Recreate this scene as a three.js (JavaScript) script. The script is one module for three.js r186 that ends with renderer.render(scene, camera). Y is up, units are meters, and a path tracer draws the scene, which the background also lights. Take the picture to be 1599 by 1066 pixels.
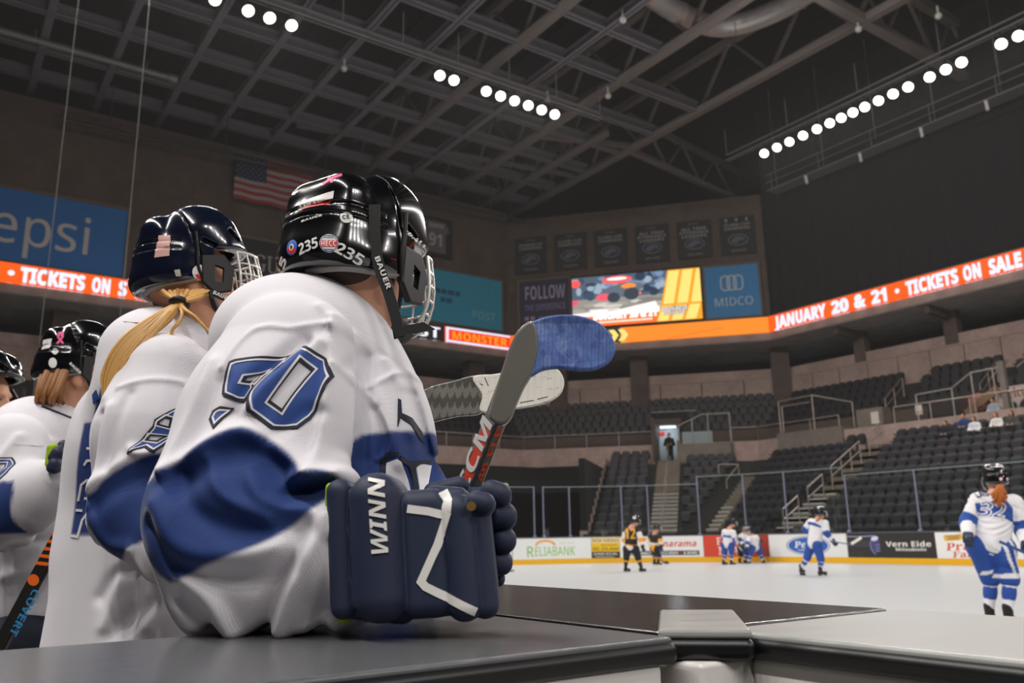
import * as THREE from 'three';
import { mergeGeometries } from 'three/addons/utils/BufferGeometryUtils.js';
import { RoundedBoxGeometry } from 'three/addons/geometries/RoundedBoxGeometry.js';
import { FontLoader } from 'three/addons/loaders/FontLoader.js';
import { RectAreaLightUniformsLib } from 'three/addons/lights/RectAreaLightUniformsLib.js';
RectAreaLightUniformsLib.init();

// ------------------------------------------------------------------ camera, exposure
const W = 1599, H = 1066, F = 1310, EYE = 1.13;
const PITCH = Math.atan(305 / F), YAW = 35 * Math.PI / 180, ROLL = 0.94 * Math.PI / 180;
const scene = new THREE.Scene();
scene.background = new THREE.Color(0x000000);
const camera = new THREE.PerspectiveCamera(2 * Math.atan(H / 2 / F) * 180 / Math.PI, W / H, 0.05, 300);
{
  const Fh = new THREE.Vector3(Math.sin(YAW), 0, -Math.cos(YAW)), Y = new THREE.Vector3(0, 1, 0), R0 = new THREE.Vector3(Math.cos(YAW), 0, Math.sin(YAW));
  const f = Fh.clone().multiplyScalar(Math.cos(PITCH)).addScaledVector(Y, Math.sin(PITCH));
  const u0 = Y.clone().multiplyScalar(Math.cos(PITCH)).addScaledVector(Fh, -Math.sin(PITCH));
  const u = u0.clone().multiplyScalar(Math.cos(ROLL)).addScaledVector(R0, Math.sin(ROLL));
  const r = R0.clone().multiplyScalar(Math.cos(ROLL)).addScaledVector(u0, -Math.sin(ROLL));
  camera.matrixAutoUpdate = false;
  camera.matrix.makeBasis(r, u, f.clone().negate()).setPosition(0, EYE, 0);
  camera.matrix.decompose(camera.position, camera.quaternion, camera.scale);
  camera.matrixAutoUpdate = true;
}
camera.updateMatrixWorld(true);
camera.focus = 1.5;
camera.userData.fStop = 6.3;
camera.setFocalLength(camera.getFocalLength());
const renderer = new THREE.WebGLRenderer({ antialias: true });
renderer.toneMapping = THREE.LinearToneMapping;
renderer.toneMappingExposure = 1.0;
renderer.shadowMap.enabled = true;
scene.fog = new THREE.FogExp2(0xffffff, 0.00045);   // thin haze in the hall air
const LAMP_CANDELA = 95;      // each flood lamp under the roof

// ------------------------------------------------------------------ helpers
const R3 = (s) => { let a = s >>> 0; return () => { a = (a + 0x6d2b79f5) | 0; let t = Math.imul(a ^ (a >>> 15), 1 | a); t = (t + Math.imul(t ^ (t >>> 7), 61 | t)) ^ t; return ((t ^ (t >>> 14)) >>> 0) / 4294967296; }; };
const rnd = R3(77);
const lerp = (a, b, t) => a + (b - a) * t, clamp = (x, a = 0, b = 1) => Math.min(b, Math.max(a, x));
const sstep = (a, b, x) => { const t = clamp((x - a) / (b - a)); return t * t * (3 - 2 * t); };
const counts = new Map();
function numbered(name) { const n = counts.get(name) || 0; counts.set(name, n + 1); return n ? `${name}_${String(n).padStart(3, '0')}` : name; }
function tag(o, label, category, group, kind) {
  if (label) o.userData.label = label;
  if (category) o.userData.category = category;
  if (group) o.userData.group = group;
  if (kind) o.userData.kind = kind;
  return o;
}
function shadows(o) { o.traverse((m) => { if (m.isMesh) { m.castShadow = true; m.receiveShadow = true; } }); return o; }
function thing(name, label, category, pos = [0, 0, 0], turn = 0, group, kind) {
  const g = new THREE.Group(); g.name = numbered(name); g.position.set(...pos); g.rotation.y = turn; scene.add(g);
  return tag(g, label, category, group, kind);
}
function part(name, geo, mat, parent) {
  const m = new THREE.Mesh(geo, mat); m.castShadow = m.receiveShadow = true;
  if (parent) { m.name = name; parent.add(m); } else { m.name = numbered(name); scene.add(m); }
  return m;
}
const merge = (list) => {
  const flat = list.map((g) => { let q = g.index ? g.toNonIndexed() : g; q = q.clone(); for (const k of Object.keys(q.attributes)) if (!['position', 'normal', 'uv'].includes(k)) q.deleteAttribute(k); if (!q.attributes.uv) q.setAttribute('uv', new THREE.BufferAttribute(new Float32Array(q.attributes.position.count * 2), 2)); return q; });
  return mergeGeometries(flat);
};
const box = (w, h, d, x = 0, y = 0, z = 0) => new THREE.BoxGeometry(w, h, d).translate(x, y, z);
const rbox = (w, h, d, r, x = 0, y = 0, z = 0, s = 2) => new RoundedBoxGeometry(w, h, d, s, r).translate(x, y, z);
// a bar of rectangular section between two points
function bar(a, b, w, h = w) {
  const A = new THREE.Vector3(...a), B = new THREE.Vector3(...b), L = A.distanceTo(B), d = B.clone().sub(A).normalize();
  const up = Math.abs(d.y) > 0.95 ? new THREE.Vector3(1, 0, 0) : new THREE.Vector3(0, 1, 0);
  const x = new THREE.Vector3().crossVectors(up, d).normalize(), y = new THREE.Vector3().crossVectors(d, x);
  return new THREE.BoxGeometry(w, h, L).applyMatrix4(new THREE.Matrix4().makeBasis(x, y, d).setPosition(A.add(B).multiplyScalar(0.5)));
}
function rod(a, b, r, seg = 8, r2 = r) {
  const A = new THREE.Vector3(...a), B = new THREE.Vector3(...b), d = B.clone().sub(A), L = d.length();
  const q = new THREE.Quaternion().setFromUnitVectors(new THREE.Vector3(0, 1, 0), d.normalize());
  return new THREE.CylinderGeometry(r2, r, L, seg).applyQuaternion(q).translate((A.x + B.x) / 2, (A.y + B.y) / 2, (A.z + B.z) / 2);
}
function tube(pts, r, seg = 24, rad = 8, closed = false) {
  return new THREE.TubeGeometry(new THREE.CatmullRomCurve3(pts.map((p) => new THREE.Vector3(...p)), closed, 'centripetal'), seg, r, rad, closed);
}
const M = (color, roughness = 0.8, extra = {}) => new THREE.MeshPhysicalMaterial({ color, roughness, metalness: 0, ...extra });
function canvasTex(w, h, draw, srgb = true) {
  const c = document.createElement('canvas'); c.width = w; c.height = h;
  draw(c.getContext('2d'), w, h);
  const t = new THREE.CanvasTexture(c); if (srgb) t.colorSpace = THREE.SRGBColorSpace; t.magFilter = THREE.LinearFilter;
  return t;
}
function dataTex(n, fn, srgb = false, rep = 1) {
  const a = new Uint8Array(n * n * 4);
  for (let j = 0; j < n; j++) for (let i = 0; i < n; i++) { const v = fn(i / n, j / n, i, j); const c = Array.isArray(v) ? v : [v, v, v]; for (let k = 0; k < 3; k++) a[(j * n + i) * 4 + k] = clamp(c[k]) * 255; a[(j * n + i) * 4 + 3] = 255; }
  const t = new THREE.DataTexture(a, n, n); t.wrapS = t.wrapT = THREE.RepeatWrapping; t.magFilter = THREE.LinearFilter; t.repeat.set(rep, rep); if (srgb) t.colorSpace = THREE.SRGBColorSpace; t.needsUpdate = true;
  return t;
}
// periodic value noise on the unit square
function pnoise(seed) {
  const r = R3(seed), N = 64, g = new Float32Array(N * N).map(() => r());
  return (u, v, f) => { const x = u * f, y = v * f, i = Math.floor(x), j = Math.floor(y), s = x - i, t = y - j, a = s * s * (3 - 2 * s), b = t * t * (3 - 2 * t);
    const q = (m, n) => g[(((n % f) + f) % f % N) * N + ((m % f) + f) % f % N];
    return lerp(lerp(q(i, j), q(i + 1, j), a), lerp(q(i, j + 1), q(i + 1, j + 1), a), b); };
}
// lettering fitted into a box on a canvas
function fit(g, text, x, y, w, h, color, font = 'bold', family = 'sans-serif', stroke, sw) {
  g.save(); g.font = `${font} 100px ${family}`; const m = g.measureText(text).width || 1;
  g.translate(x + w / 2, y + h / 2); g.scale(w / m, h / 74); g.textAlign = 'center'; g.textBaseline = 'alphabetic';
  if (stroke) { g.strokeStyle = stroke; g.lineWidth = sw; g.lineJoin = 'round'; g.strokeText(text, 0, 37); }
  if (stroke && sw < 15) { g.strokeStyle = color; g.lineWidth = 9; g.strokeText(text, 0, 37); }
  g.fillStyle = color; g.fillText(text, 0, 37); g.restore();
}
// a flat rectangular board given by lower-left, right and up vectors, with real thickness; +normal side wears the print
function panel(o, right, up, w, h, t) { // returns box whose front (+z local) is mapped 0..1
  const g = new THREE.BoxGeometry(w, h, t);
  const r = new THREE.Vector3(...right).normalize(), u = new THREE.Vector3(...up).normalize(), n = new THREE.Vector3().crossVectors(r, u);
  const c = new THREE.Vector3(...o).addScaledVector(r, w / 2).addScaledVector(u, h / 2);
  return g.applyMatrix4(new THREE.Matrix4().makeBasis(r, u, n).setPosition(c));
}
// design helper for the bench: frame turned 35 degrees so that x runs across the view, y is height, z points back to the camera
const CR = camera.matrixWorld.elements, yawC = Math.cos(YAW), yawS = Math.sin(YAW);
function V(px, py, d) {
  const a = (px - W / 2) / F, b = -(py - H / 2) / F;
  const wx = a * CR[0] + b * CR[4] - CR[8], wy = a * CR[1] + b * CR[5] - CR[9], wz = a * CR[2] + b * CR[6] - CR[10];
  const X = wx * yawC + wz * yawS, Z = -wx * yawS + wz * yawC, k = d / -Z;
  return [X * k, EYE + wy * k, -d];
}
const toWorld = ([x, y, z]) => [x * yawC - z * yawS, y, x * yawS + z * yawC];
// ------------------------------------------------------------------ surfaces
const nA = pnoise(3), nB = pnoise(9), nC = pnoise(21);
const texConcrete = dataTex(256, (u, v) => 0.78 + 0.22 * (0.5 * nA(u, v, 6) + 0.3 * nB(u, v, 22) + 0.2 * nC(u, v, 60)), true);
const texCloth = dataTex(128, (u, v, i, j) => 0.5 + 0.5 * Math.sin(i * 0.785) * Math.sin(j * 0.785));
const texIce = dataTex(512, (u, v) => {
  const s = nA(u, v, 3) * 0.45 + nB(u, v, 12) * 0.35 + nC(u, v, 44) * 0.2;
  const k = 0.93 + 0.07 * s; return [k * 0.985, k * 0.99, k];
}, true);
// skate cuts and shavings
const texIceCuts = canvasTex(1024, 1024, (g, w, h) => {
  g.fillStyle = '#eceded'; g.fillRect(0, 0, w, h);
  const r = R3(5);
  for (let i = 0; i < 900; i++) { g.strokeStyle = r() < 0.6 ? `rgba(150,156,165,${0.05 + 0.22 * r()})` : `rgba(255,255,255,${0.2 + 0.4 * r()})`; g.lineWidth = 0.6 + 2.6 * r() * r(); const x = r() * w, y = r() * h, a = r() * 6.3, L = 30 + 170 * r(); g.beginPath(); g.moveTo(x, y); g.quadraticCurveTo(x + Math.cos(a) * L * 0.5 + 30 * (r() - 0.5), y + Math.sin(a) * L * 0.5 + 30 * (r() - 0.5), x + Math.cos(a) * L, y + Math.sin(a) * L); g.stroke(); }
});
texIceCuts.wrapS = texIceCuts.wrapT = THREE.RepeatWrapping;
const mIce = M(0xc9cbcc, 0.32, { map: texIceCuts, ior: 1.31 });
const mat3 = (c, r, o = {}) => M(c, r, { map: texConcrete, ...o });
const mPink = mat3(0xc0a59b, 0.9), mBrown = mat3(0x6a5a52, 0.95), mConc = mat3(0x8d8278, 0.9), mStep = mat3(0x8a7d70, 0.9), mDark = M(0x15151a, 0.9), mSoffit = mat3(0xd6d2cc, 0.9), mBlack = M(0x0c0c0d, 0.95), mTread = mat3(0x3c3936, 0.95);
const mNose = M(0xc9c6c0, 0.6), mRail = M(0xa89c94, 0.4, { metalness: 0.5 }), mSteel = M(0x7d7a7c, 0.6, { metalness: 0.25 }), mFrame = M(0x4a4038, 0.7);
function uvBox(g, s = 1) {
  if (g.index) g = g.toNonIndexed();
  const p = g.attributes.position, n = g.attributes.normal, uv = new Float32Array(p.count * 2);
  for (let i = 0; i < p.count; i++) {
    const ax = Math.abs(n.getX(i)), ay = Math.abs(n.getY(i)), az = Math.abs(n.getZ(i)), x = p.getX(i), y = p.getY(i), z = p.getZ(i);
    if (ay > ax && ay > az) { uv[2 * i] = x * s; uv[2 * i + 1] = z * s; } else { uv[2 * i] = (ax > az ? z : x) * s; uv[2 * i + 1] = y * s; }
  }
  g.setAttribute('uv', new THREE.BufferAttribute(uv, 2)); return g;
}
// vertical prism over a polygon [[x,z],...]
function prism(poly, y0, y1) {
  const pos = [], V3 = (p, y) => [p[0], y, p[1]];
  let area = 0; poly.forEach((p, i) => { const q = poly[(i + 1) % poly.length]; area += p[0] * q[1] - q[0] * p[1]; });
  const P = area > 0 ? poly.slice().reverse() : poly;   // seen from above counter-clockwise in (x,-z)
  for (let i = 0; i < P.length; i++) { const a = P[i], b = P[(i + 1) % P.length]; pos.push(...V3(a, y0), ...V3(b, y0), ...V3(b, y1), ...V3(a, y0), ...V3(b, y1), ...V3(a, y1)); }
  for (let i = 1; i + 1 < P.length; i++) { pos.push(...V3(P[0], y1), ...V3(P[i], y1), ...V3(P[i + 1], y1)); pos.push(...V3(P[0], y0), ...V3(P[i + 1], y0), ...V3(P[i], y0)); }
  const g = new THREE.BufferGeometry(); g.setAttribute('position', new THREE.Float32BufferAttribute(pos, 3)); g.computeVertexNormals();
  return uvBox(g, 0.25);
}
// the bowl has three faces: the far side (x), the corner, the end (z). o = metres behind the fascia line
const NX = 0.752, NZ = -0.659, TX = 0.659, TZ = 0.752, CC = 54.16, CX = 43.1, CZ = 45.8;
const cornerPt = (t, o) => [NX * (CC + o) + TX * t, NZ * (CC + o) + TZ * t];
const ptA = (o) => { const x = CX + o; return [x, -(CC + o - NX * x) / 0.659]; }, ptB = (o) => { const z = -(CZ + o); return [(CC + o + 0.659 * z) / NX, z]; };
const ZN = 16, XL = -34;
const pts = (o) => [[CX + o, ZN], ptA(o), ptB(o), [XL, -(CZ + o)]];
function face(k, o0, o1, y0, y1) { const a = pts(o0), b = pts(o1); return prism([a[k], a[k + 1], b[k + 1], b[k]], y0, y1); }
const FACE = ['side', 'corner', 'end'];

// ------------------------------------------------------------------ ice and concourse floor
const RX = 28.2, RR = 10, RZ = -29.57, CXc = RX - RR, CZc = RZ + RR, NEARX = 0.62;
const floor = tag(part('floor', uvBox(box(110, 0.3, 110, 10, -0.16, -10), 0.25), mat3(0x3a3735, 0.95)), 'dark concrete arena floor round the rink', 'floor', null, 'structure');
{
  const s = new THREE.Shape();
  s.moveTo(1.1, -31); s.lineTo(RX, -31); s.lineTo(RX, -CZc); s.absarc(CXc, -CZc, RR, 0, Math.PI / 2, false); s.lineTo(1.1 + RR, -RZ); s.absarc(1.1 + RR, -CZc, RR, Math.PI / 2, Math.PI, false); s.lineTo(1.1, -31);
  const g = new THREE.ExtrudeGeometry(s, { depth: 0.03, bevelEnabled: false, curveSegments: 32 }).rotateX(-Math.PI / 2).translate(0, -0.03, 0);
  tag(part('ice_surface', uvBox(g, 0.22), mIce), 'white scratched ice sheet of the hockey rink', 'ice', null, 'structure');
}

// ------------------------------------------------------------------ rink boards and glass
// path along the far boards: from (28.2, z = 16) to the corner arc, round it and along the end boards
const arcLen = RR * Math.PI / 2, sideLen = 16 - CZc;
function onBoards(s) { // s = 0 at the start of the corner arc, negative along the side towards the camera
  if (s <= 0) return { p: [RX, CZc - s], n: [1, 0] };
  if (s < arcLen) { const a = s / RR; return { p: [CXc + RR * Math.cos(a), CZc - RR * Math.sin(a)], n: [Math.cos(a), -Math.sin(a)] }; }
  return { p: [CXc - (s - arcLen), RZ], n: [0, -1] };
}
// a skin following the boards, thickness outwards
function boardStrip(s0, s1, y0, y1, out0, out1, step = 0.6) {
  const n = Math.max(1, Math.ceil((s1 - s0) / step)), P = [], U = [], I = [];
  for (let i = 0; i <= n; i++) { const s = lerp(s0, s1, i / n), q = onBoards(s); for (const [o, y] of [[out0, y0], [out0, y1], [out1, y1], [out1, y0]]) { P.push(q.p[0] + q.n[0] * o, y, q.p[1] + q.n[1] * o); U.push(1 - i / n, y === y0 ? 0 : 1); } }
  for (let i = 0; i < n; i++) for (let k = 0; k < 4; k++) { const a = i * 4 + k, b = i * 4 + (k + 1) % 4, c = a + 4, d = b + 4; I.push(a, b, d, a, d, c); }
  const e = n * 4; I.push(0, 3, 2, 0, 2, 1, e, e + 1, e + 2, e, e + 2, e + 3);
  let g = new THREE.BufferGeometry(); g.setAttribute('position', new THREE.Float32BufferAttribute(P, 3)); g.setAttribute('uv', new THREE.Float32BufferAttribute(U, 2)); g.setIndex(I);
  g = g.toNonIndexed(); g.computeVertexNormals(); return g;
}
const deg = (a) => a * Math.PI / 180 * RR;
const boards = thing('rink_boards', 'white dasher boards with printed adverts and yellow kickplate round far side of ice', 'boards', [0, 0, 0], 0, null, 'structure');
const mBoard = M(0xe4e4e2, 0.35), mKick = M(0xf0b400, 0.4), mGlass = new THREE.MeshPhysicalMaterial({ color: 0xf4f8f8, roughness: 0.02, transmission: 1, thickness: 0, ior: 1.5 });
const S0 = -35, S1 = 38;
part('board_core', boardStrip(S0, S1, 0, 1.06, 0.05, 0.17), M(0x8f8f8d, 0.7), boards);
part('kickplate', boardStrip(S0, S1, 0, 0.2, -0.008, 0.05), mKick, boards);
part('cap_rail', boardStrip(S0, S1, 1.06, 1.1, -0.01, 0.2), M(0x55555a, 0.5), boards);
const zS = (z) => CZc - z;
const adList = [];
function ad(s0, s1, draw, w = 768, h = 256) {
  const t = canvasTex(w, h, draw), m = M(0xffffff, 0.3, { map: t });
  part('advert_panel', boardStrip(s0 + 0.01, s1 - 0.01, 0.205, 1.055, 0, 0.05), m, boards);
}
// Reliabank
ad(deg(57.7), deg(77.3), (g, w, h) => {
  g.fillStyle = '#e9ebea'; g.fillRect(0, 0, w, h);
  g.lineWidth = 24; g.strokeStyle = '#f0922a'; g.beginPath(); g.ellipse(w * 0.42, h * 0.37, w * 0.12, h * 0.24, 0, Math.PI * 1.03, Math.PI * 1.97); g.stroke();
  g.lineWidth = 5; g.strokeStyle = '#f8d978'; for (let i = 1; i < 7; i++) { const a = Math.PI * (1 + i / 7); g.beginPath(); g.moveTo(w * (0.42 + 0.105 * Math.cos(a)), h * (0.37 + 0.19 * Math.sin(a))); g.lineTo(w * (0.42 + 0.135 * Math.cos(a)), h * (0.37 + 0.29 * Math.sin(a))); g.stroke(); }
  fit(g, 'R', w * 0.17, h * 0.36, w * 0.1, h * 0.52, '#6cae3a', 'normal'); fit(g, 'ELIABANK', w * 0.275, h * 0.4, w * 0.52, h * 0.44, '#7dbb45', 'normal');
  fit(g, 'Since 1921', w * 0.6, h * 0.2, w * 0.19, h * 0.09, '#a9cfa0', 'normal');
});
// school bus
ad(deg(50.9), deg(57.7), (g, w, h) => {
  g.fillStyle = '#f3d9a0'; g.fillRect(0, 0, w, h * 0.28); g.fillStyle = '#edc21d'; g.fillRect(0, h * 0.28, w, h * 0.42); g.fillStyle = '#2a2624'; g.fillRect(0, h * 0.7, w, h * 0.3);
  fit(g, 'NOW HIRING!', w * 0.02, h * 0.06, w * 0.96, h * 0.18, '#8a7b62'); g.fillStyle = '#8d6d12'; g.fillRect(w * 0.34, h * 0.36, w * 0.58, h * 0.04); fit(g, '605.334.4444', w * 0.03, h * 0.47, w * 0.94, h * 0.18, '#7a5c10');
  fit(g, 'SCHOOL BUS INC.', w * 0.05, h * 0.75, w * 0.9, h * 0.11, '#e9e9e6'); g.fillStyle = '#d5d5d2'; g.fillRect(w * 0.1, h * 0.93, w * 0.7, h * 0.03);
}, 512, 256);
// sign maker
ad(deg(31), deg(50.9), (g, w, h) => {
  g.fillStyle = '#ebebe9'; g.fillRect(0, 0, w, h); g.fillStyle = '#d5312e'; g.beginPath(); g.moveTo(w * 0.26, h * 0.1); g.lineTo(w * 0.33, h * 0.08); g.lineTo(w * 0.27, h * 0.36); g.closePath(); g.fill();
  g.save(); g.transform(1, 0, -0.18, 1, 30, 0); fit(g, 'Signarama', w * 0.35, h * 0.2, w * 0.56, h * 0.3, '#d5312e'); g.restore();
  g.fillStyle = '#3b3838'; g.fillRect(w * 0.05, h * 0.69, w * 0.9, h * 0.22); fit(g, 'SIGNS', w * 0.1, h * 0.73, w * 0.12, h * 0.14, '#ebebe9'); fit(g, 'BANNERS', w * 0.25, h * 0.73, w * 0.14, h * 0.14, '#ebebe9'); fit(g, 'VEHICLE WRAPS', w * 0.43, h * 0.73, w * 0.27, h * 0.14, '#ebebe9'); fit(g, '& MORE!', w * 0.76, h * 0.73, w * 0.17, h * 0.14, '#ebebe9');
  g.fillStyle = '#d5312e'; for (const x of [0.235, 0.41, 0.73]) { g.beginPath(); g.arc(w * x, h * 0.8, 9, 0, 7); g.fill(); }
});
// red advert
ad(deg(15.6), deg(31), (g, w, h) => {
  g.fillStyle = '#d5452f'; g.fillRect(0, 0, w, h); g.fillStyle = '#a83a2c'; g.fillRect(w * 0.84, 0, w * 0.16, h);
  fit(g, 'FR', w * 0.2, h * 0.08, w * 0.16, h * 0.36, '#f3ece8', 'bold', 'serif'); fit(g, 'MAR', w * 0.21, h * 0.52, w * 0.5, h * 0.38, '#f3ece8', 'bold', 'serif');
});
// blue oval advert
ad(zS(-19.02), deg(15.6), (g, w, h) => {
  g.fillStyle = '#e8e8e7'; g.fillRect(0, 0, w, h); g.fillStyle = '#2d4e93'; g.beginPath(); g.ellipse(w * 0.5, h * 0.5, w * 0.28, h * 0.42, 0, 0, 7); g.fill(); g.fillStyle = '#e8e8e7'; g.beginPath(); g.ellipse(w * 0.5, h * 0.5, w * 0.27, h * 0.395, 0, 0, 7); g.fill();
  g.fillStyle = '#3564b5'; g.beginPath(); g.ellipse(w * 0.5, h * 0.5, w * 0.255, h * 0.36, 0, 0, 7); g.fill();
  g.save(); g.transform(1, 0, -0.15, 1, 20, 0); fit(g, 'Pe', w * 0.32, h * 0.3, w * 0.16, h * 0.3, '#f2f2f2', 'bold', 'serif'); fit(g, 'ska', w * 0.485, h * 0.36, w * 0.2, h * 0.24, '#f2f2f2', 'bold', 'serif'); g.restore(); fit(g, 'CONSTRUCTION', w * 0.36, h * 0.66, w * 0.3, h * 0.08, '#dfe3ee');
});
// car dealer
ad(zS(-15.68), zS(-19.02), (g, w, h) => {
  g.fillStyle = '#2e2b2b'; g.fillRect(0, 0, w, h);
  g.strokeStyle = '#a9a6d8'; g.lineWidth = 9; g.beginPath(); g.moveTo(0, h * 0.12); g.quadraticCurveTo(w * 0.15, h * 0.16, w * 0.34, h * 0.1); g.stroke(); g.lineWidth = 3; g.strokeStyle = '#77749a'; for (const y of [0.36, 0.44, 0.52]) { g.beginPath(); g.moveTo(0, h * y); g.lineTo(w * 0.27, h * y); g.stroke(); }
  g.fillStyle = '#4c4a78'; g.beginPath(); g.ellipse(w * 0.335, h * 0.45, w * 0.055, h * 0.36, 0, 0, 7); g.fill(); g.fillStyle = '#d7d8f2'; g.beginPath(); g.ellipse(w * 0.335, h * 0.22, w * 0.045, h * 0.09, -0.4, 0, 7); g.fill();
  g.strokeStyle = '#8e9bc8'; g.lineWidth = 6; g.beginPath(); g.moveTo(w * 0.29, h * 0.3); g.quadraticCurveTo(w * 0.25, h * 0.6, w * 0.33, h * 0.88); g.stroke(); for (const y of [0.5, 0.62, 0.74]) { g.beginPath(); g.moveTo(w * 0.34, h * y); g.lineTo(w * 0.39, h * (y - 0.03)); g.stroke(); }
  g.strokeStyle = '#6a6a6c'; g.lineWidth = 2; g.strokeRect(w * 0.04, h * 0.8, w * 0.11, h * 0.13);
  fit(g, 'Vern Eide', w * 0.46, h * 0.34, w * 0.5, h * 0.21, '#efece6'); fit(g, 'Mitsubishi', w * 0.56, h * 0.6, w * 0.34, h * 0.12, '#efece6');
});
// dairy
ad(zS(-10.9), zS(-15.68), (g, w, h) => {
  g.fillStyle = '#efeeec'; g.fillRect(0, 0, w, h); g.fillStyle = '#e6b64a'; g.beginPath(); g.moveTo(w * 0.06, h * 0.12); g.quadraticCurveTo(w * 0.14, h * 0.14, w * 0.19, h * 0.05); g.lineTo(w * 0.195, h * 0.27); g.quadraticCurveTo(w * 0.13, h * 0.35, w * 0.065, h * 0.34); g.closePath(); g.fill();
  fit(g, 'FARMER', w * 0.075, h * 0.11, w * 0.1, h * 0.08, '#7d4d1c'); fit(g, 'OWNED', w * 0.085, h * 0.21, w * 0.09, h * 0.08, '#7d4d1c');
  g.save(); g.transform(1, -0.08, -0.1, 1, 12, 26); fit(g, 'Prairie', w * 0.07, h * 0.33, w * 0.36, h * 0.29, '#d8432b', 'bold', 'serif'); fit(g, 'Farms', w * 0.12, h * 0.66, w * 0.26, h * 0.24, '#d8432b', 'bold', 'serif'); g.restore();
  fit(g, 'oc', w * 0.6, h * 0.3, w * 0.12, h * 0.3, '#d8432b', 'bold', 'serif');
});
for (const [a, b] of [[deg(77.3) + 0.02, deg(90) + 4], [deg(90) + 4, deg(90) + 8], [deg(90) + 8, deg(90) + 14], [deg(90) + 14, S1], [-33, zS(-6)], [zS(-6), zS(-10.9)]].map(([a, b]) => a < b ? [a, b] : [b, a])) part('board_panel', boardStrip(a + 0.01, b - 0.01, 0.205, 1.055, 0, 0.05), mBoard, boards);
// glass panes between posts
const glass = thing('rink_glass', 'clear shielding glass with slim steel posts standing on the far boards', 'glass', [0, 0, 0], 0, null, 'structure');
const mPost = M(0x9494ae, 0.35, { metalness: 0.5 });
const posts = [-33, -30, -27, -24, -21.3, -18.6, -16, -13.3, -10.7, zS(-11.1), zS(-13.6), zS(-16.19), zS(-18.91), deg(11), deg(20.8), deg(31.7), deg(43.7), deg(50), deg(62.7), deg(69.2), deg(71.5), deg(78), deg(90) + 2, deg(90) + 4.5, deg(90) + 7, deg(90) + 9.5, deg(90) + 12];
posts.sort((a, b) => a - b);
posts.forEach((s, i) => {
  const q = onBoards(s), h = s > deg(9) && s < deg(40) ? 3.5 : 3.2, c = [q.p[0] + q.n[0] * 0.09, q.p[1] + q.n[1] * 0.09];
  part('post', merge([rod([c[0], 1.1, c[1]], [c[0], h, c[1]], 0.028, 8), rbox(0.12, 0.07, 0.12, 0.02, c[0] - q.n[0] * 0.03, 1.13, c[1] - q.n[1] * 0.03)]), mPost, glass);
  if (i && s - posts[i - 1] > 0.5) part('glass_pane', boardStrip(posts[i - 1] + 0.03, s - 0.03, 1.1, h - 0.02, 0.086, 0.0862, 0.5), mGlass, glass), part('pane_edge', boardStrip(posts[i - 1] + 0.03, s - 0.03, h - 0.035, h - 0.01, 0.08, 0.1, 0.5), M(0x8d9a9a, 0.2), glass);
});
// boards on the bench side beyond the photographer, seen only in the glass of the far side
const near = thing('bench_boards', 'white boards of the bench side running back past the camera', 'boards', [0, 0, 0], 0, null, 'structure');
part('board_panel', box(0.2, 0.82, 42, 1.08, 0.6, 23.2), mBoard, near);
part('kickplate', box(0.03, 0.2, 42, 1.19, 0.1, 23.2), mKick, near);

// ------------------------------------------------------------------ seating bowl
const rowsLow = 12, rowsUp = 5, lowO = (k) => -13.5 + 0.8 * k, lowY = (k) => 0.5 + 0.418 * k, upO = (k) => -1.5 + 0.8 * k, upY = (k) => 6.95 + 0.545 * k;
const T_TUNNEL = -6.6;
const bowl = thing('seating_bowl', 'stepped concrete tiers of the arena seating bowl', 'bleachers', [0, 0, 0], 0, null, 'structure');
for (let k = 0; k < rowsLow; k++) {
  part('tier', face(0, lowO(k), lowO(k) + 0.82, Math.max(0, lowY(k) - 0.5), lowY(k)), mTread, bowl);
  const a = ptA(lowO(k)), b = ptA(lowO(k) + 0.82), c = cornerPt(T_TUNNEL, lowO(k) + 0.82), d = cornerPt(T_TUNNEL, lowO(k));
  part('tier', prism([a, d, c, b], Math.max(0, lowY(k) - 0.5), lowY(k)), mTread, bowl);
}
// stepped concrete edge beside the tunnel
for (let k = 0; k < rowsLow; k++) { const w = 0.32; part('tier_edge', prism([cornerPt(T_TUNNEL - w, lowO(k)), cornerPt(T_TUNNEL, lowO(k)), cornerPt(T_TUNNEL, lowO(k) + 0.8), cornerPt(T_TUNNEL - w, lowO(k) + 0.8)], Math.max(0, lowY(k) - 0.5), lowY(k) + 0.45), mPink, bowl); }
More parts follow.
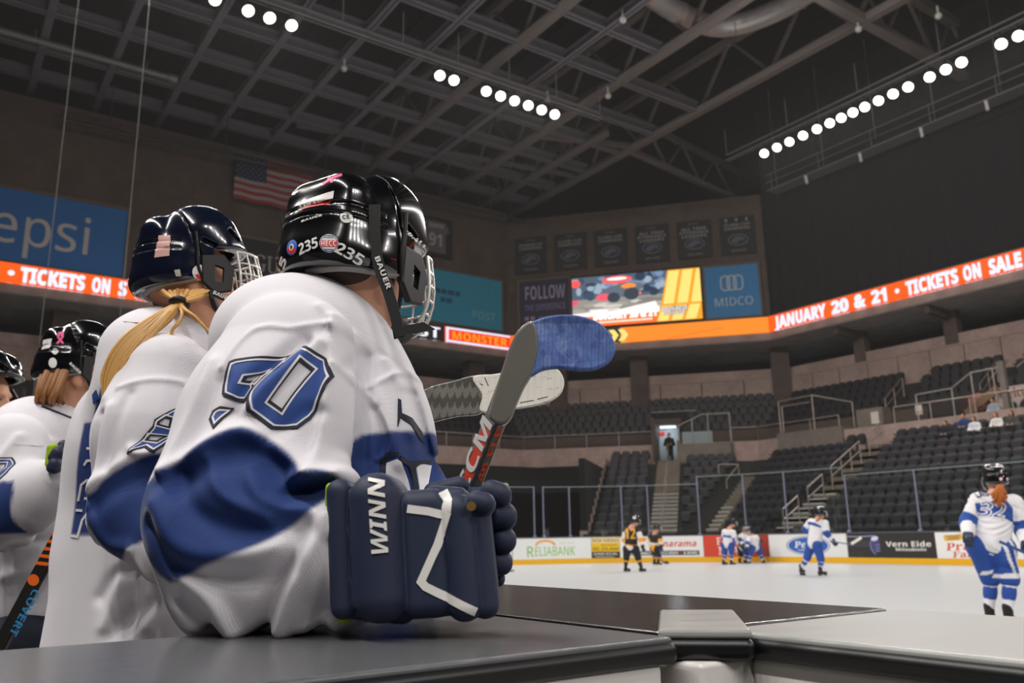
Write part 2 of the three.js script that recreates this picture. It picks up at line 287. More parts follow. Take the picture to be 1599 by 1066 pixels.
// front wall below the first row
part('front_wall', face(0, -13.7, -13.5, 0, 1.2), mDark, bowl);
{ const a = ptA(-13.7), b = ptA(-13.5); part('front_wall', prism([a, cornerPt(T_TUNNEL, -13.7), cornerPt(T_TUNNEL, -13.5), b], 0, 1.2), mDark, bowl); }
for (let f = 0; f < 3; f++) {
  if (f === 1) { // the portal opens between t = -3.7 and -2.35
    for (const [t0, t1] of [[null, -2.3], [-3.75, -99]]) { const g = (o) => t0 === null ? ptA(o) : cornerPt(t0, o), h = (o) => t1 === -99 ? ptB(o) : cornerPt(t1, o); part('parapet', prism([g(-3.9), h(-3.9), h(-3.7), g(-3.7)], 4.9, 6.3), mPink, bowl); part('walkway', prism([g(-3.7), h(-3.7), h(-1.9), g(-1.9)], 4.9, 5.35), mTread, bowl); part('upper_front_wall', prism([g(-1.9), h(-1.9), h(-1.5), g(-1.5)], 4.9, 7.2), mBrown, bowl); }
    part('walkway', prism([cornerPt(-2.3, -3.9), cornerPt(-3.75, -3.9), cornerPt(-3.75, 0.6), cornerPt(-2.3, 0.6)], 4.9, 5.3), mTread, bowl);
  } else { part('parapet', face(f, -3.9, -3.7, 4.9, 6.3), mPink, bowl); part('walkway', face(f, -3.7, -1.9, 4.9, 5.35), mTread, bowl); part('upper_front_wall', face(f, -1.9, -1.5, 4.9, 7.2), mBrown, bowl); }
  for (let k = 0; k < rowsUp; k++) {
    if (f === 1 && k < 3) { for (const [g, h] of [[(o) => ptA(o), (o) => cornerPt(-2.3, o)], [(o) => cornerPt(-3.75, o), (o) => ptB(o)]]) part('tier', prism([g(upO(k)), h(upO(k)), h(upO(k) + 0.82), g(upO(k) + 0.82)], upY(k) - 0.7, upY(k)), mTread, bowl); }
    else part('tier', face(f, upO(k), upO(k) + 0.82, upY(k) - 0.7, upY(k)), mTread, bowl);
  }
  // pale fascia in front of the suites, in panels
  const a = pts(2.55), b = pts(2.75), n = f === 1 ? 7 : 26;
  for (let i = 0; i < n; i++) { const L = (p, t) => [lerp(p[f][0], p[f + 1][0], t), lerp(p[f][1], p[f + 1][1], t)], e = 0.012 / n; part('fascia_panel', prism([L(a, i / n + e), L(a, (i + 1) / n - e), L(b, (i + 1) / n - e), L(b, i / n + e)], 9.0, 10.95), mPink, bowl); }
  part('suite_ledge', face(f, 2.5, 3.2, 10.95, 11.05), mPink, bowl); part('suite_parapet', face(f, 2.75, 2.95, 10.9, 11.65), mPink, bowl);
}
// end bowl to the left of the tunnel: lower tiers covered in black, tunnel mouth below
const tun = thing('tunnel_mouth', 'dark vehicle tunnel under black covered stands beside the corner seats', 'tunnel', [0, 0, 0], 0, null, 'structure');
{
  const q = (t, o) => cornerPt(t, o), tl = T_TUNNEL - 0.32;
  part('cover', prism([q(tl, -7.2), ptB(-7.2), ptB(-4.1), q(tl, -4.1)], 3.75, 4.95), mBlack, tun);
  part('cover', face(2, -7.2, -4.1, 3.75, 4.95), mBlack, tun);
  part('lintel', prism([q(tl, -7.4), ptB(-7.4), ptB(-7.2), q(tl, -7.2)], 3.5, 4.2), mDark, tun);
  part('lintel', face(2, -7.4, -7.2, 3.5, 4.2), mDark, tun);
  part('back_wall', face(2, 2, 2.2, 0, 4.9), mBlack, tun);
  part('back_wall', prism([q(tl, 2), ptB(2), ptB(2.2), q(tl, 2.2)], 0, 4.9), mBlack, tun);
  part('side_wall', prism([q(tl, -13.5), q(tl - 0.1, -13.5), q(tl - 0.1, 2), q(tl, 2)], 0, 0.9), mDark, tun);
  part('side_wall', prism([q(tl + 0.3, -12.4), q(tl, -12.4), q(tl, 2), q(tl + 0.3, 2)], 0, 4.9), mBlack, tun);
}

// ------------------------------------------------------------------ suites, soffit, fascia, upper walls
const suite = thing('suite_level', 'recessed suite level with grey soffit and brown columns under the screen ribbon', 'suites', [0, 0, 0], 0, null, 'structure');
for (let f = 0; f < 3; f++) {
  part('soffit', face(f, 0.1, 7.2, 13.0, 13.2), mSoffit, suite);
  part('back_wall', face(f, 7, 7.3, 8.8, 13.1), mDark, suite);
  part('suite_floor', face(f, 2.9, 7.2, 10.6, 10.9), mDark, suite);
  part('fascia_strip', face(f, 0, 0.3, 13.03, 13.48), mPink, suite);
  part('fascia_top', face(f, 0.02, 0.5, 14.52, 14.62), mBrown, suite);
  part('fascia_core', face(f, 0.1, 0.5, 13.1, 14.55), mDark, suite);
}
function column(x, z, turn, y0, y1, w, d, m = mBrown) { return part('column', uvBox(new THREE.BoxGeometry(w, y1 - y0, d).rotateY(turn).translate(x, (y0 + y1) / 2, z), 0.25), m, suite); }
for (const z of [-28.7, -23.1, -17.5, -11.9, -6.3]) { column(46.1, z, 0, 10.9, 13.05, 0.55, 0.75); part('rib', prism([[43.6, z - 0.15], [43.6, z + 0.15], [46, z + 0.15], [46, z - 0.15]], 12.55, 13.02), mBrown, suite); }
const ct = Math.atan2(NZ, NX) * -1;
for (const t of [-5.0, 4.2]) { const [x, z] = cornerPt(t, 2.7); column(x, z, ct, 6.9, 13.05, 1.0, 1.15); }
for (const t of [-10.6]) { const [x, z] = cornerPt(t, 2.7); column(x, z, ct, 6.9, 13.05, 1.0, 1.15); }
for (const x of [30.5, 24.3, 18, 11.6, 5.2, -1.2]) column(x, -48.3, 0, 6.9, 13.05, 1.2, 1.0);
const wallEnd = tag(part('wall_end', uvBox(prism([ptB(0.4), [XL, -46.2], [XL, -46.6], ptB(0.8)], 14.4, 23.6), 0.12), mBrown), 'dark brown end wall above the screen ribbon hung with boards and flag', 'wall', null, 'structure');
const wallCorner = tag(part('wall_corner', prism([ptA(0.4), ptB(0.4), ptB(0.8), ptA(0.8)], 14.4, 23.0), mBrown), 'dark brown angled corner wall holding banners and the video screen', 'wall', null, 'structure');
{ // upper cap of the corner wall, and outer shell closing the hall
  const o = 9; const p = pts(o); for (let f = 0; f < 3; f++) part('wall_outer', prism([p[f], p[f + 1], pts(o + 0.4)[f + 1], pts(o + 0.4)[f]], 0, 30), mBlack).userData.kind = 'structure';
  const back = (name, x0, z0, x1, z1) => { const m = part(name, prism([[x0, z0], [x1, z0], [x1, z1], [x0, z1]], 0, 30), mat3(0x4a413c, 0.95)); m.userData.kind = 'structure'; return m; };
  tag(back('wall_near', XL, 44, 52.5, 44.5), 'dark arena wall behind the camera', 'wall'); tag(back('wall_bench', XL - 0.5, -55, XL, 44.5), 'dark arena wall behind the benches', 'wall'); tag(back('wall_far', 52, 15.5, 52.5, 44.5), 'dark arena wall at far right of the hall', 'wall');
  scene.children.filter((c) => c.name.startsWith('wall_outer')).forEach((c, i) => tag(c, ['black outer wall behind the far side suites', 'black outer wall behind the corner suites', 'black outer wall behind the end suites'][i], 'wall'));
}
// ------------------------------------------------------------------ roof
const mBeam = M(0x7e7a82, 0.75), mBeamBig = M(0x7e7572, 0.75), mDeck = M(0x1d1c1f, 0.95);
const roof = thing('ceiling', 'black roof deck carried on a grid of grey steel beams', 'ceiling', [0, 0, 0], 0, null, 'structure');
part('roof_deck', box(100, 0.3, 110, 9, 29.2, -6), mDeck, roof);
// ribs of the roof deck
for (let i = 0; i < 24; i++) part('deck_rib', box(0.12, 0.25, 60, -8 + i * 2.3, 28.95, -24), mDeck, roof);
function ibeam(a, b, w, h, y) { // rolled section with flanges, bottom flange at height y
  const A = (dy) => [a[0], y + dy, a[1]], B = (dy) => [b[0], y + dy, b[1]];
  return merge([bar(A(0.03), B(0.03), w, 0.06), bar(A(h / 2), B(h / 2), 0.06, h), bar(A(h - 0.03), B(h - 0.03), w, 0.06)]);
}
for (const z of [-27, -30.2, -33.7, -36.8, -40.2, -43.8, -46.9]) part('beam', ibeam([-14, z], [z < -29 ? 34.6 : 28.5, z], 0.42, 0.6, 25), mBeam, roof);
for (const x of [-4, -0.8, 2.4, 5.6, 8.95, 12, 15.2, 18.4, 24.75]) part('beam', ibeam([x, -20], [x, -50], 0.34, 0.5, 24.95), mBeam, roof);
// deep trusses
function truss(a, b, y0, y1, n, w) {
  const L = (t, y) => [lerp(a[0], b[0], t), y, lerp(a[1], b[1], t)], g = [bar(L(0, y0), L(1, y0), w, w), bar(L(0, y1), L(1, y1), w, w)];
  for (let i = 0; i < n; i++) { g.push(bar(L(i / n, y0), L((i + 0.5) / n, y1), 0.16), bar(L((i + 0.5) / n, y1), L((i + 1) / n, y0), 0.16)); }
  return merge(g);
}
for (const x of [21.9, 28.5, 31.8, 34.6]) part('truss', truss([x, x === 31.8 ? -35 : 25], [x, -50], 25.05, 28.2, x === 31.8 ? 4 : 15, 0.42), mBeamBig, roof);
for (const z of [-19.5, 2, 22]) part('truss', truss([14, z], [50, z], 25.0, 28.2, 8, 0.45), mBeamBig, roof);
part('truss', truss([34.6, -36], [50, -38.2], 25.0, 27.4, 4, 0.35), mBeamBig, roof);
part('brace', bar([28.6, 25.3, -38.2], [34.6, 25.3, -36], 0.28), mBeamBig, roof);
part('brace', bar([16, 25.4, -45], [34.6, 25.3, -41.5], 0.25), mBeam, roof);

// silver ventilation duct hung among the trusses
{
  const d = thing('ventilation_duct', 'silver spiral ventilation duct bending between the roof trusses', 'duct', [0, 0, 0]);
  const P = [[15, 26.6, -23.2], [23, 26.6, -24.6], [28.4, 26.6, -25.6], [31.2, 26.6, -25.2], [32.4, 26.6, -23], [32.4, 26.6, -18], [32.4, 26.6, 6]];
  const mDuct = M(0xcfc8c6, 0.4, { metalness: 0.5 });
  part('pipe', tube(P, 0.55, 90, 16), mDuct, d);
  const c = new THREE.CatmullRomCurve3(P.map((p) => new THREE.Vector3(...p)), false, 'centripetal');
  for (let i = 1; i < 14; i++) { const p = c.getPointAt(i / 14), t = c.getTangentAt(i / 14), q = new THREE.Quaternion().setFromUnitVectors(new THREE.Vector3(0, 0, 1), t); part('seam_ring', new THREE.TorusGeometry(0.56, 0.035, 5, 18).applyQuaternion(q).translate(p.x, p.y, p.z), mDuct, d); }
  for (const i of [0.2, 0.45, 0.7]) { const p = c.getPointAt(i); part('hanger', rod([p.x, p.y + 0.5, p.z], [p.x, 29, p.z], 0.02, 5), mSteel, d); }
}
{ // pipes along the end wall
  const a = part('roof_pipe', merge([rod([-12, 24.6, -42.2], [8.3, 24.6, -42.2], 0.16, 10), rod([8.1, 24.6, -42.2], [8.5, 24.6, -42.2], 0.24, 10), ...[-8, -3, 2, 7].map((x) => rod([x, 24.6, -42.2], [x, 25.2, -42.2], 0.03, 5))]), M(0x8b8783, 0.5, { metalness: 0.3 }));
  tag(a, 'pale pipe hung under the roof beams at upper left', 'pipe');
  const b = part('curtain_track', merge([rod([3.8, 22.3, -45.2], [34, 22.9, -45.2], 0.13, 8), rod([3.7, 22.3, -45.2], [3.95, 22.3, -45.2], 0.2, 10), ...[6, 12, 18, 24, 30].map((x) => rod([x, 22.4, -45.2], [x, 25, -45.2], 0.03, 5))]), M(0x3a3635, 0.6));
  tag(b, 'long dark rail hung along the brown end wall', 'rail');
  for (const [x, z, l] of [[2.62, -30.5, 'left'], [4.95, -30.5, 'right']]) tag(part('hanging_cable', rod([x, 1.15, z], [x, 25, z], 0.011, 6), M(0x6a6460, 0.6)), l === 'left' ? 'thin pale cable hanging from roof nearer the left edge' : 'thin pale cable hanging from roof, right one of the pair', 'cable');
}

// ------------------------------------------------------------------ flood lamps
const mHouse = M(0x2a2a2d, 0.5), mLens = new THREE.MeshStandardMaterial({ color: 0x222222, emissive: 0xfff3e4, emissiveIntensity: 7, roughness: 0.4 });
const lampProto = new THREE.Group();
{
  const body = new THREE.LatheGeometry([[0.02, 0.42], [0.12, 0.42], [0.16, 0.3], [0.3, 0.16], [0.33, 0.02], [0.35, 0], [0.31, 0], [0.29, 0.03]].map(([x, y]) => new THREE.Vector2(x, y)), 20);
  part('housing', body, mHouse, lampProto); part('lens', new THREE.CylinderGeometry(0.29, 0.29, 0.03, 20).translate(0, 0.015, 0), mLens, lampProto);
  part('yoke', merge([bar([-0.38, 0.1, 0], [-0.38, 0.6, 0], 0.04), bar([0.38, 0.1, 0], [0.38, 0.6, 0], 0.04), bar([-0.38, 0.6, 0], [0.38, 0.6, 0], 0.04), rod([0, 0.6, 0], [0, 0.75, 0], 0.05, 6)]), mHouse, lampProto);
}
const DOWN = new THREE.Vector3(0, -1, 0);
function flood(x, y, z, aim, label, group, cd = LAMP_CANDELA) {
  const g = lampProto.clone(); g.name = numbered('flood_lamp'); g.position.set(x, y, z); g.scale.setScalar(0.82); scene.add(shadows(g));
  const d = new THREE.Vector3(aim[0] - x, aim[1] - y, aim[2] - z).normalize(); g.quaternion.setFromUnitVectors(DOWN, d);
  const upL = new THREE.Vector3(0, 0.62 / 0.82, 0).applyQuaternion(g.quaternion.clone().invert()); part('bracket', rod([0, 0.68, 0], upL.toArray(), 0.04, 6), mHouse, g);
  tag(g, label, 'flood lamp', group);
  const l = new THREE.SpotLight(0xfffaf5, cd, 0, 1.22, 0.7, 2); l.name = 'flood_lamp_beam'; l.position.set(x, y, z).addScaledVector(d, 0.06); l.target.position.set(...aim); l.castShadow = true; l.shadow.radius = 14; scene.add(l, l.target);
}
const zsR = [-28.3, -27.4, -26.55, -25.65, -24.75, -23.95, -23.25, -22.56, -21.87, -21.1, -20.3, -19.5, -18.4, -17.6, -16.85, -15.05, -14.3];
const ORD = ['first', 'second', 'third', 'fourth', 'fifth', 'sixth', 'seventh', 'eighth', 'ninth', 'tenth', 'eleventh', 'twelfth', 'thirteenth', 'fourteenth', 'fifteenth', 'sixteenth', 'seventeenth'];
zsR.forEach((z, i) => flood(37.85, 22.5, z, [15, 0, z * 0.75], `round flood lamp, ${ORD[i]} of the right lamp row from its lower left end`, 'lamps over far side seats'));
for (let i = 0; i < 8; i++) flood(37.85, 22.5, -11.6 + i * 4.4, [13, 0, -9 + i * 4], 'flood lamp of the right row beyond the picture edge', 'unseen lamps of the right row', LAMP_CANDELA * 2);
const xsL = [[17.97, 0], [18.75, 0], [20.6, 1], [21.45, 1], [22.3, 1], [23.15, 1], [24.0, 1], [24.85, 1], [8.85, 2], [9.75, 2], [10.7, 2], [7.5, 3], [6.6, 3], [4.6, 3], [3.7, 3]];
const lamL = ['lamp pair left of the strip of six', 'strip of six lamps under the roof beam', 'bright lamp trio at upper left', 'lamps at top edge'], seenL = [0, 0, 0, 0];
xsL.forEach(([x, k]) => flood(x, 22.5, -31.27, [13, 0, -14], `round flood lamp, ${ORD[seenL[k]++]} ${k === 3 ? 'from right' : 'from left'} of the ${lamL[k]}`, 'lamps over the rink end'));
for (let i = 0; i < 3; i++) flood(1.5 - i * 3, 22.5, -31.27, [12, 0, -12], 'flood lamp of the end row beyond the picture edge', 'unseen lamps of the end row');
for (let i = 0; i < 11; i++) flood(-9.5, 22.5, -25 + i * 4.8, [15, 0, -21 + i * 4.2], 'flood lamp of the row over the bench side, behind the camera', 'unseen lamps over the bench side', LAMP_CANDELA * 3.8);
for (let i = 0; i < 5; i++) flood(3 + i * 5.2, 22.5, 33, [13, 0, 14], 'flood lamp of the row at the other end, behind the camera', 'unseen lamps at the other end', LAMP_CANDELA * 3.8);
{ // lamp rails and catwalk
  const rail = (name, label, a, b) => { const g = thing(name, label, 'rail'); const L = (dy, o) => [a, b].map((p) => [p[0] + (Math.abs(a[0] - b[0]) < 1 ? o : 0), p[1] + dy, p[2] + (Math.abs(a[0] - b[0]) < 1 ? 0 : o)]); for (const [dy, o] of [[0.62, 0.12], [0.62, -0.12], [1.0, 0]]) part('tube', rod(...L(dy, o), 0.05, 8), mSteel, g); for (let i = 0; i <= 12; i++) { const t = i / 12, p = [0, 1, 2].map((k) => lerp(a[k], b[k], t)); part('strap', rod([p[0], p[1] + 0.98, p[2]], [p[0], 25.2, p[2]], 0.03, 5), mSteel, g); } };
  rail('lamp_rail', 'slim steel lamp rail carrying the right row of flood lamps', [37.85, 22.5, -31], [37.85, 22.5, 22]);
  rail('lamp_rail', 'slim steel lamp rail carrying the lamps over the rink end', [-8, 22.5, -31.27], [28, 22.5, -31.27]);
  rail('lamp_rail', 'slim steel lamp rail over the bench side behind the camera', [-9.5, 22.5, -27], [-9.5, 22.5, 26]);
  rail('lamp_rail', 'slim steel lamp rail over the other rink end behind the camera', [0, 22.5, 33], [27, 22.5, 33]);
  const c = thing('catwalk', 'grey catwalk with twin rails behind the right lamp row', 'catwalk');
  part('deck', box(1.0, 0.08, 46, 41.9, 22.0, -8), mSteel, c);
  for (const [x, y] of [[41.4, 22.5], [41.4, 23.0], [42.4, 22.5], [42.4, 23.0]]) part('rail', rod([x, y, -31], [x, y, 15], 0.04, 6), mSteel, c);
  for (let i = 0; i < 14; i++) part('upright', bar([41.4, 22, -30.6 + i * 3.4], [41.4, 23.05, -30.6 + i * 3.4], 0.05), mSteel, c), part('hanger', rod([41.9, 22, -30.6 + i * 3.4], [41.9, 28.9, -30.6 + i * 3.4], 0.04, 6), mSteel, c);
  const stick = new THREE.CylinderGeometry(0.09, 0.09, 0.5, 8), mStick = M(0xdedcd8, 0.5);
  for (const z of [-28.2, -24.6, -21.0, -17.6, -14.4]) { const s = part('tube_lamp', stick, mStick); s.position.set(41.5, 21.72, z); s.rotation.z = 0.15; tag(s, 'small unlit white tube lamp hung under the catwalk', 'tube lamp', 'unlit tube lamps under catwalk'); }
  const dome = merge([new THREE.SphereGeometry(0.17, 12, 8), new THREE.CylinderGeometry(0.05, 0.05, 0.5, 6).translate(0, 0.3, 0)]), mDome = M(0xd8d5d0, 0.4);
  [[24.6, -25.6, 25], [28.3, -30.9, 24.7], [25.6, -32.8, 24.5], [15.2, -36.2, 24.7], [34.2, -19.6, 24.7], [36.4, -16.9, 24.7], [40.4, -14.2, 24.7]].forEach(([x, z, y], i) => { const s = part('roof_speaker', dome, mDome); s.position.set(x, y - 0.25, z); tag(s, ['small white dome hung left of the duct', 'small white dome under the middle truss', 'small white dome beside the end lamp strip', 'small white dome hung right of the bright trio', 'small white dome where two trusses cross', 'small white dome above the right lamp cluster', 'small white dome near the upper right corner'][i], 'dome'); });
}

// ------------------------------------------------------------------ black curtain above the far side ribbon
{
  const n = 420, z0 = ZN, z1 = -33.2, P = [], I = [];
  for (let i = 0; i <= n; i++) { const z = lerp(z0, z1, i / n), w = 0.05 * Math.sin(z * 7.1) + 0.025 * Math.sin(z * 16.7 + 1); for (const [y, k] of [[14.62, 1], [20, 0.8], [29, 0.5]]) P.push(43.75 + w * k, y, z); }
  for (let i = 0; i < n; i++) for (let k = 0; k < 2; k++) { const a = i * 3 + k; I.push(a, a + 3, a + 1, a + 1, a + 3, a + 4); }
  const g = new THREE.BufferGeometry(); g.setAttribute('position', new THREE.Float32BufferAttribute(P, 3)); g.setIndex(I); g.computeVertexNormals();
  tag(part('curtain', g, M(0x242426, 1)), 'tall black curtain hanging above the right screen ribbon', 'curtain');
}
// ------------------------------------------------------------------ screen ribbon
const ledMat = (t, k = 1) => new THREE.MeshStandardMaterial({ color: 0x050505, emissive: 0xffffff, emissiveMap: t, emissiveIntensity: k * 1.12, roughness: 0.6 });
const ORANGE = '#ff5c06';
function ribbon(label, a, b, draw, w = 2048, h = 100) {
  const L = Math.hypot(b[0] - a[0], b[1] - a[1]), g = thing('screen_ribbon', label, 'screen');
  const scr = part('screen', panel([a[0], 13.5, a[1]], [b[0] - a[0], 0, b[1] - a[1]], [0, 1, 0], L, 1.0, 0.12), ledMat(canvasTex(w, h, draw)), g);
  return g;
}
const rA = ptA(-0.03), rB = ptB(-0.03);
// far side: from the corner towards the camera (left to right in view)
ribbon('orange screen ribbon with ticket lettering along the right side fascia', [43.05, rA[1]], [43.05, rA[1] + 20], (g, w, h) => {
  g.fillStyle = ORANGE; g.fillRect(0, 0, w, h); const k = w / 20;
  const T = (s, a, b) => fit(g, s, a * k, h * 0.13, (b - a) * k, h * 0.74, '#eef0ff', 'bold', 'sans-serif', '#d43a08', 14);
  T('JANUARY', 0.55, 4.15); T('20', 4.55, 5.7); T('&', 6.05, 6.75); T('21', 7.15, 8.2); T('TICKETS', 9.25, 12.1); T('ON', 12.35, 13.3); T('SALE', 13.65, 15.25); T('NOW', 15.55, 17.2); g.fillStyle = '#eef0ff'; g.beginPath(); g.arc(8.72 * k, h * 0.5, h * 0.14, 0, 7); g.fill(); g.beginPath(); g.arc(18 * k, h * 0.5, h * 0.14, 0, 7); g.fill();
});
ribbon('plain orange stretch of the ribbon beyond the right edge', [43.05, rA[1] + 20], [43.05, ZN], (g, w, h) => { g.fillStyle = ORANGE; g.fillRect(0, 0, w, h); }, 64, 32);
ribbon('orange screen ribbon with yellow chevrons across the corner wall', rB, rA, (g, w, h) => {
  const L = 16.9; g.fillStyle = '#1a1414'; g.fillRect(0, 0, w, h); const X = (m) => m / L * w; // t runs from B
  g.fillStyle = '#ff8a1c'; g.fillRect(X(7.5), 0, w, h); const gr = ['#ffb020', '#fff0a0'];
  for (let i = 0; i < 3; i++) { const x = X(6.1 + i * 0.62); g.fillStyle = '#ffe07a'; g.beginPath(); g.moveTo(x, h * 0.1); g.lineTo(x + 36, h * 0.1); g.lineTo(x + 62, h * 0.5); g.lineTo(x + 36, h * 0.9); g.lineTo(x, h * 0.9); g.lineTo(x + 26, h * 0.5); g.closePath(); g.fill(); }
  g.fillStyle = '#ff6a10'; g.fillRect(0, 0, X(3), h); g.strokeStyle = '#e8640c'; g.lineWidth = 5; g.beginPath(); g.moveTo(X(10.5), h * 0.95); g.lineTo(X(14), h * 0.5); g.stroke();
}, 1536, 92);
ribbon('orange screen ribbon with monster lettering along the left wall', [8, rB[1] + 0.0], rB, (g, w, h) => {
  const L = rB[0] - 8, X = (m) => (m - 8) / L * w; g.fillStyle = ORANGE; g.fillRect(0, 0, w, h);
  fit(g, 'ALE', X(8.05), h * 0.13, X(9.2) - X(8.05), h * 0.74, '#eef0ff', 'bold', 'sans-serif', '#d43a08', 14); g.fillStyle = '#1a1216'; g.fillRect(X(12), 0, X(26.7) - X(12), h); fit(g, 'TOUGHEST', X(18.5), h * 0.12, X(26.4) - X(18.5), h * 0.72, '#f4f2ff');
  g.fillStyle = '#e9e6ff'; g.fillRect(X(26.8), 0, w, h); g.fillStyle = '#f4380c'; g.fillRect(X(27.0), h * 0.14, w, h * 0.72); fit(g, 'MONSTER', X(27.2), h * 0.22, X(31.6) - X(27.2), h * 0.56, '#ff9a18');
}, 2048, 88);
ribbon('orange screen ribbon with ticket lettering at the far left', [-14, rB[1]], [8, rB[1]], (g, w, h) => {
  const L = 22, X = (m) => (m + 14) / L * w; g.fillStyle = ORANGE; g.fillRect(0, 0, w, h);
  const T = (s, a, b) => fit(g, s, X(a), h * 0.13, X(b) - X(a), h * 0.74, '#eef0ff', 'bold', 'sans-serif', '#d43a08', 14);
  T('21', 0.1, 2.0); T('TICKETS', 2.8, 5.65); T('ON', 5.95, 6.85); T('S', 7.2, 7.62); T('JANUARY 20 &', -6.5, -0.3); g.fillStyle = '#eef0ff'; g.beginPath(); g.arc(X(2.4), h * 0.5, h * 0.14, 0, 7); g.fill();
});

// ------------------------------------------------------------------ boards and banners on the walls
const mGold = M(0x6b5c4c, 0.6);
function wallBoard(name, label, cat, o, right, w, h, draw, cw, ch, mFr = mGold, fr = 0.12, rough = 0.6, emissive) {
  const g = thing(name, label, cat), n = new THREE.Vector3().crossVectors(new THREE.Vector3(...right).normalize(), new THREE.Vector3(0, 1, 0)), r = new THREE.Vector3(...right).normalize();
  const t = canvasTex(cw, ch, draw);
  part(emissive ? 'screen' : 'print', panel(o, right, [0, 1, 0], w, h, 0.1), emissive ? ledMat(t, emissive) : M(0xffffff, rough, { map: t }), g);
  if (mFr) for (const [dx, dy, ww, hh, nm] of [[-fr, -fr, w + 2 * fr, fr], [-fr, h, w + 2 * fr, fr], [-fr, 0, fr, h], [w, 0, fr, h]]) part('frame', panel([o[0] + r.x * dx + n.x * 0.03, o[1] + dy, o[2] + r.z * dx + n.z * 0.03], right, [0, 1, 0], ww, hh, 0.16), mFr, g);
  return g;
}
const EX = [1, 0, 0], zW = -46.12;
wallBoard('wall_sign', 'large blue drink sign on the brown wall at far left', 'sign', [-3.6, 14.55, zW], EX, 11.0, 3.85, (g, w, h) => {
  g.fillStyle = '#2470b8'; g.fillRect(0, 0, w, h); fit(g, 'pepsi', w * 0.3, h * 0.2, w * 0.56, h * 0.52, '#cfc6c4', 'normal'); g.fillStyle = '#cfc6c4'; g.beginPath(); g.arc(w * 0.15, h * 0.5, h * 0.3, 0, 7); g.fill(); g.fillStyle = '#2470b8'; g.beginPath(); g.arc(w * 0.15, h * 0.5, h * 0.24, 0.3, 3.0); g.fill(); g.fillStyle = '#c8343c'; g.beginPath(); g.arc(w * 0.15, h * 0.5, h * 0.24, 3.4, 6.0); g.fill();
}, 768, 270, mGold, 0.16);
wallBoard('wall_sign', 'black university sign partly hidden behind the middle helmet', 'sign', [12.2, 14.7, zW], EX, 7.6, 3.4, (g, w, h) => { g.fillStyle = '#17171c'; g.fillRect(0, 0, w, h); fit(g, 'AUGUSTANA', w * 0.06, h * 0.24, w * 0.88, h * 0.3, '#a7a4a8', 'normal', 'serif'); fit(g, 'UNIVERSITY', w * 0.16, h * 0.64, w * 0.7, h * 0.14, '#8d8a8e', 'normal', 'serif'); }, 512, 230, mGold, 0.14);
wallBoard('wall_sign', 'teal sign on the end wall right of the nearest helmet', 'sign', [22.6, 14.85, zW], EX, 8.85, 3.55, (g, w, h) => { g.fillStyle = '#36a4c6'; g.fillRect(0, 0, w, h); g.fillStyle = '#1d5d88'; for (const [x, y, b] of [[0.4, 0.36, 0.05], [0.46, 0.36, 0.04], [0.51, 0.36, 0.06], [0.58, 0.36, 0.04], [0.45, 0.52, 0.04], [0.5, 0.52, 0.05]]) g.fillRect(w * x, h * y, w * b, h * 0.09); fit(g, 'POST', w * 0.72, h * 0.66, w * 0.22, h * 0.17, '#6fb6cc'); }, 512, 206, mGold, 0.13);
wallBoard('jersey_banner', 'framed pale jersey banner numbered 91 beside the nearest helmet', 'banner', [25.15, 19.35, zW], EX, 2.2, 2.55, (g, w, h) => { g.fillStyle = '#2a2728'; g.fillRect(0, 0, w, h); g.fillStyle = '#6d6768'; g.beginPath(); g.moveTo(w * 0.18, h * 0.06); g.lineTo(w * 0.82, h * 0.06); g.lineTo(w * 0.97, h * 0.3); g.lineTo(w * 0.83, h * 0.38); g.lineTo(w * 0.83, h * 0.92); g.lineTo(w * 0.17, h * 0.92); g.lineTo(w * 0.17, h * 0.38); g.lineTo(w * 0.03, h * 0.3); g.closePath(); g.fill(); fit(g, 'GARTH', w * 0.24, h * 0.12, w * 0.52, h * 0.12, '#b9b2b0'); fit(g, '91', w * 0.24, h * 0.38, w * 0.52, h * 0.36, '#b9b2b0'); }, 256, 300, M(0x2a2625, 0.8), 0.1);
{ // flag
  const n = 24, P = [], U = [], I = []; for (let i = 0; i <= n; i++) for (let j = 0; j <= 8; j++) { const u = i / n, v = j / 8; P.push(12.7 + 4.6 * u, 20.2 + 2.8 * v, -45.6 + 0.07 * Math.sin(u * 17 + v * 2) * (1.2 - v)); U.push(u, v); }
  for (let i = 0; i < n; i++) for (let j = 0; j < 8; j++) { const a = i * 9 + j; I.push(a, a + 9, a + 1, a + 1, a + 9, a + 10); }
  const g = new THREE.BufferGeometry(); g.setAttribute('position', new THREE.Float32BufferAttribute(P, 3)); g.setAttribute('uv', new THREE.Float32BufferAttribute(U, 2)); g.setIndex(I); g.computeVertexNormals();
  const t = canvasTex(512, 300, (c, w, h) => { for (let k = 0; k < 13; k++) { c.fillStyle = k % 2 ? '#a79c99' : '#a03438'; c.fillRect(0, k * h / 13, w, h / 13 + 1); } c.fillStyle = '#232a44'; c.fillRect(0, 0, w * 0.4, h * 7 / 13); c.fillStyle = '#8d8f9c'; for (let r = 0; r < 9; r++) for (let q = 0; q < (r % 2 ? 5 : 6); q++) { c.beginPath(); c.arc(w * 0.4 * ((q + (r % 2 ? 1 : 0.5)) / 6), h * 7 / 13 * ((r + 0.6) / 9.2), 4, 0, 7); c.fill(); } });
  const f = thing('flag', 'striped national flag hung on the end wall above the helmets', 'flag'); part('cloth', g, M(0xffffff, 0.95, { map: t, side: THREE.DoubleSide }), f); part('pole', merge([rod([12.5, 23.05, -45.6], [17.5, 23.05, -45.6], 0.04, 8), rod([12.6, 23.05, -45.6], [12.6, 23.05, -46.19], 0.03, 6), rod([17.4, 23.05, -45.6], [17.4, 23.05, -46.19], 0.03, 6)]), mSteel, f);
}
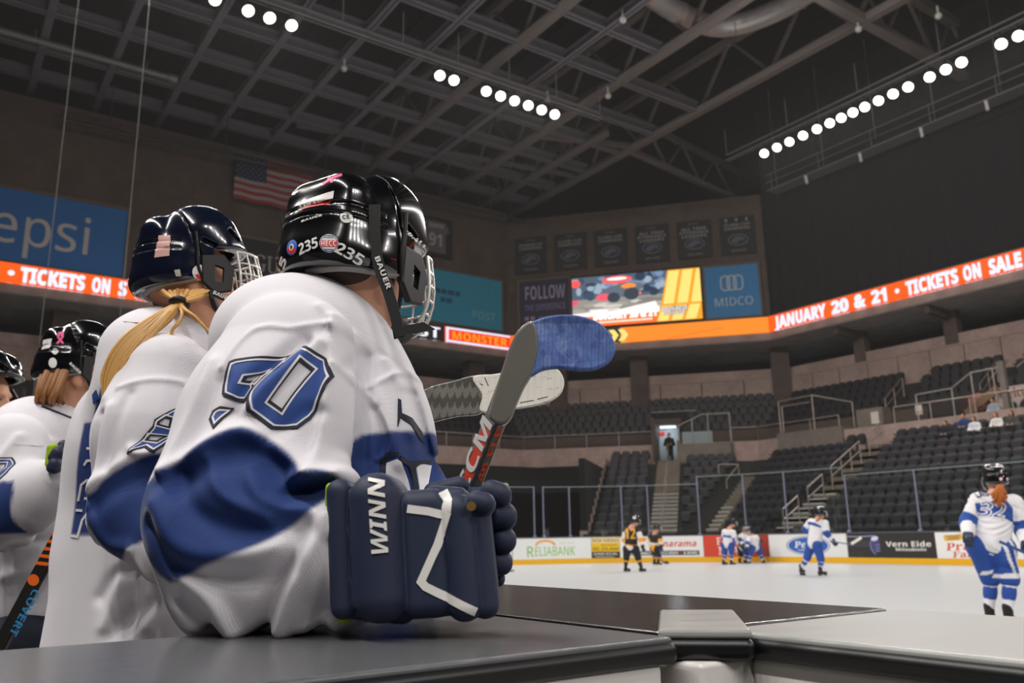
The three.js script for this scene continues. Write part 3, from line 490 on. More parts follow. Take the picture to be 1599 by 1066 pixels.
// corner wall: six banners, two signs, the video screen
const RT = [TX, 0, TZ], cp = (t, y, o = 0.27) => { const [x, z] = cornerPt(t, o); return [x, y, z]; };
const titles = [['ANDERSON CUP', 'CHAMPIONS'], ['CLARK CUP', 'CHAMPIONS'], ['CLARK CUP', 'CHAMPIONS'], ['ALL TIME', 'ATTENDANCE', 'LEADERS'], ['ALL TIME', 'ATTENDANCE', 'LEADERS'], ['CLARK CUP', 'CHAMPIONS']];
const where = ['leftmost black champions banner on the corner wall', 'second black champions banner from left on the corner wall', 'third black champions banner from left on the corner wall', 'black attendance banner left of its twin on the corner wall', 'black attendance banner next to the rightmost banner', 'rightmost black banner with three trophies on the corner wall'];
titles.forEach((ls, i) => {
  const t0 = -13.0 + i * 2.8;
  wallBoard('championship_banner', where[i], 'banner', cp(t0, 18.95), RT, 2.2, 2.6, (g, w, h) => {
    g.fillStyle = '#1d1d20'; g.fillRect(0, 0, w, h); if (i === 5) { g.fillStyle = '#8d8987'; for (const x of [0.15, 0.45, 0.75]) { g.fillRect(w * x, h * 0.04, w * 0.08, h * 0.09); } } else fit(g, 'USHL', w * 0.34, h * 0.05, w * 0.32, h * 0.06, '#6d6a68');
    ls.forEach((s, k) => fit(g, s, w * (ls.length > 2 && k === 1 ? 0.06 : 0.12), h * (0.17 + k * 0.1), w * (ls.length > 2 && k === 1 ? 0.88 : 0.76), h * 0.08, '#a09b98'));
    g.strokeStyle = '#74737a'; g.lineWidth = 7; g.beginPath(); g.ellipse(w * 0.5, h * 0.62, w * 0.28, h * 0.14, 0, 0, 7); g.stroke(); g.fillStyle = '#5a5f70'; g.beginPath(); g.moveTo(w * 0.28, h * 0.66); g.quadraticCurveTo(w * 0.42, h * 0.48, w * 0.6, h * 0.54); g.quadraticCurveTo(w * 0.72, h * 0.56, w * 0.68, h * 0.68); g.quadraticCurveTo(w * 0.6, h * 0.58, w * 0.5, h * 0.68); g.quadraticCurveTo(w * 0.4, h * 0.74, w * 0.28, h * 0.66); g.fill();
    fit(g, ['2014-2015', '2014-2015', '2006-2007', '2011-2012', '2012-2013', '2018-2019'][i], w * 0.28, h * 0.87, w * 0.44, h * 0.06, '#85817f');
  }, 256, 300, null);
});
wallBoard('wall_sign', 'dark purple follow sign left of the video screen', 'sign', cp(-12.75, 14.75), RT, 3.5, 3.6, (g, w, h) => { g.fillStyle = '#2a2440'; g.fillRect(0, 0, w, h); fit(g, 'FOLLOW', w * 0.1, h * 0.1, w * 0.82, h * 0.27, '#a99cc0'); fit(g, 'THE EXPERIENCE', w * 0.1, h * 0.46, w * 0.82, h * 0.13, '#7f6fa5'); g.fillStyle = '#7f6fa5'; g.fillRect(w * 0.38, h * 0.72, w * 0.44, h * 0.04); g.fillStyle = '#a08bc0'; g.fillRect(w * 0.1, h * 0.7, w * 0.08, h * 0.08); g.fillRect(w * 0.22, h * 0.7, w * 0.08, h * 0.08); g.fillStyle = '#c08bb0'; g.fillRect(w * 0.1, h * 0.83, w * 0.08, h * 0.08); }, 300, 310, mGold, 0.12);
wallBoard('wall_sign', 'blue sign with linked rings right of the video screen', 'sign', cp(-0.22, 14.75), RT, 3.4, 3.45, (g, w, h) => {
  g.fillStyle = '#3a8cc8'; g.fillRect(0, 0, w, h); g.strokeStyle = '#c4ced6'; g.lineWidth = 9;
  for (const x of [0.38, 0.5, 0.62]) { g.beginPath(); g.roundRect ? g.roundRect(w * x - 26, h * 0.2, 52, h * 0.28, 24) : g.ellipse(w * x, h * 0.34, 26, h * 0.14, 0, 0, 7); g.stroke(); }
  fit(g, 'MIDCO', w * 0.14, h * 0.62, w * 0.74, h * 0.16, '#c4ced6', 'normal');
}, 320, 320, mGold, 0.13);
wallBoard('video_screen', 'lit video screen showing a truck event on the corner wall', 'screen', cp(-9.05, 14.75, 0.2), RT, 8.55, 3.5, (g, w, h) => {
  g.fillStyle = '#4a5a6c'; g.fillRect(0, 0, w, h * 0.45); g.fillStyle = '#8f8a84'; g.fillRect(0, h * 0.45, w, h * 0.3); g.fillStyle = '#efe9e6'; g.fillRect(0, h * 0.66, w, h * 0.2);
  const r = R3(4), el = (c, x, y, a, b, o = 0) => { g.fillStyle = c; g.beginPath(); g.ellipse(w * x, h * y, w * a, h * b, o, 0, 7); g.fill(); };
  for (let i = 0; i < 60; i++) el(['#32455c', '#6d86a3', '#93a4b4', '#203448'][i % 4], 0.02 + 0.7 * r(), 0.02 + 0.38 * r(), 0.02 + 0.03 * r(), 0.03 + 0.06 * r());
  for (let i = 0; i < 20; i++) el(['#c9c4ba', '#a29a90', '#7a7672'][i % 3], 0.7 * r(), 0.5 + 0.2 * r(), 0.05 + 0.05 * r(), 0.03);
  el('#f2564f', 0.03, 0.12, 0.04, 0.08); el('#5b6672', 0.4, 0.3, 0.17, 0.11, -0.1); el('#ef5a5e', 0.36, 0.1, 0.12, 0.08); el('#ffffff', 0.36, 0.08, 0.08, 0.03); el('#f08a3a', 0.45, 0.24, 0.06, 0.05); el('#ef5668', 0.25, 0.43, 0.06, 0.07); el('#ef7a50', 0.5, 0.4, 0.05, 0.04); el('#2d3a48', 0.33, 0.45, 0.05, 0.1); el('#2d3a48', 0.47, 0.4, 0.06, 0.12); el('#f04a70', 0.02, 0.5, 0.03, 0.05);
  g.fillStyle = '#f8f2ea'; g.beginPath(); g.moveTo(w * 0.3, h * 0.72); g.lineTo(w * 0.65, h * 0.58); g.lineTo(w * 0.7, h * 0.85); g.lineTo(w * 0.1, h * 0.85); g.fill();
  g.fillStyle = '#ff6a14'; g.fillRect(0, h * 0.8, w, h * 0.2);
  fit(g, 'JANUARY 20 & 21', w * 0.16, h * 0.74, w * 0.5, h * 0.13, '#ffffff', 'bold', 'sans-serif', '#d8401a', 8); g.fillStyle = '#ffe9dc'; g.fillRect(w * 0.2, h * 0.91, w * 0.42, h * 0.03);
  g.fillStyle = '#e89a1a'; g.beginPath(); g.moveTo(w * 0.755, 0); g.lineTo(w, 0); g.lineTo(w, h); g.lineTo(w * 0.65, h); g.lineTo(w * 0.7, h * 0.6); g.fill(); g.fillStyle = '#ffd873';
  for (const k of [0, 0.105, 0.21]) { g.beginPath(); g.moveTo(w * (0.765 + k), h * 0.02); g.lineTo(w * (0.845 + k), h * 0.02); g.lineTo(w * (0.79 + k), h * 0.66); g.lineTo(w * (0.71 + k), h * 0.66); g.fill(); g.beginPath(); g.moveTo(w * (0.7 + k), h * 0.7); g.lineTo(w * (0.78 + k), h * 0.7); g.lineTo(w * (0.74 + k), h * 0.98); g.lineTo(w * (0.66 + k), h * 0.98); g.fill(); }
  fit(g, 'TOUGHEST', w * 0.69, h * 0.72, w * 0.2, h * 0.08, '#f4f4f8', 'bold', 'sans-serif', '#223', 16); fit(g, 'MONSTER TOUR', w * 0.71, h * 0.82, w * 0.16, h * 0.05, '#f4f4f8', 'bold', 'sans-serif', '#223', 16);
}, 860, 350, M(0x201c1a, 0.8), 0.1, 0.6, 1.1);
// small screens glowing at the back of the suites
for (const [t, w, l] of [[1.3, 2.2, 'thin lit strip screen in the suite left of the corner column'], [5.2, 0.9, 'small pale lit screen in the suite right of the corner column']]) wallBoard('suite_screen', l, 'screen', cp(t, 11.1, 4.2), RT, w, 0.42, (g, W2, H2) => { g.fillStyle = '#7f90c8'; g.fillRect(0, 0, W2, H2); if (w > 1) { g.fillStyle = '#e8a520'; g.fillRect(W2 * 0.55, 0, W2, H2); } else { g.fillStyle = '#9fc0f0'; g.fillRect(10, 10, 40, 30); } }, 128, 48, mDark, 0.04, 0.6, 0.8);
// ------------------------------------------------------------------ stairs, portal, rails
const AISLE_Z = -23.85;
function stairs(label, origin, dir, wide, k0, k1, noseTo) { // origin(k) gives row position; steps of half a row
  const g = thing('aisle_stairs', label, 'stairs'); const side = [-dir[1], dir[0]];
  for (let k = k0; k < k1; k++) for (let h = 0; h < 2; h++) {
    const [x, z] = origin(k + h * 0.5), y = lowY(k) - (h ? -0.209 : 0), a = wide / 2;
    const q = (u, v) => [x + dir[0] * u + side[0] * v, z + dir[1] * u + side[1] * v];
    part('step', prism([q(0, -a), q(0, a), q(0.41, a), q(0.41, -a)], Math.max(0, y - 0.3), y + 0.012), mStep, g);
    if (k < noseTo) part('step_edge', prism([q(-0.012, -a), q(-0.012, a), q(0.05, a), q(0.05, -a)], y - 0.03, y + 0.02), mNose, g);
  }
  return g;
}
stairs('aisle stairs with pale step edges below the lit portal', (k) => cornerPt(-2.95, lowO(k)), [NX, NZ], 1.3, 0, 12, 7);
stairs('aisle stairs with handrails climbing the far side seats', (k) => [CX + lowO(k), AISLE_Z], [1, 0], 1.2, 0, 12, 6);
stairs('aisle stairs half hidden between corner and side seats', (k) => { const p = ptA(lowO(k)); return [p[0] - 0.3, p[1] + 0.6]; }, [0.933, -0.359], 0.6, 0, 9, 5);
function hoop(name, label, pts, mid, cat = 'handrail', r = 0.03) { const g = thing(name, label, cat); part('rail', tube(pts, r, 40, 7), mRail, g); for (const m of mid) part(m.length > 2 ? 'rail' : 'post', rod(m[0], m[1], r * 0.85, 7), mRail, g); return g; }
// handrails on the far side aisle
for (const [k0, k1, l] of [[1.6, 3.0, 'lowest looped handrail on the far side aisle'], [3.9, 5.4, 'short looped handrail above the lowest on the far side aisle'], [6.3, 9.4, 'longest handrail halfway up the far side aisle'], [10.4, 12.0, 'topmost handrail on the far side aisle']]) {
  const at = (k, dy) => [CX + lowO(k), lowY(k) + dy, AISLE_Z + 0.05], n = Math.max(1, Math.round((k1 - k0) / 1.05)), mids = [];
  const g = thing('handrail', l, 'handrail');
  part('rail', merge([rod(at(k0, 0.95), at(k1, 0.95), 0.032, 7), rod(at(k0, 0.5), at(k1, 0.5), 0.028, 7)]), mRail, g);
  for (let i = 0; i <= n; i++) { const k = lerp(k0, k1, i / n); part('post', rod(at(k, -0.2), at(k, 0.95), 0.03, 7), mRail, g); }
}
{ // centre rail of the corner stairs
  const at = (k, dy) => { const [x, z] = cornerPt(-2.95, lowO(k)); return [x, lowY(k) + dy, z]; };
  const g = thing('handrail', 'thin centre handrail on the stairs below the portal', 'handrail');
  part('rail', rod(at(1, 0.9), at(11.5, 0.9), 0.025, 6), mRail, g); for (let k = 1; k < 12; k += 2) part('post', rod(at(k, 0), at(k, 0.9), 0.025, 6), mRail, g);
}
// rails on the parapet, in bays
function parapetRail(label, a, b, y0 = 6.3, y1 = 7.1) {
  const g = thing('parapet_rail', label, 'railing'), L = Math.hypot(b[0] - a[0], b[1] - a[1]), n = Math.max(1, Math.round(L / 1.9));
  part('rail', rod([a[0], y1, a[1]], [b[0], y1, b[1]], 0.035, 7), mRail, g);
  for (let i = 0; i <= n; i++) { const x = lerp(a[0], b[0], i / n), z = lerp(a[1], b[1], i / n); part('post', rod([x, y0, z], [x, y1, z], 0.03, 6), mRail, g); }
  return g;
}
parapetRail('railing on the parapet above the far side seats right of the aisle', [39.25, ZN], [39.25, -23.1]);
parapetRail('railing on the parapet between corner seats and far side aisle', [39.25, -26.2], ptA(-3.8));
parapetRail('railing on the corner parapet right of the portal', ptA(-3.8), cornerPt(0.7, -3.8));
parapetRail('railing on the corner parapet left of the portal', cornerPt(-3.9, -3.8), ptB(-3.8));
parapetRail('railing on the end parapet behind the sticks', ptB(-3.8), [10, -42]);
// portal surround: concrete cheek with frame, lit doorway behind
{
  const g = thing('stair_portal', 'concrete stair portal with rails beside the lit doorway', 'portal');
  const q = (t, o) => cornerPt(t, o), wall = (t0, t1, o0, o1, y0, y1, m, nm = 'cheek_wall') => part(nm, prism([q(t0, o0), q(t1, o0), q(t1, o1), q(t0, o1)], y0, y1), m, g);
  wall(-2.3, 0.75, -4.1, -3.9, 4.6, 6.25, mConc); wall(0.6, 0.75, -4.1, -1.9, 4.9, 6.25, mConc); wall(-2.45, -2.3, -4.1, 0.6, 5.3, 6.5, mConc); wall(-3.9, -3.75, -4.1, 0.6, 5.3, 7.9, mBrown);
  wall(-3.9, -2.2, -2, 0.6, 7.75, 8.05, mBrown, 'lintel');
  const rl = (t0, o0, y0, t1, o1, y1, r = 0.04) => { const a = q(t0, o0), b = q(t1, o1); part('rail', rod([a[0], y0, a[1]], [b[0], y1, b[1]], r, 7), mRail, g); };
  rl(-2.3, -4, 6.25, -2.3, -4, 7.35); rl(0.65, -4, 6.25, 0.65, -4, 7.95); rl(-2.3, -4, 7.35, -0.9, -4, 7.95); rl(-0.9, -4, 7.95, 0.65, -4, 7.95); rl(-1.5, -4, 6.25, -1.5, -4, 7.7); rl(-0.6, -4, 6.25, -0.6, -4, 7.95); rl(0.65, -4, 7.95, 0.65, -2, 7.6); rl(-3.85, -4, 8.2, -1.2, -4, 8.2, 0.03);
  wall(-2.2, -0.4, -1.98, -1.9, 6.3, 7.2, M(0x9fb0b4, 0.5), 'window_panel');
  const d = thing('doorway', 'pale lit doorway at the top of the corner stairs', 'doorway');
  part('door_leaf', prism([q(-2.45, 0.45), q(-3.75, 0.45), q(-3.75, 0.52), q(-2.45, 0.52)], 5.3, 7.75), M(0xb9c6c8, 0.5), d);
  part('exit_sign', prism([q(-3.4, 0.38), q(-3.7, 0.38), q(-3.7, 0.43), q(-3.4, 0.43)], 7.3, 7.52), new THREE.MeshStandardMaterial({ color: 0x400, emissive: 0xe02818, emissiveIntensity: 1 }), d);
  part('ceiling_light', prism([q(-2.6, -0.9), q(-3.6, -0.9), q(-3.6, -0.3), q(-2.6, -0.3)], 7.68, 7.75), new THREE.MeshStandardMaterial({ color: 0x333333, emissive: 0xe6f2ff, emissiveIntensity: 1.6 }), d);
  const p = q(-3.1, -0.6), l = new THREE.PointLight(0xe6f2ff, 3.2); l.name = 'doorway_lamp'; l.position.set(p[0], 7.6, p[1]); l.castShadow = true; l.shadow.radius = 10; scene.add(l);
}
// rails round the gate of the lower corner
{
  const q = (t, o, y) => { const [x, z] = cornerPt(t, o); return [x, y, z]; };
  const g = thing('platform_rail', 'square rail frame standing among the corner seats', 'railing');
  part('rail', merge([rod(q(-0.15, -6.6, 4.8), q(0.9, -6.2, 4.8), 0.035, 7), rod(q(-0.15, -6.6, 3.6), q(-0.15, -6.6, 4.8), 0.035, 7), rod(q(0.9, -6.2, 3.8), q(0.9, -6.2, 4.8), 0.035, 7), rod(q(0.9, -6.2, 4.75), q(0.2, -7.6, 3.9), 0.035, 7), rod(q(0.2, -7.6, 3.35), q(1.2, -7.6, 3.35), 0.05, 7), rod(q(0.2, -7.6, 3.3), q(0.2, -7.6, 3.9), 0.035, 7)]), mRail, g);
  // concrete blocks and railings of the two gangways on the far side
  const w = thing('gangway_block', 'concrete gangway block with square rail frame left of far side aisle', 'gangway'); part('block', prism([[39.0, -25.95], [39.0, -30.0], [41.2, -30.0], [41.2, -25.95]], 4.6, 6.5), mConc, w);
  const R = (h, pts2) => part('rail', merge(pts2.map(([a, b]) => rod(a, b, 0.04, 7))), mRail, h);
  R(w, [[[39.1, 6.5, -29.8], [39.1, 8.3, -29.8]], [[39.1, 8.3, -29.8], [39.1, 8.35, -27.6]], [[39.1, 8.35, -27.6], [40.6, 7.9, -26.2]], [[39.1, 6.5, -27.6], [39.1, 8.35, -27.6]], [[39.1, 8.0, -29.6], [39.1, 8.0, -27.8]], [[39.1, 6.6, -29.6], [39.1, 8.0, -29.6]], [[40.6, 5.3, -26.2], [40.6, 7.9, -26.2]]]);
  part('sloped_cheek', prism([[40.4, -24.4], [40.4, -25.9], [41.2, -25.9], [41.2, -24.4]], 5.3, 7.4), mConc, w);
  const v = thing('gangway_block', 'concrete gangway with stepped rails right of far side aisle', 'gangway');
  part('block', prism([[40.9, -14.5], [40.9, -22.3], [41.2, -22.3], [41.2, -14.5]], 5.35, 7.5), mTread, v); part('column', prism([[39.3, -17.7], [39.3, -17.95], [39.55, -17.95], [39.55, -17.7]], 5.35, 8.5), mConc, v);
  R(v, [[[40.2, 5.4, -22.4], [40.2, 7.7, -22.4]], [[40.2, 7.7, -22.4], [40.2, 7.75, -20.6]], [[40.2, 7.75, -20.6], [40.2, 8.35, -19.6]], [[40.2, 8.35, -19.6], [40.2, 8.4, -17.8]], [[40.2, 5.4, -20.6], [40.2, 7.75, -20.6]], [[40.2, 5.4, -19.6], [40.2, 8.35, -19.6]], [[40.2, 5.4, -18.6], [40.2, 8.4, -18.6]], [[40.4, 8.0, -18.8], [41.8, 8.9, -18.6]], [[40.4, 8.3, -17.6], [41.8, 9.1, -17.4]], [[41.8, 8.2, -17.4], [41.8, 9.1, -17.4]]]);
  part('sloped_cheek', bar([40.5, 6.5, -20.2], [40.5, 7.5, -18.6], 0.1, 0.35), M(0x8a6a50, 0.8), v);
}
// rails on the upper tier aisles
for (const [z, l] of [[-25.0, 'slanting double rail climbing the upper tier left'], [-15.8, 'slanting double rail climbing the upper tier right'], [-20.0, 'slanting double rail on the upper tier middle']]) {
  const g = thing('handrail', l, 'handrail'), at = (k, dy) => [CX + upO(k), upY(k) + dy, z]; part('rail', merge([rod(at(0.2, 0.95), at(2.6, 0.95), 0.03, 6), rod(at(0.2, 0.5), at(2.6, 0.5), 0.03, 6)]), mRail, g); for (const k of [0.2, 1.4, 2.6]) part('post', rod(at(k, -0.1), at(k, 0.95), 0.03, 6), mRail, g);
}
// banners on the wall of the walkway
{
  const t = canvasTex(512, 110, (g, w, h) => { g.fillStyle = '#c9b6ae'; g.fillRect(0, 0, w, h); fit(g, 'Welcome', w * 0.05, h * 0.08, w * 0.45, h * 0.42, '#8a2f2a', 'bold', 'serif'); fit(g, 'to', w * 0.28, h * 0.56, w * 0.12, h * 0.32, '#8a2f2a', 'bold', 'serif'); });
  tag(part('welcome_banner', panel([40.86, 6.5, -19.0], [0, 0, 1], [0, 1, 0], 4.2, 1.05, 0.03), M(0xffffff, 0.8, { map: t })), 'pale welcome banner with red script on the walkway wall', 'banner');
  const t2 = canvasTex(256, 128, (g, w, h) => { g.fillStyle = '#3a2622'; g.fillRect(0, 0, w, h); g.fillStyle = '#a8604a'; g.beginPath(); g.ellipse(w * 0.55, h * 0.5, w * 0.26, h * 0.42, 0, 0, 7); g.fill(); g.fillStyle = '#d8a08a'; for (let i = 0; i < 4; i++) g.fillRect(w * 0.38, h * (0.25 + i * 0.14), w * 0.34, 6); });
  tag(part('crest_banner', panel([40.86, 6.5, -20.6], [0, 0, 1], [0, 1, 0], 1.55, 1.05, 0.03), M(0xffffff, 0.8, { map: t2 })), 'dark banner with a reddish round crest left of the welcome banner', 'banner');
}
// lit lime header and pale frame of the gate at the rink end
{
  const g = thing('rink_gate', 'pale gate frame with lime green header at the rink end behind the gloves', 'gate');
  part('header', rbox(7.6, 0.24, 0.22, 0.04, 16.7, 3.2, RZ - 0.25), M(0x9fd019, 0.5), g);
  for (const x of [12.9, 20.4]) part('post', box(0.12, 2.3, 0.12, x, 2.2, RZ - 0.25), M(0xdad8d4, 0.4), g);
}

// ------------------------------------------------------------------ seats
const mSeat = M(0x26262a, 0.55), mSeatRest = M(0x26262a, 0.55);
function seatGeo() {
  const s = new THREE.Shape(); s.moveTo(-0.23, 0); s.lineTo(-0.23, 0.36); s.quadraticCurveTo(-0.22, 0.47, -0.1, 0.48); s.lineTo(0.1, 0.48); s.quadraticCurveTo(0.22, 0.47, 0.23, 0.36); s.lineTo(0.23, 0); s.closePath();
  const back = new THREE.ExtrudeGeometry(s, { depth: 0.05, bevelEnabled: true, bevelSize: 0.012, bevelThickness: 0.012, bevelSegments: 1, curveSegments: 3 }).rotateX(-0.16).translate(0, 0.4, -0.22);
  const pan = rbox(0.42, 0.4, 0.07, 0.02, 0, 0.6, -0.1, 1), arm = (x) => box(0.045, 0.05, 0.3, x, 0.62, -0.05), leg = (x) => box(0.04, 0.62, 0.06, x, 0.3, -0.14);
  return merge([back, pan, arm(-0.26), arm(0.26), leg(-0.26), leg(0.26)]);
}
const SEAT = seatGeo();
const places = [];
function seatRow(a, b, o, y, n, skip) { // a..b line at the back third of the tread, facing inwards (-n)
  const L = Math.hypot(b[0] - a[0], b[1] - a[1]), N = Math.floor(L / 0.545);
  for (let i = 0; i < N; i++) { const t = (i + 0.5) / N, x = lerp(a[0], b[0], t), z = lerp(a[1], b[1], t); if (skip && skip(x, z)) continue; places.push({ x, y, z, turn: Math.atan2(-n[0], -n[1]) }); }
}
for (let k = 0; k < rowsLow; k++) {
  const o = lowO(k) + 0.55, a = ptA(o);
  seatRow([CX + o, ZN - 1], [a[0], a[1] + 0.75 + 0.5], o, lowY(k), [1, 0], (x, z) => Math.abs(z - AISLE_Z) < 0.95 || (k > 10 && z < -25.6 && z > -30.3));
  seatRow([a[0] - TX * 0.9, a[1] - TZ * 0.9], cornerPt(T_TUNNEL + 0.3, o), o, lowY(k), [NX, NZ], (x, z) => { const t = x * TX + z * TZ; return Math.abs(t + 2.95) < 0.95 || (k > 10 && t > -2.7 && t < 1.1); });
}
for (let k = 0; k < rowsUp; k++) {
  const o = upO(k) + 0.55, a = ptA(o), b = ptB(o);
  seatRow([CX + o, ZN - 1], [a[0], a[1] + 0.3], o, upY(k), [1, 0], (x, z) => [-25, -15.8, -20].some((q) => Math.abs(z - q) < 0.7));
  seatRow([a[0] - TX * 0.3, a[1] - TZ * 0.3], [b[0] + TX * 0.3, b[1] + TZ * 0.3], o, upY(k), [NX, NZ], (x, z) => { const t = x * TX + z * TZ; return k < 3 && t > -4.2 && t < -1.9; });
  seatRow([b[0] - 0.4, b[1]], [14, b[1]], o, upY(k), [0, -1]);
}
{
  const v = new THREE.Vector3();
  for (const s of places) { v.set(s.x, s.y + 0.6, s.z).project(camera); s.in = Math.abs(v.x) < 0.995 && v.y < 1 && v.y > -0.52 && v.x > 0.03; s.d = Math.hypot(s.x, s.z); }
  places.sort((p, q) => (q.in - p.in) || (p.d - q.d));
  const region = (s) => {
    if (s.y > 6) return ['empty black folding seat in the upper tier', 'upper tier seats'];
    const t = s.x * TX + s.z * TZ, side = Math.abs(Math.sin(s.turn)) > 0.99, row = s.y < 2 ? 'front rows' : s.y < 3.8 ? 'middle rows' : 'back rows';
    if (side && s.z > AISLE_Z) return [`empty black folding seat right of far side aisle, in the ${row}`, `seats right of far side aisle, ${row}`];
    if (side) return [`empty black folding seat left of far side aisle, in the ${row}`, `seats left of far side aisle, ${row}`];
    return t > -2.95 ? [`empty black folding corner seat right of the portal stairs, in the ${row}`, `corner seats right of stairs, ${row}`] : [`empty black folding corner seat left of the portal stairs, in the ${row}`, `corner seats left of stairs, ${row}`];
  };
  places.slice(0, 300).forEach((s) => { const m = part('stadium_seat', SEAT, mSeat); m.position.set(s.x, s.y, s.z); m.rotation.y = s.turn; const rg = region(s); tag(m, rg[0], 'seat', rg[1]); });
  const rest = places.slice(300), im = new THREE.InstancedMesh(SEAT, mSeatRest, rest.length), o = new THREE.Object3D(); im.name = 'distant_seats'; im.castShadow = im.receiveShadow = true;
  rest.forEach((s, i) => { o.position.set(s.x, s.y, s.z); o.rotation.y = s.turn; o.updateMatrix(); im.setMatrixAt(i, o.matrix); });
  tag(im, 'rows of black folding seats further up the bowl', 'seats', null, 'stuff'); scene.add(im);
}
// ------------------------------------------------------------------ modelling with distance fields
const bnd = (f, lo, hi) => { f.lo = lo; f.hi = hi; return f; };
const joinB = (f, list) => bnd(f, [0, 1, 2].map((i) => Math.min(...list.map((g) => g.lo[i]))), [0, 1, 2].map((i) => Math.max(...list.map((g) => g.hi[i]))));
const smin = (a, b, k) => { const h = Math.max(k - Math.abs(a - b), 0) / k; return Math.min(a, b) - h * h * k * 0.25; };
const smax = (a, b, k) => -smin(-a, -b, k);
const sub3 = (a, b) => [a[0] - b[0], a[1] - b[1], a[2] - b[2]], add3 = (a, b) => [a[0] + b[0], a[1] + b[1], a[2] + b[2]], mul3 = (a, s) => [a[0] * s, a[1] * s, a[2] * s], mix3 = (a, b, t) => [lerp(a[0], b[0], t), lerp(a[1], b[1], t), lerp(a[2], b[2], t)];
const dot3 = (a, b) => a[0] * b[0] + a[1] * b[1] + a[2] * b[2], len3 = (a) => Math.hypot(...a), norm3 = (a) => mul3(a, 1 / len3(a)), cross3 = (a, b) => [a[1] * b[2] - a[2] * b[1], a[2] * b[0] - a[0] * b[2], a[0] * b[1] - a[1] * b[0]];
function cap(a, b, ra, rb = ra) { // tapered capsule
  const dx = b[0] - a[0], dy = b[1] - a[1], dz = b[2] - a[2], L = dx * dx + dy * dy + dz * dz || 1e-9;
  return bnd((x, y, z) => { const px = x - a[0], py = y - a[1], pz = z - a[2], t = Math.min(1, Math.max(0, (px * dx + py * dy + pz * dz) / L)), qx = px - dx * t, qy = py - dy * t, qz = pz - dz * t; return Math.sqrt(qx * qx + qy * qy + qz * qz) - (ra + (rb - ra) * t); }, [0, 1, 2].map((i) => Math.min(a[i] - ra, b[i] - rb)), [0, 1, 2].map((i) => Math.max(a[i] + ra, b[i] + rb)));
}
function ell(c, r, B) { // ellipsoid, optionally in a basis [ex, ey, ez]
  const [rx, ry, rz] = r, rm = Math.min(rx, ry, rz), rM = B ? [Math.max(rx, ry, rz), Math.max(rx, ry, rz), Math.max(rx, ry, rz)] : r;
  return bnd((x, y, z) => { let a = x - c[0], b = y - c[1], d = z - c[2]; if (B) { const X = a * B[0][0] + b * B[0][1] + d * B[0][2], Y = a * B[1][0] + b * B[1][1] + d * B[1][2]; d = a * B[2][0] + b * B[2][1] + d * B[2][2]; a = X; b = Y; }
    const k0 = Math.sqrt((a / rx) ** 2 + (b / ry) ** 2 + (d / rz) ** 2), k1 = Math.sqrt((a / rx / rx) ** 2 + (b / ry / ry) ** 2 + (d / rz / rz) ** 2); return k0 < 1e-4 ? -rm : k0 * (k0 - 1) / k1; }, sub3(c, rM), add3(c, rM));
}
function bx(c, h, r, B) { // rounded box
  const R = Math.hypot(...h), rM = B ? [R, R, R] : h;
  return bnd((x, y, z) => { let a = x - c[0], b = y - c[1], d = z - c[2]; if (B) { const X = a * B[0][0] + b * B[0][1] + d * B[0][2], Y = a * B[1][0] + b * B[1][1] + d * B[1][2]; d = a * B[2][0] + b * B[2][1] + d * B[2][2]; a = X; b = Y; }
    const qx = Math.abs(a) - h[0] + r, qy = Math.abs(b) - h[1] + r, qz = Math.abs(d) - h[2] + r; return Math.hypot(Math.max(qx, 0), Math.max(qy, 0), Math.max(qz, 0)) + Math.min(Math.max(qx, qy, qz), 0) - r; }, sub3(c, rM), add3(c, rM));
}
const union = (...f) => joinB((x, y, z) => { let d = 1e9; for (const g of f) { const e = g(x, y, z); if (e < d) d = e; } return d; }, f);
const blend = (k, ...f) => joinB((x, y, z) => { let d = f[0](x, y, z); for (let i = 1; i < f.length; i++) d = smin(d, f[i](x, y, z), k); return d; }, f);
const minus = (f, g, k = 0.004) => bnd((x, y, z) => smax(f(x, y, z), -g(x, y, z), k), f.lo, f.hi);
const both = (f, g, k = 0.004) => bnd((x, y, z) => smax(f(x, y, z), g(x, y, z), k), f.lo, f.hi);
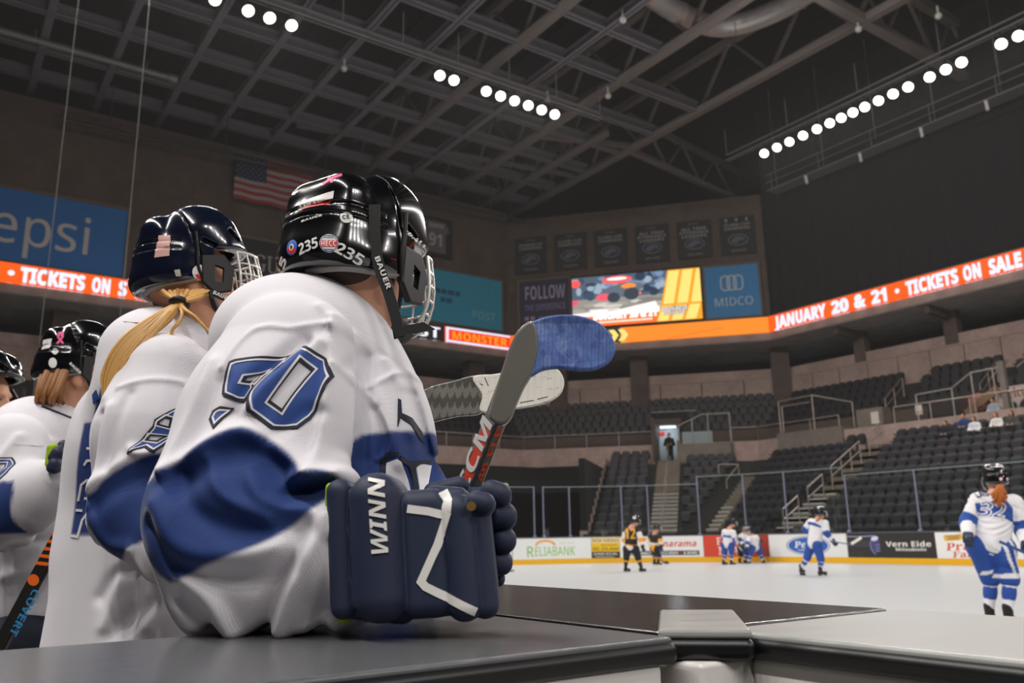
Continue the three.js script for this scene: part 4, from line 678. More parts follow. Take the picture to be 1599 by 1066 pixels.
// surface nets; lo/hi in metres; opt.color(x,y,z,n) -> linear rgb; opt.uv
function meshSDF(f, lo, hi, cell, opt = {}) {
  if (typeof lo === 'number') return meshSDF(f, f.lo.map((v) => v - 0.03), f.hi.map((v) => v + 0.03), lo, hi || {});
  const B = 6, n = [0, 1, 2].map((i) => Math.ceil((hi[i] - lo[i]) / cell / B) * B + 1), [nx, ny, nz] = n, G = new Float32Array(nx * ny * nz), at = (i, j, k) => (k * ny + j) * nx + i;
  const half = B * cell / 2, reach = half * 1.7321 * (opt.margin || 1.35), done = new Uint8Array(nx * ny * nz); G.fill(1e3);
  const active = [];
  for (let k = 0; k + B < nz; k += B) for (let j = 0; j + B < ny; j += B) for (let i = 0; i + B < nx; i += B) {
    const c = f(lo[0] + i * cell + half, lo[1] + j * cell + half, lo[2] + k * cell + half);
    if (Math.abs(c) > reach) { continue; }
    active.push([i, j, k]);
    for (let c2 = k; c2 <= k + B; c2++) for (let b = j; b <= j + B; b++) for (let a = i; a <= i + B; a++) { const q = at(a, b, c2); if (!done[q]) { done[q] = 1; G[q] = f(lo[0] + a * cell, lo[1] + b * cell, lo[2] + c2 * cell); } }
  }
  const vid = new Map(), P = [], I = [];
  const C = [[0, 0, 0], [1, 0, 0], [0, 1, 0], [1, 1, 0], [0, 0, 1], [1, 0, 1], [0, 1, 1], [1, 1, 1]], E = [[0, 1], [2, 3], [4, 5], [6, 7], [0, 2], [1, 3], [4, 6], [5, 7], [0, 4], [1, 5], [2, 6], [3, 7]];
  for (const [i0, j0, k0] of active) for (let k = k0; k < k0 + B; k++) for (let j = j0; j < j0 + B; j++) for (let i = i0; i < i0 + B; i++) {
    let m = 0; const v = []; for (let q = 0; q < 8; q++) { const g = G[at(i + C[q][0], j + C[q][1], k + C[q][2])]; v.push(g); if (g < 0) m |= 1 << q; }
    if (m === 0 || m === 255) continue;
    let x = 0, y = 0, z = 0, c = 0; for (const [a, b] of E) if ((v[a] < 0) !== (v[b] < 0)) { const t = v[a] / (v[a] - v[b]); x += lerp(C[a][0], C[b][0], t); y += lerp(C[a][1], C[b][1], t); z += lerp(C[a][2], C[b][2], t); c++; }
    vid.set(at(i, j, k), P.length / 3); P.push(lo[0] + (i + x / c) * cell, lo[1] + (j + y / c) * cell, lo[2] + (k + z / c) * cell);
  }
  const dx = 1, dy = nx, dz = nx * ny;
  for (const q of vid.keys()) {
    const g0 = G[q];
    for (const [d, u, w] of [[dx, dy, dz], [dy, dz, dx], [dz, dx, dy]]) {
      const g1 = G[q + d]; if (g1 > 900 || (g0 < 0) === (g1 < 0)) continue;
      const a = vid.get(q), b = vid.get(q - u), c = vid.get(q - u - w), e = vid.get(q - w); if (b === undefined || c === undefined || e === undefined) continue;
      if (g0 < 0) I.push(a, b, c, a, c, e); else I.push(a, c, b, a, e, c);
    }
  }
  const nv = P.length / 3, N = new Float32Array(P.length), h = cell * 0.5;
  // two relaxation steps towards the true surface, then normals
  for (let i = 0; i < nv; i++) {
    let x = P[3 * i], y = P[3 * i + 1], z = P[3 * i + 2], gx, gy, gz, L;
    gx = f(x + h, y, z) - f(x - h, y, z); gy = f(x, y + h, z) - f(x, y - h, z); gz = f(x, y, z + h) - f(x, y, z - h); L = Math.hypot(gx, gy, gz) || 1; gx /= L; gy /= L; gz /= L;
    const d = clamp(f(x, y, z), -cell, cell); x -= gx * d * 0.8; y -= gy * d * 0.8; z -= gz * d * 0.8;
    P[3 * i] = x; P[3 * i + 1] = y; P[3 * i + 2] = z; N[3 * i] = gx; N[3 * i + 1] = gy; N[3 * i + 2] = gz;
  }
  const g = new THREE.BufferGeometry(); g.setAttribute('position', new THREE.Float32BufferAttribute(P, 3)); g.setAttribute('normal', new THREE.BufferAttribute(N, 3)); g.setIndex(I);
  if (opt.color) { const col = new Float32Array(P.length); for (let i = 0; i < nv; i++) { const c = opt.color(P[3 * i], P[3 * i + 1], P[3 * i + 2], N[3 * i], N[3 * i + 1], N[3 * i + 2]); col.set(c, 3 * i); } g.setAttribute('color', new THREE.BufferAttribute(col, 3)); }
  const uv = new Float32Array(nv * 2), us = opt.uvScale || 60;
  for (let i = 0; i < nv; i++) { uv[2 * i] = (P[3 * i] + 0.6 * P[3 * i + 2]) * us; uv[2 * i + 1] = (P[3 * i + 1] + 0.35 * P[3 * i + 2]) * us; }
  g.setAttribute('uv', new THREE.BufferAttribute(uv, 2));
  return g;
}
const lin = (hex) => { const c = new THREE.Color(hex); return [c.r, c.g, c.b]; };
const mixc = (a, b, t) => [lerp(a[0], b[0], t), lerp(a[1], b[1], t), lerp(a[2], b[2], t)];
// signed distance to a closed polygon (negative inside)
function polyDist(poly) {
  const n = poly.length;
  return (x, y) => { let d = 1e9, ins = false; for (let i = 0, j = n - 1; i < n; j = i++) { const [ax, ay] = poly[j], [bx2, by] = poly[i], ex = bx2 - ax, ey = by - ay, wx = x - ax, wy = y - ay, t = clamp((wx * ex + wy * ey) / (ex * ex + ey * ey || 1e-9)); const qx = wx - ex * t, qy = wy - ey * t; d = Math.min(d, qx * qx + qy * qy); if ((ay > y) !== (by > y) && x < (bx2 - ax) * (y - ay) / (by - ay) + ax) ins = !ins; } return (ins ? -1 : 1) * Math.sqrt(d); };
}
function lineDist(pts) { return (x, y) => { let d = 1e9; for (let i = 1; i < pts.length; i++) { const [ax, ay] = pts[i - 1], [bx2, by] = pts[i], ex = bx2 - ax, ey = by - ay, wx = x - ax, wy = y - ay, t = clamp((wx * ex + wy * ey) / (ex * ex + ey * ey || 1e-9)); d = Math.min(d, (wx - ex * t) ** 2 + (wy - ey * t) ** 2); } return Math.sqrt(d); }; }
const pxy = (list, d) => list.map(([x, y]) => V(x, y, d).slice(0, 2));
function smoothPoly(list, n = 4) { return new THREE.CatmullRomCurve3(list.map((p) => new THREE.Vector3(p[0], p[1], 0)), true, 'centripetal').getPoints(list.length * n).map((p) => [p.x, p.y]); }
function smoothLine(list, n = 5) { return new THREE.CatmullRomCurve3(list.map((p) => new THREE.Vector3(p[0], p[1], 0)), false, 'centripetal').getPoints(list.length * n).map((p) => [p.x, p.y]); }
// lay flat shapes (THREE.Shape list, in the plane of u and v at origin o) on the surface of f, travelling along dir; a sewn or printed layer of real thickness
function applique(f, shapes, o, u, v, dir, lift = 0.0012, maxEdge = 0.006, reach = 0.5) {
  let tri = []; for (const s of [].concat(shapes)) { const g = new THREE.ShapeGeometry(s, 6), p = g.attributes.position, ix = g.index.array; for (let i = 0; i < ix.length; i += 3) tri.push([0, 1, 2].map((k) => [p.getX(ix[i + k]), p.getY(ix[i + k])])); }
  for (let it = 0; it < 14; it++) { let more = false; const out = []; for (const t of tri) { let m = 0, e = 0; for (let k = 0; k < 3; k++) { const l = Math.hypot(t[k][0] - t[(k + 1) % 3][0], t[k][1] - t[(k + 1) % 3][1]); if (l > m) { m = l; e = k; } } if (m > maxEdge) { more = true; const a = t[e], b = t[(e + 1) % 3], c = t[(e + 2) % 3], q = [(a[0] + b[0]) / 2, (a[1] + b[1]) / 2]; out.push([a, q, c], [q, b, c]); } else out.push(t); } tri = out; if (!more || tri.length > 60000) break; }
  const ids = new Map(), P = [], N = [], I = [], h = 0.0015, edges = new Map();
  const vert = (p) => { const key = Math.round(p[0] * 1e5) + ',' + Math.round(p[1] * 1e5); if (ids.has(key)) return ids.get(key);
    let q = [0, 1, 2].map((k) => o[k] + u[k] * p[0] + v[k] * p[1] - dir[k] * reach * 0.5), t = 0; for (let i = 0; i < 60; i++) { const d = f(...q); if (d < 2e-4) break; t += d * 0.8; if (t > reach) break; q = [0, 1, 2].map((k) => q[k] + dir[k] * d * 0.8); }
    let n = [f(q[0] + h, q[1], q[2]) - f(q[0] - h, q[1], q[2]), f(q[0], q[1] + h, q[2]) - f(q[0], q[1] - h, q[2]), f(q[0], q[1], q[2] + h) - f(q[0], q[1], q[2] - h)]; n = norm3(n);
    const id = P.length / 6; P.push(...add3(q, mul3(n, lift)), ...add3(q, mul3(n, -0.002))); N.push(...n, ...n); const r = t > reach ? -1 : id; ids.set(key, r); return r; };
  for (const t of tri) { let [a, b, c] = t.map(vert); if (a < 0 || b < 0 || c < 0) continue; const A = P.slice(a * 6, a * 6 + 3), Bq = P.slice(b * 6, b * 6 + 3), Cq = P.slice(c * 6, c * 6 + 3); if (Math.max(len3(sub3(A, Bq)), len3(sub3(Bq, Cq)), len3(sub3(Cq, A))) > maxEdge * 4.5) continue; if (dot3(cross3(sub3(Bq, A), sub3(Cq, A)), N.slice(a * 6, a * 6 + 3)) < 0) [b, c] = [c, b]; I.push(2 * a, 2 * b, 2 * c); for (const [m, n2] of [[a, b], [b, c], [c, a]]) { const k = Math.min(m, n2) + '_' + Math.max(m, n2); edges.set(k, edges.has(k) ? null : [m, n2]); } }
  for (const e of edges.values()) if (e) { const [m, n2] = e; I.push(2 * m, 2 * m + 1, 2 * n2 + 1, 2 * m, 2 * n2 + 1, 2 * n2); }
  const g = new THREE.BufferGeometry(); g.setAttribute('position', new THREE.Float32BufferAttribute(P, 3)); g.setAttribute('normal', new THREE.Float32BufferAttribute(N, 3)); g.setAttribute('uv', new THREE.Float32BufferAttribute(new Float32Array(P.length / 3 * 2), 2)); g.setIndex(I); return g;
}
function shapeOf(poly, holes = []) { const s = new THREE.Shape(poly.map((p) => new THREE.Vector2(...p))); for (const h of holes) s.holes.push(new THREE.Path(h.map((p) => new THREE.Vector2(...p)))); return s; }
function strokeShape(pts, w, closed) { // outline strip round a polyline
  const n = pts.length, L = [], R = []; for (let i = 0; i < n; i++) { const a = pts[closed ? (i + n - 1) % n : Math.max(0, i - 1)], b = pts[closed ? (i + 1) % n : Math.min(n - 1, i + 1)], p = pts[i]; let d1 = [p[0] - a[0], p[1] - a[1]], d2 = [b[0] - p[0], b[1] - p[1]]; const l1 = Math.hypot(...d1) || 1, l2 = Math.hypot(...d2) || 1; if (l1 > 1e-9 && Math.hypot(d1[0], d1[1]) > 1e-9) d1 = [d1[0] / l1, d1[1] / l1]; else d1 = [d2[0] / l2, d2[1] / l2]; if (Math.hypot(...d2) > 1e-9) d2 = [d2[0] / l2, d2[1] / l2]; else d2 = d1; let t = [d1[0] + d2[0], d1[1] + d2[1]]; const lt = Math.hypot(...t) || 1; t = [t[0] / lt, t[1] / lt]; const c = Math.max(0.5, t[0] * d1[0] + t[1] * d1[1]), nn = [-t[1] * w / 2 / c, t[0] * w / 2 / c]; L.push([p[0] + nn[0], p[1] + nn[1]]); R.push([p[0] - nn[0], p[1] - nn[1]]); }
  if (closed) { const area = (q) => q.reduce((s, p, i) => { const r = q[(i + 1) % q.length]; return s + p[0] * r[1] - r[0] * p[1]; }, 0), o = Math.abs(area(L)) > Math.abs(area(R)) ? [L, R] : [R, L]; return shapeOf(o[0], [o[1]]); }
  return shapeOf([...L, ...R.reverse()]);
}

// a field given in local axes (X, Y, Z unit vectors) round a centre
const placed = (f, c, X, Y, Z) => { const R = Math.hypot(...[0, 1, 2].map((i) => Math.max(Math.abs(f.lo[i]), Math.abs(f.hi[i])))); return bnd((x, y, z) => { const a = x - c[0], b = y - c[1], d = z - c[2]; return f(a * X[0] + b * X[1] + d * X[2], a * Y[0] + b * Y[1] + d * Y[2], a * Z[0] + b * Z[1] + d * Z[2]); }, c.map((v) => v - R), c.map((v) => v + R)); };
const basisGeo = (g, c, X, Y, Z) => g.applyMatrix4(new THREE.Matrix4().makeBasis(new THREE.Vector3(...X), new THREE.Vector3(...Y), new THREE.Vector3(...Z)).setPosition(...c));
// lettering as shapes: baseline from a to b (px), cap height h px, at depth d; returns shapes in the upright plane
const FONT = await new FontLoader().loadAsync('fonts/droid/droid_sans_bold.typeface.json');
function textShapes(str, map) { // map([u, v]) with u along the text 0..1 and v up 0..1
  const sh = FONT.generateShapes(str, 100); let x0 = 1e9, x1 = -1e9; const P = sh.map((s) => { const e = s.extractPoints(4); for (const p of e.shape) { x0 = Math.min(x0, p.x); x1 = Math.max(x1, p.x); } return e; });
  const q = (p) => map([(p.x - x0) / (x1 - x0), p.y / 100]);
  return P.map((e) => shapeOf(e.shape.map(q), e.holes.map((h) => h.map(q))));
}
function textPx(str, a, b, h, d, slant = 0) { const dx = b[0] - a[0], dy = b[1] - a[1], L = Math.hypot(dx, dy), ux = -dy / L * -1, n = [dy / L, -dx / L]; return textShapes(str, ([u, v]) => V(a[0] + dx * u + n[0] * h * v + dx / L * slant * v * h, a[1] + dy * u + n[1] * h * v + dy / L * slant * v * h, d).slice(0, 2)); }
const ringPx = (cx, cy, rx, ry, d, n = 24) => Array.from({ length: n }, (_, i) => V(cx + rx * Math.cos(i / n * 6.2832), cy + ry * Math.sin(i / n * 6.2832), d).slice(0, 2));
const sew = (f, shapes, d, lift = 0.001, edge = 0.006, reach = 0.7) => applique(f, shapes, [0, 0, -d], [1, 0, 0], [0, 1, 0], [0, 0, -1], lift, edge, reach);
// ------------------------------------------------------------------ bench ledges nearest the camera
const mLedgeDark = M(0x17130f, 0.2, { bumpMap: texConcrete, bumpScale: 0.0006 }), mLedge = M(0x5a5b5e, 0.24, { bumpMap: texConcrete, bumpScale: 0.0006 }), mLedgeGrey = M(0x9c9d9a, 0.28, { bumpMap: texConcrete, bumpScale: 0.0006 }), mWhitePanel = M(0xd9d6d2, 0.4);
{ // cap tops lie 0.12 m below the eye: a grey sheet on a black edge moulding
  const T = 1.01, sheet = (w, d, x, z) => uvBox(rbox(w - 0.012, 0.01, d - 0.012, 0.0045, x, T - 0.005, z, 2), 3), edge = (w, d, x, z, t = 0.026) => rbox(w, t, d, 0.011, x, T - 0.005 - t / 2, z, 3);
  const mEdge = M(0x0e0e10, 0.4);
  const a = thing('bench_partition', 'dark capped partition wall between the benches in the foreground', 'partition');
  part('cap', sheet(3.54, 0.45, -1.0, -0.983), mLedge, a); part('edge_moulding', edge(3.54, 0.45, -1.0, -0.983), mEdge, a);
  part('wall_panel', rbox(3.5, 0.985, 0.43, 0.01, -1.0, 0.49, -0.983, 2), mWhitePanel, a);
  const b = thing('board_ledge', 'grey capped rink board ledge at the lower right corner', 'ledge');
  part('cap', sheet(0.435, 2.92, 1.075, 0.668), mLedgeGrey, b); part('edge_moulding', edge(0.435, 2.92, 1.075, 0.668), mEdge, b);
  part('board_panel', rbox(0.41, 0.985, 2.86, 0.01, 1.075, 0.49, 0.69, 2), mWhitePanel, b);
  const c = thing('corner_joint', 'small grey cap piece bridging partition and board ledge', 'ledge');
  part('cap', uvBox(rbox(0.112, 0.012, 0.28, 0.005, 0, 0, 0, 2).rotateY(-Math.PI / 4).translate(0.903, T + 0.001, -0.849), 3), mLedgeGrey, c); part('edge_moulding', rbox(0.118, 0.026, 0.286, 0.01, 0, 0, 0, 2).rotateY(-Math.PI / 4).translate(0.903, T - 0.017, -0.849), mEdge, c);
  part('corner_post', rbox(0.16, 0.98, 0.16, 0.006, 0.862, 0.49, -0.818, 2), mWhitePanel, c);
  const d = thing('board_ledge', 'dark capped rink board ledge running away under the gloves', 'ledge');
  part('cap', sheet(0.51, 18.5, 1.035, -10.05), mLedgeDark, d); part('edge_moulding', edge(0.51, 18.5, 1.035, -10.05), mEdge, d);
  part('board_panel', box(0.2, 0.985, 18.4, 1.05, 0.4925, -10.05), mWhitePanel, d); part('kickplate', box(0.02, 0.2, 18.4, 1.158, 0.1, -10.05), mKick, d);
  tag(part('bench_floor', uvBox(box(5.5, 0.06, 18, -1.85, 0.03, -7.5), 1), M(0x1b1b1d, 0.9)), 'black rubber floor of the players bench', 'floor', null, 'structure');
}

// ------------------------------------------------------------------ cloth, skin and gear materials
const texKnit = dataTex(64, (u, v, i, j) => { const a = (i % 8) - 3.5, b = ((j + (Math.floor(i / 8) % 2) * 4) % 8) - 3.5; return 0.35 + 0.65 * clamp((a * a + b * b) / 20); });
const mCloth = M(0xffffff, 0.82, { vertexColors: true, sheen: 0.25, sheenRoughness: 0.6, sheenColor: new THREE.Color(0xffffff), bumpMap: texKnit, bumpScale: 0.00035 });
const WHITE = lin(0xd9d6dc), BLUE = lin(0x18346f), NAVY = lin(0x1c2440), mTwill = M(0x24468c, 0.7), mTwillWhite = M(0xdcdade, 0.75), mTwillDark = M(0x14192c, 0.75), mPiping = M(0xdad7de, 0.85);
const mSkin = M(0xc89072, 0.5, { sheen: 0.2 }), mNavyGlove = M(0x1a243f, 0.62, { sheen: 0.25, sheenRoughness: 0.5, sheenColor: new THREE.Color(0x7080a0), bumpMap: texKnit, bumpScale: 0.0003 }), mLime = M(0x9ab81a, 0.8), mPants = M(0x10142a, 0.8);
const benchFrame = (g, b) => { g.position.set(...toWorld([b[0], 0, b[2]])); g.rotation.y = -YAW; return (geo) => geo.translate(-b[0], 0, -b[2]); };
// push the surface out (or in) along drawn fold lines
function folded(f, list, d) {
  const L = list.map(([pts, amp, w]) => { const q = smoothLine(pxy(pts, d)); let x0 = 1e9, x1 = -1e9, y0 = 1e9, y1 = -1e9; for (const [x, y] of q) { x0 = Math.min(x0, x); x1 = Math.max(x1, x); y0 = Math.min(y0, y); y1 = Math.max(y1, y); } const m = 3 * w; return { dist: lineDist(q), amp, w, x0: x0 - m, x1: x1 + m, y0: y0 - m, y1: y1 + m }; });
  return (x, y, z) => { let v = f(x, y, z); if (v > 0.08 || v < -0.08) return v; for (const l of L) if (x > l.x0 && x < l.x1 && y > l.y0 && y < l.y1) { const e = l.dist(x, y) / l.w; if (e < 3) v -= l.amp * Math.exp(-e * e); } return v; };
}
// outlined numeral: list of [outer polygon, holes] in px at depth d
function numeral(f, g, fr, d, outer, holes, name = 'number') {
  const o = pxy(outer, d), hs = holes.map((h) => pxy(h, d)), Z = [0, 0, -d + 0.0], args = [Z, [1, 0, 0], [0, 1, 0], [0, 0, -1]];
  const n = part(name, fr(applique(f, shapeOf(o, hs), ...args, 0.0016, 0.006, 0.6)), mTwill, g);
  for (const p of [o, ...hs]) { part('number_outline', fr(applique(f, strokeShape(p, 0.0042, true), ...args, 0.0024, 0.005, 0.6)), mTwillDark, n); }
  for (const p of [o, ...hs]) { const c = p.reduce((s, q) => [s[0] + q[0] / p.length, s[1] + q[1] / p.length], [0, 0]), k = p === o ? -0.004 : 0.004; part('number_piping', fr(applique(f, strokeShape(p.map((q) => { const l = Math.hypot(q[0] - c[0], q[1] - c[1]); return [q[0] + (q[0] - c[0]) / l * k, q[1] + (q[1] - c[1]) / l * k]; }), 0.0022, true), ...args, 0.0026, 0.005, 0.6)), mTwillWhite, n); }
}
function seam(f, g, fr, d, pts, w = 0.0055, m = mPiping) { return part('seam', fr(applique(f, strokeShape(smoothLine(pxy(pts, d), 6), w), [0, 0, -d], [1, 0, 0], [0, 1, 0], [0, 0, -1], 0.0018, 0.006, 0.6)), m, g); }

// ------------------------------------------------------------------ helmets, gloves, skates, sticks
const mShellBlack = M(0x07080d, 0.16, { clearcoat: 1, clearcoatRoughness: 0.06 }), mShellNavy = M(0x0b1226, 0.16, { clearcoat: 1, clearcoatRoughness: 0.06 }), mMatte = M(0x0b0b0d, 0.55), mWire = M(0xd8d6d2, 0.3, { metalness: 0.3 }), mWhiteGloss = M(0xe6e4e0, 0.4), mRed = M(0xd8312a, 0.5), mPinkS = M(0xe8508a, 0.5), mPad = M(0x2a2a2e, 0.8), mGuard = M(0x0b0b0e, 0.5);
// local axes of a helmet: X forward, Y up, Z to the wearer's right
const helmetShell = (() => {
  const rear0 = ell([-0.012, -0.008, 0], [0.142, 0.122, 0.116]), rearB = bx([-0.035, 0.025, 0], [0.1, 0.093, 0.094], 0.055), rear = (x, y, z) => smin(rear0(x, y, z), rearB(x, y, z), 0.02), lobeR = ell([0.018, 0.062, 0.058], [0.1, 0.088, 0.058]), lobeL = ell([0.018, 0.062, -0.058], [0.1, 0.088, 0.058]), brow = ell([0.055, 0.012, 0], [0.1, 0.082, 0.108]), low = ell([-0.03, -0.055, 0], [0.132, 0.075, 0.114]);
  const hull = (x, y, z) => smin(smin(smin(smin(rear(x, y, z), lobeR(x, y, z), 0.012), lobeL(x, y, z), 0.012), brow(x, y, z), 0.03), low(x, y, z), 0.02);
  const inner = ell([0, -0.02, 0], [0.125, 0.115, 0.1]), valley = cap([-0.16, 0.135, 0], [0.06, 0.165, 0], 0.024, 0.036);
  const vents = [[0.06, 0.095, 0.078, 0.5], [0.1, 0.062, 0.086, 0.7], [0.03, 0.03, 0.115, 0.4]].flatMap(([x, y, z, a]) => [1, -1].map((s) => bx([x, y, z * s], [0.02, 0.0065, 0.02], 0.004, [[Math.cos(a), -Math.sin(a), 0], [Math.sin(a), Math.cos(a), 0], [0, 0, 1]])));
  const f = (x, y, z) => {
    const h0 = hull(x, y, z); let h = h0; if (h0 > 0.06) return h0;
    h = smax(h, -valley(x, y, z), 0.012);
    const g = (q, w, dep) => { h = smax(h, -Math.max(Math.abs(q) - w, -(h0 + dep)), 0.002); };
    g(x + 0.012 - 0.35 * (0.05 - y), 0.0022, 0.005);                             // joint between front and rear shell
    if (x < -0.04) { g(y - 0.034, 0.004, 0.005); g(y - 0.012, 0.0025, 0.004); }    // bands across the back
    for (const v of vents) h = smax(h, -v(x, y, z), 0.003);
    h = smax(h, -inner(x, y, z), 0.004);
    const under = -(y + 0.088 - 0.1 * (x + 0.13)); h = smax(h, under, 0.006);     // lower rim
    const face = Math.min(x - 0.045, 0.012 - y + 0.15 * (x - 0.05)); h = smax(h, face, 0.01);  // face opening
    return h;
  };
  return bnd(f, [-0.17, -0.12, -0.135], [0.17, 0.16, 0.135]);
})();
function headAxes(theta, pitch = 0, roll = 0) {
  const X = [Math.cos(theta) * Math.cos(pitch), Math.sin(pitch), -Math.sin(theta) * Math.cos(pitch)]; let Z = norm3(cross3(X, [0, 1, 0])), Y = cross3(Z, X);
  const c = Math.cos(roll), s = Math.sin(roll); return [X, add3(mul3(Y, c), mul3(Z, s)), add3(mul3(Z, c), mul3(Y, -s))];
}
function helmet(g, fr, c, A, mat, cell, cage = true, scale = 1) {
  const at = (geo) => fr(basisGeo(geo.scale(scale, scale, scale), c, ...A));
  const h = part('helmet', at(meshSDF(helmetShell, cell, { margin: 1.6 })), mat, g);
  const f0 = placed(helmetShell, [0, 0, 0], ...A), f = bnd((x, y, z) => f0((x - c[0]) / scale, (y - c[1]) / scale, (z - c[2]) / scale) * scale, [0, 0, 0], [0, 0, 0]);
  part('padding', at(merge([tube([[-0.12, -0.085, 0], [-0.1, -0.084, 0.07], [-0.02, -0.072, 0.102], [0.04, -0.055, 0.1]], 0.009, 24, 6), tube([[-0.12, -0.085, 0], [-0.1, -0.084, -0.07], [-0.02, -0.072, -0.102], [0.04, -0.055, -0.1]], 0.009, 24, 6)])), M(0x8d8a86, 0.8), h);
  for (const s of [1, -1]) {
    const ear = new THREE.Shape([[-0.035, 0.03], [0.02, 0.035], [0.045, 0.0], [0.035, -0.06], [-0.005, -0.068], [-0.035, -0.04]].map((p) => new THREE.Vector2(...p))); ear.holes.push(new THREE.Path([[-0.004, 0.008], [0.02, 0.0], [0.016, -0.04], [-0.006, -0.038]].map((p) => new THREE.Vector2(...p))));
    part('ear_guard', at(new THREE.ExtrudeGeometry(ear, { depth: 0.008, bevelEnabled: true, bevelSize: 0.003, bevelThickness: 0.003, bevelSegments: 2, curveSegments: 4 }).rotateY(s * 0.12).translate(0.045, -0.04, s * 0.108 - 0.004)), mGuard, h);
    part('strap', at(tube([[-0.005, 0.055, s * 0.124], [-0.002, 0.01, s * 0.123], [0.0, -0.045, s * 0.118], [0.03, -0.1, s * 0.098], [0.06, -0.15, s * 0.06]], 0.0045, 20, 6)), mMatte, h);
  }
  if (cage) {
    const W = []; const col = (a) => { const z = 0.098 * Math.sin(a), x = 0.095 + 0.085 * Math.cos(a); return [x, z]; };
    const ring = (y, k = 1, r = 0.0026, a0 = 1.45) => W.push(tube(Array.from({ length: 11 }, (_, i) => { const a = lerp(-a0, a0, i / 10), [x, z] = col(a); return [0.04 + (x - 0.04) * k, y, z * k]; }), r, 30, 6));
    ring(0.012, 0.98, 0.0038); ring(-0.02, 1.03); ring(-0.05, 1.06); ring(-0.08, 1.05); ring(-0.108, 1.0); ring(-0.135, 0.86, 0.0036, 1.2);
    for (const a of [-1.45, -1.1, -0.72, -0.36, 0, 0.36, 0.72, 1.1, 1.45]) { const [x, z] = col(a), q = (k, y) => [0.04 + (x - 0.04) * k, y, z * k]; W.push(tube([q(0.98, 0.012), q(1.04, -0.03), q(1.06, -0.06), q(1.03, -0.1), q(0.9, -0.135)], Math.abs(a) > 1.4 ? 0.0036 : 0.0024, 16, 6)); }
    part('cage', at(merge(W)), mWire, h);
    part('chin_cup', at(meshSDF(both(minus(ell([0.1, -0.128, 0], [0.07, 0.035, 0.055]), ell([0.085, -0.115, 0], [0.062, 0.032, 0.048])), bnd((x, y) => y + 0.112, [0, 0, 0], [0, 0, 0])), 0.004)), mMatte, h);
  }
  return { h, f };
}
// head with face, in the same axes
function headField(c, A, s = 1) {
  const f = blend(0.02, ell([0, 0.0, 0], [0.098, 0.11, 0.076]), ell([0.035, -0.07, 0], [0.06, 0.07, 0.055]), ell([0.1, -0.045, 0], [0.014, 0.022, 0.011]), ell([0.07, 0.0, 0.03], [0.03, 0.012, 0.024]), ell([0.07, 0.0, -0.03], [0.03, 0.012, 0.024]), ell([0.0, -0.035, 0.076], [0.02, 0.03, 0.012]), ell([0.0, -0.035, -0.076], [0.02, 0.03, 0.012]), ell([0.083, -0.083, 0], [0.012, 0.009, 0.022]));
  const dents = union(ell([0.094, -0.022, 0.031], [0.012, 0.008, 0.013]), ell([0.094, -0.022, -0.031], [0.012, 0.008, 0.013]), bx([0.098, -0.085, 0], [0.012, 0.0016, 0.02], 0.001));
  return placed(minus(f, dents, 0.006), c, ...A);
}
const SKIN = lin(0xd0977a), LIP = lin(0xb0625a), EYE_C = lin(0x2a201c);
const headColor = (c, A) => (x, y, z) => { const p = [x - c[0], y - c[1], z - c[2]], X = dot3(p, A[0]), Y = dot3(p, A[1]), Z = dot3(p, A[2]); if (X > 0.075 && Math.abs(Y + 0.085) < 0.009 && Math.abs(Z) < 0.024) return LIP; if (X > 0.07 && Math.abs(Y + 0.022) < 0.006 && Math.abs(Math.abs(Z) - 0.031) < 0.011) return EYE_C; return SKIN; };
const mBody = M(0xffffff, 0.55, { vertexColors: true });
// trousers, socks, skates below a bench player or a skater
function legs(g, fr, hips, knees, ankles, toes, o) {
  const mPant = o.pant, cell = o.cell;
  const pant = blend(0.05, cap(hips[0], mix3(hips[0], knees[0], 0.95), 0.125, o.pr || 0.1), cap(hips[1], mix3(hips[1], knees[1], 0.95), 0.125, o.pr || 0.1), cap(hips[0], hips[1], 0.13, 0.13));
  const P = part('pants', fr(meshSDF(pant, cell, { color: o.pantColor || (() => lin(o.pantHex)) })), mCloth, g);
  for (let i = 0; i < 2; i++) {
    const k = knees[i], a = ankles[i], t = toes[i], up = mix3(k, hips[i], 0.12);
    const sock = blend(0.03, cap(up, k, 0.07, 0.075), cap(k, mix3(k, a, 0.45), 0.075, 0.066), cap(mix3(k, a, 0.4), mix3(k, a, 0.92), 0.068, 0.05));
    part('sock', fr(meshSDF(sock, cell, { color: (x, y, z) => { const d = sub3(a, k), s = dot3(sub3([x, y, z], k), d) / dot3(d, d); return o.sock(s); } })), mCloth, g);
    const dir = norm3([t[0] - a[0], 0, t[2] - a[2]]), low = [a[0], a[1] - 0.085, a[2]], side = [dir[2], 0, -dir[0]], B = [dir, [0, 1, 0], side];
    const boot = blend(0.03, cap([a[0], a[1] + 0.05, a[2]], low, 0.055, 0.048), cap(low, add3(low, mul3(dir, 0.13)), 0.045, 0.04), ell(add3(low, mul3(dir, -0.03)), [0.05, 0.045, 0.042]));
    const s = part('skate', fr(meshSDF(boot, cell, { color: () => lin(o.boot || 0x14100f) })), mCloth, g);
    const bl = new THREE.BoxGeometry(0.29, 0.05, 0.004).translate(0.05, -0.02, 0), hold = merge([new RoundedBoxGeometry(0.06, 0.05, 0.025, 1, 0.008).translate(-0.03, 0.005, 0), new RoundedBoxGeometry(0.06, 0.05, 0.025, 1, 0.008).translate(0.12, 0.005, 0)]);
    const base = [low[0], low[1] - 0.065, low[2]];
    part('blade', fr(basisGeo(bl, base, ...B)), mWire, s); part('blade_holder', fr(basisGeo(hold, base, ...B)), mWhiteGloss, s);
  }
  return P;
}
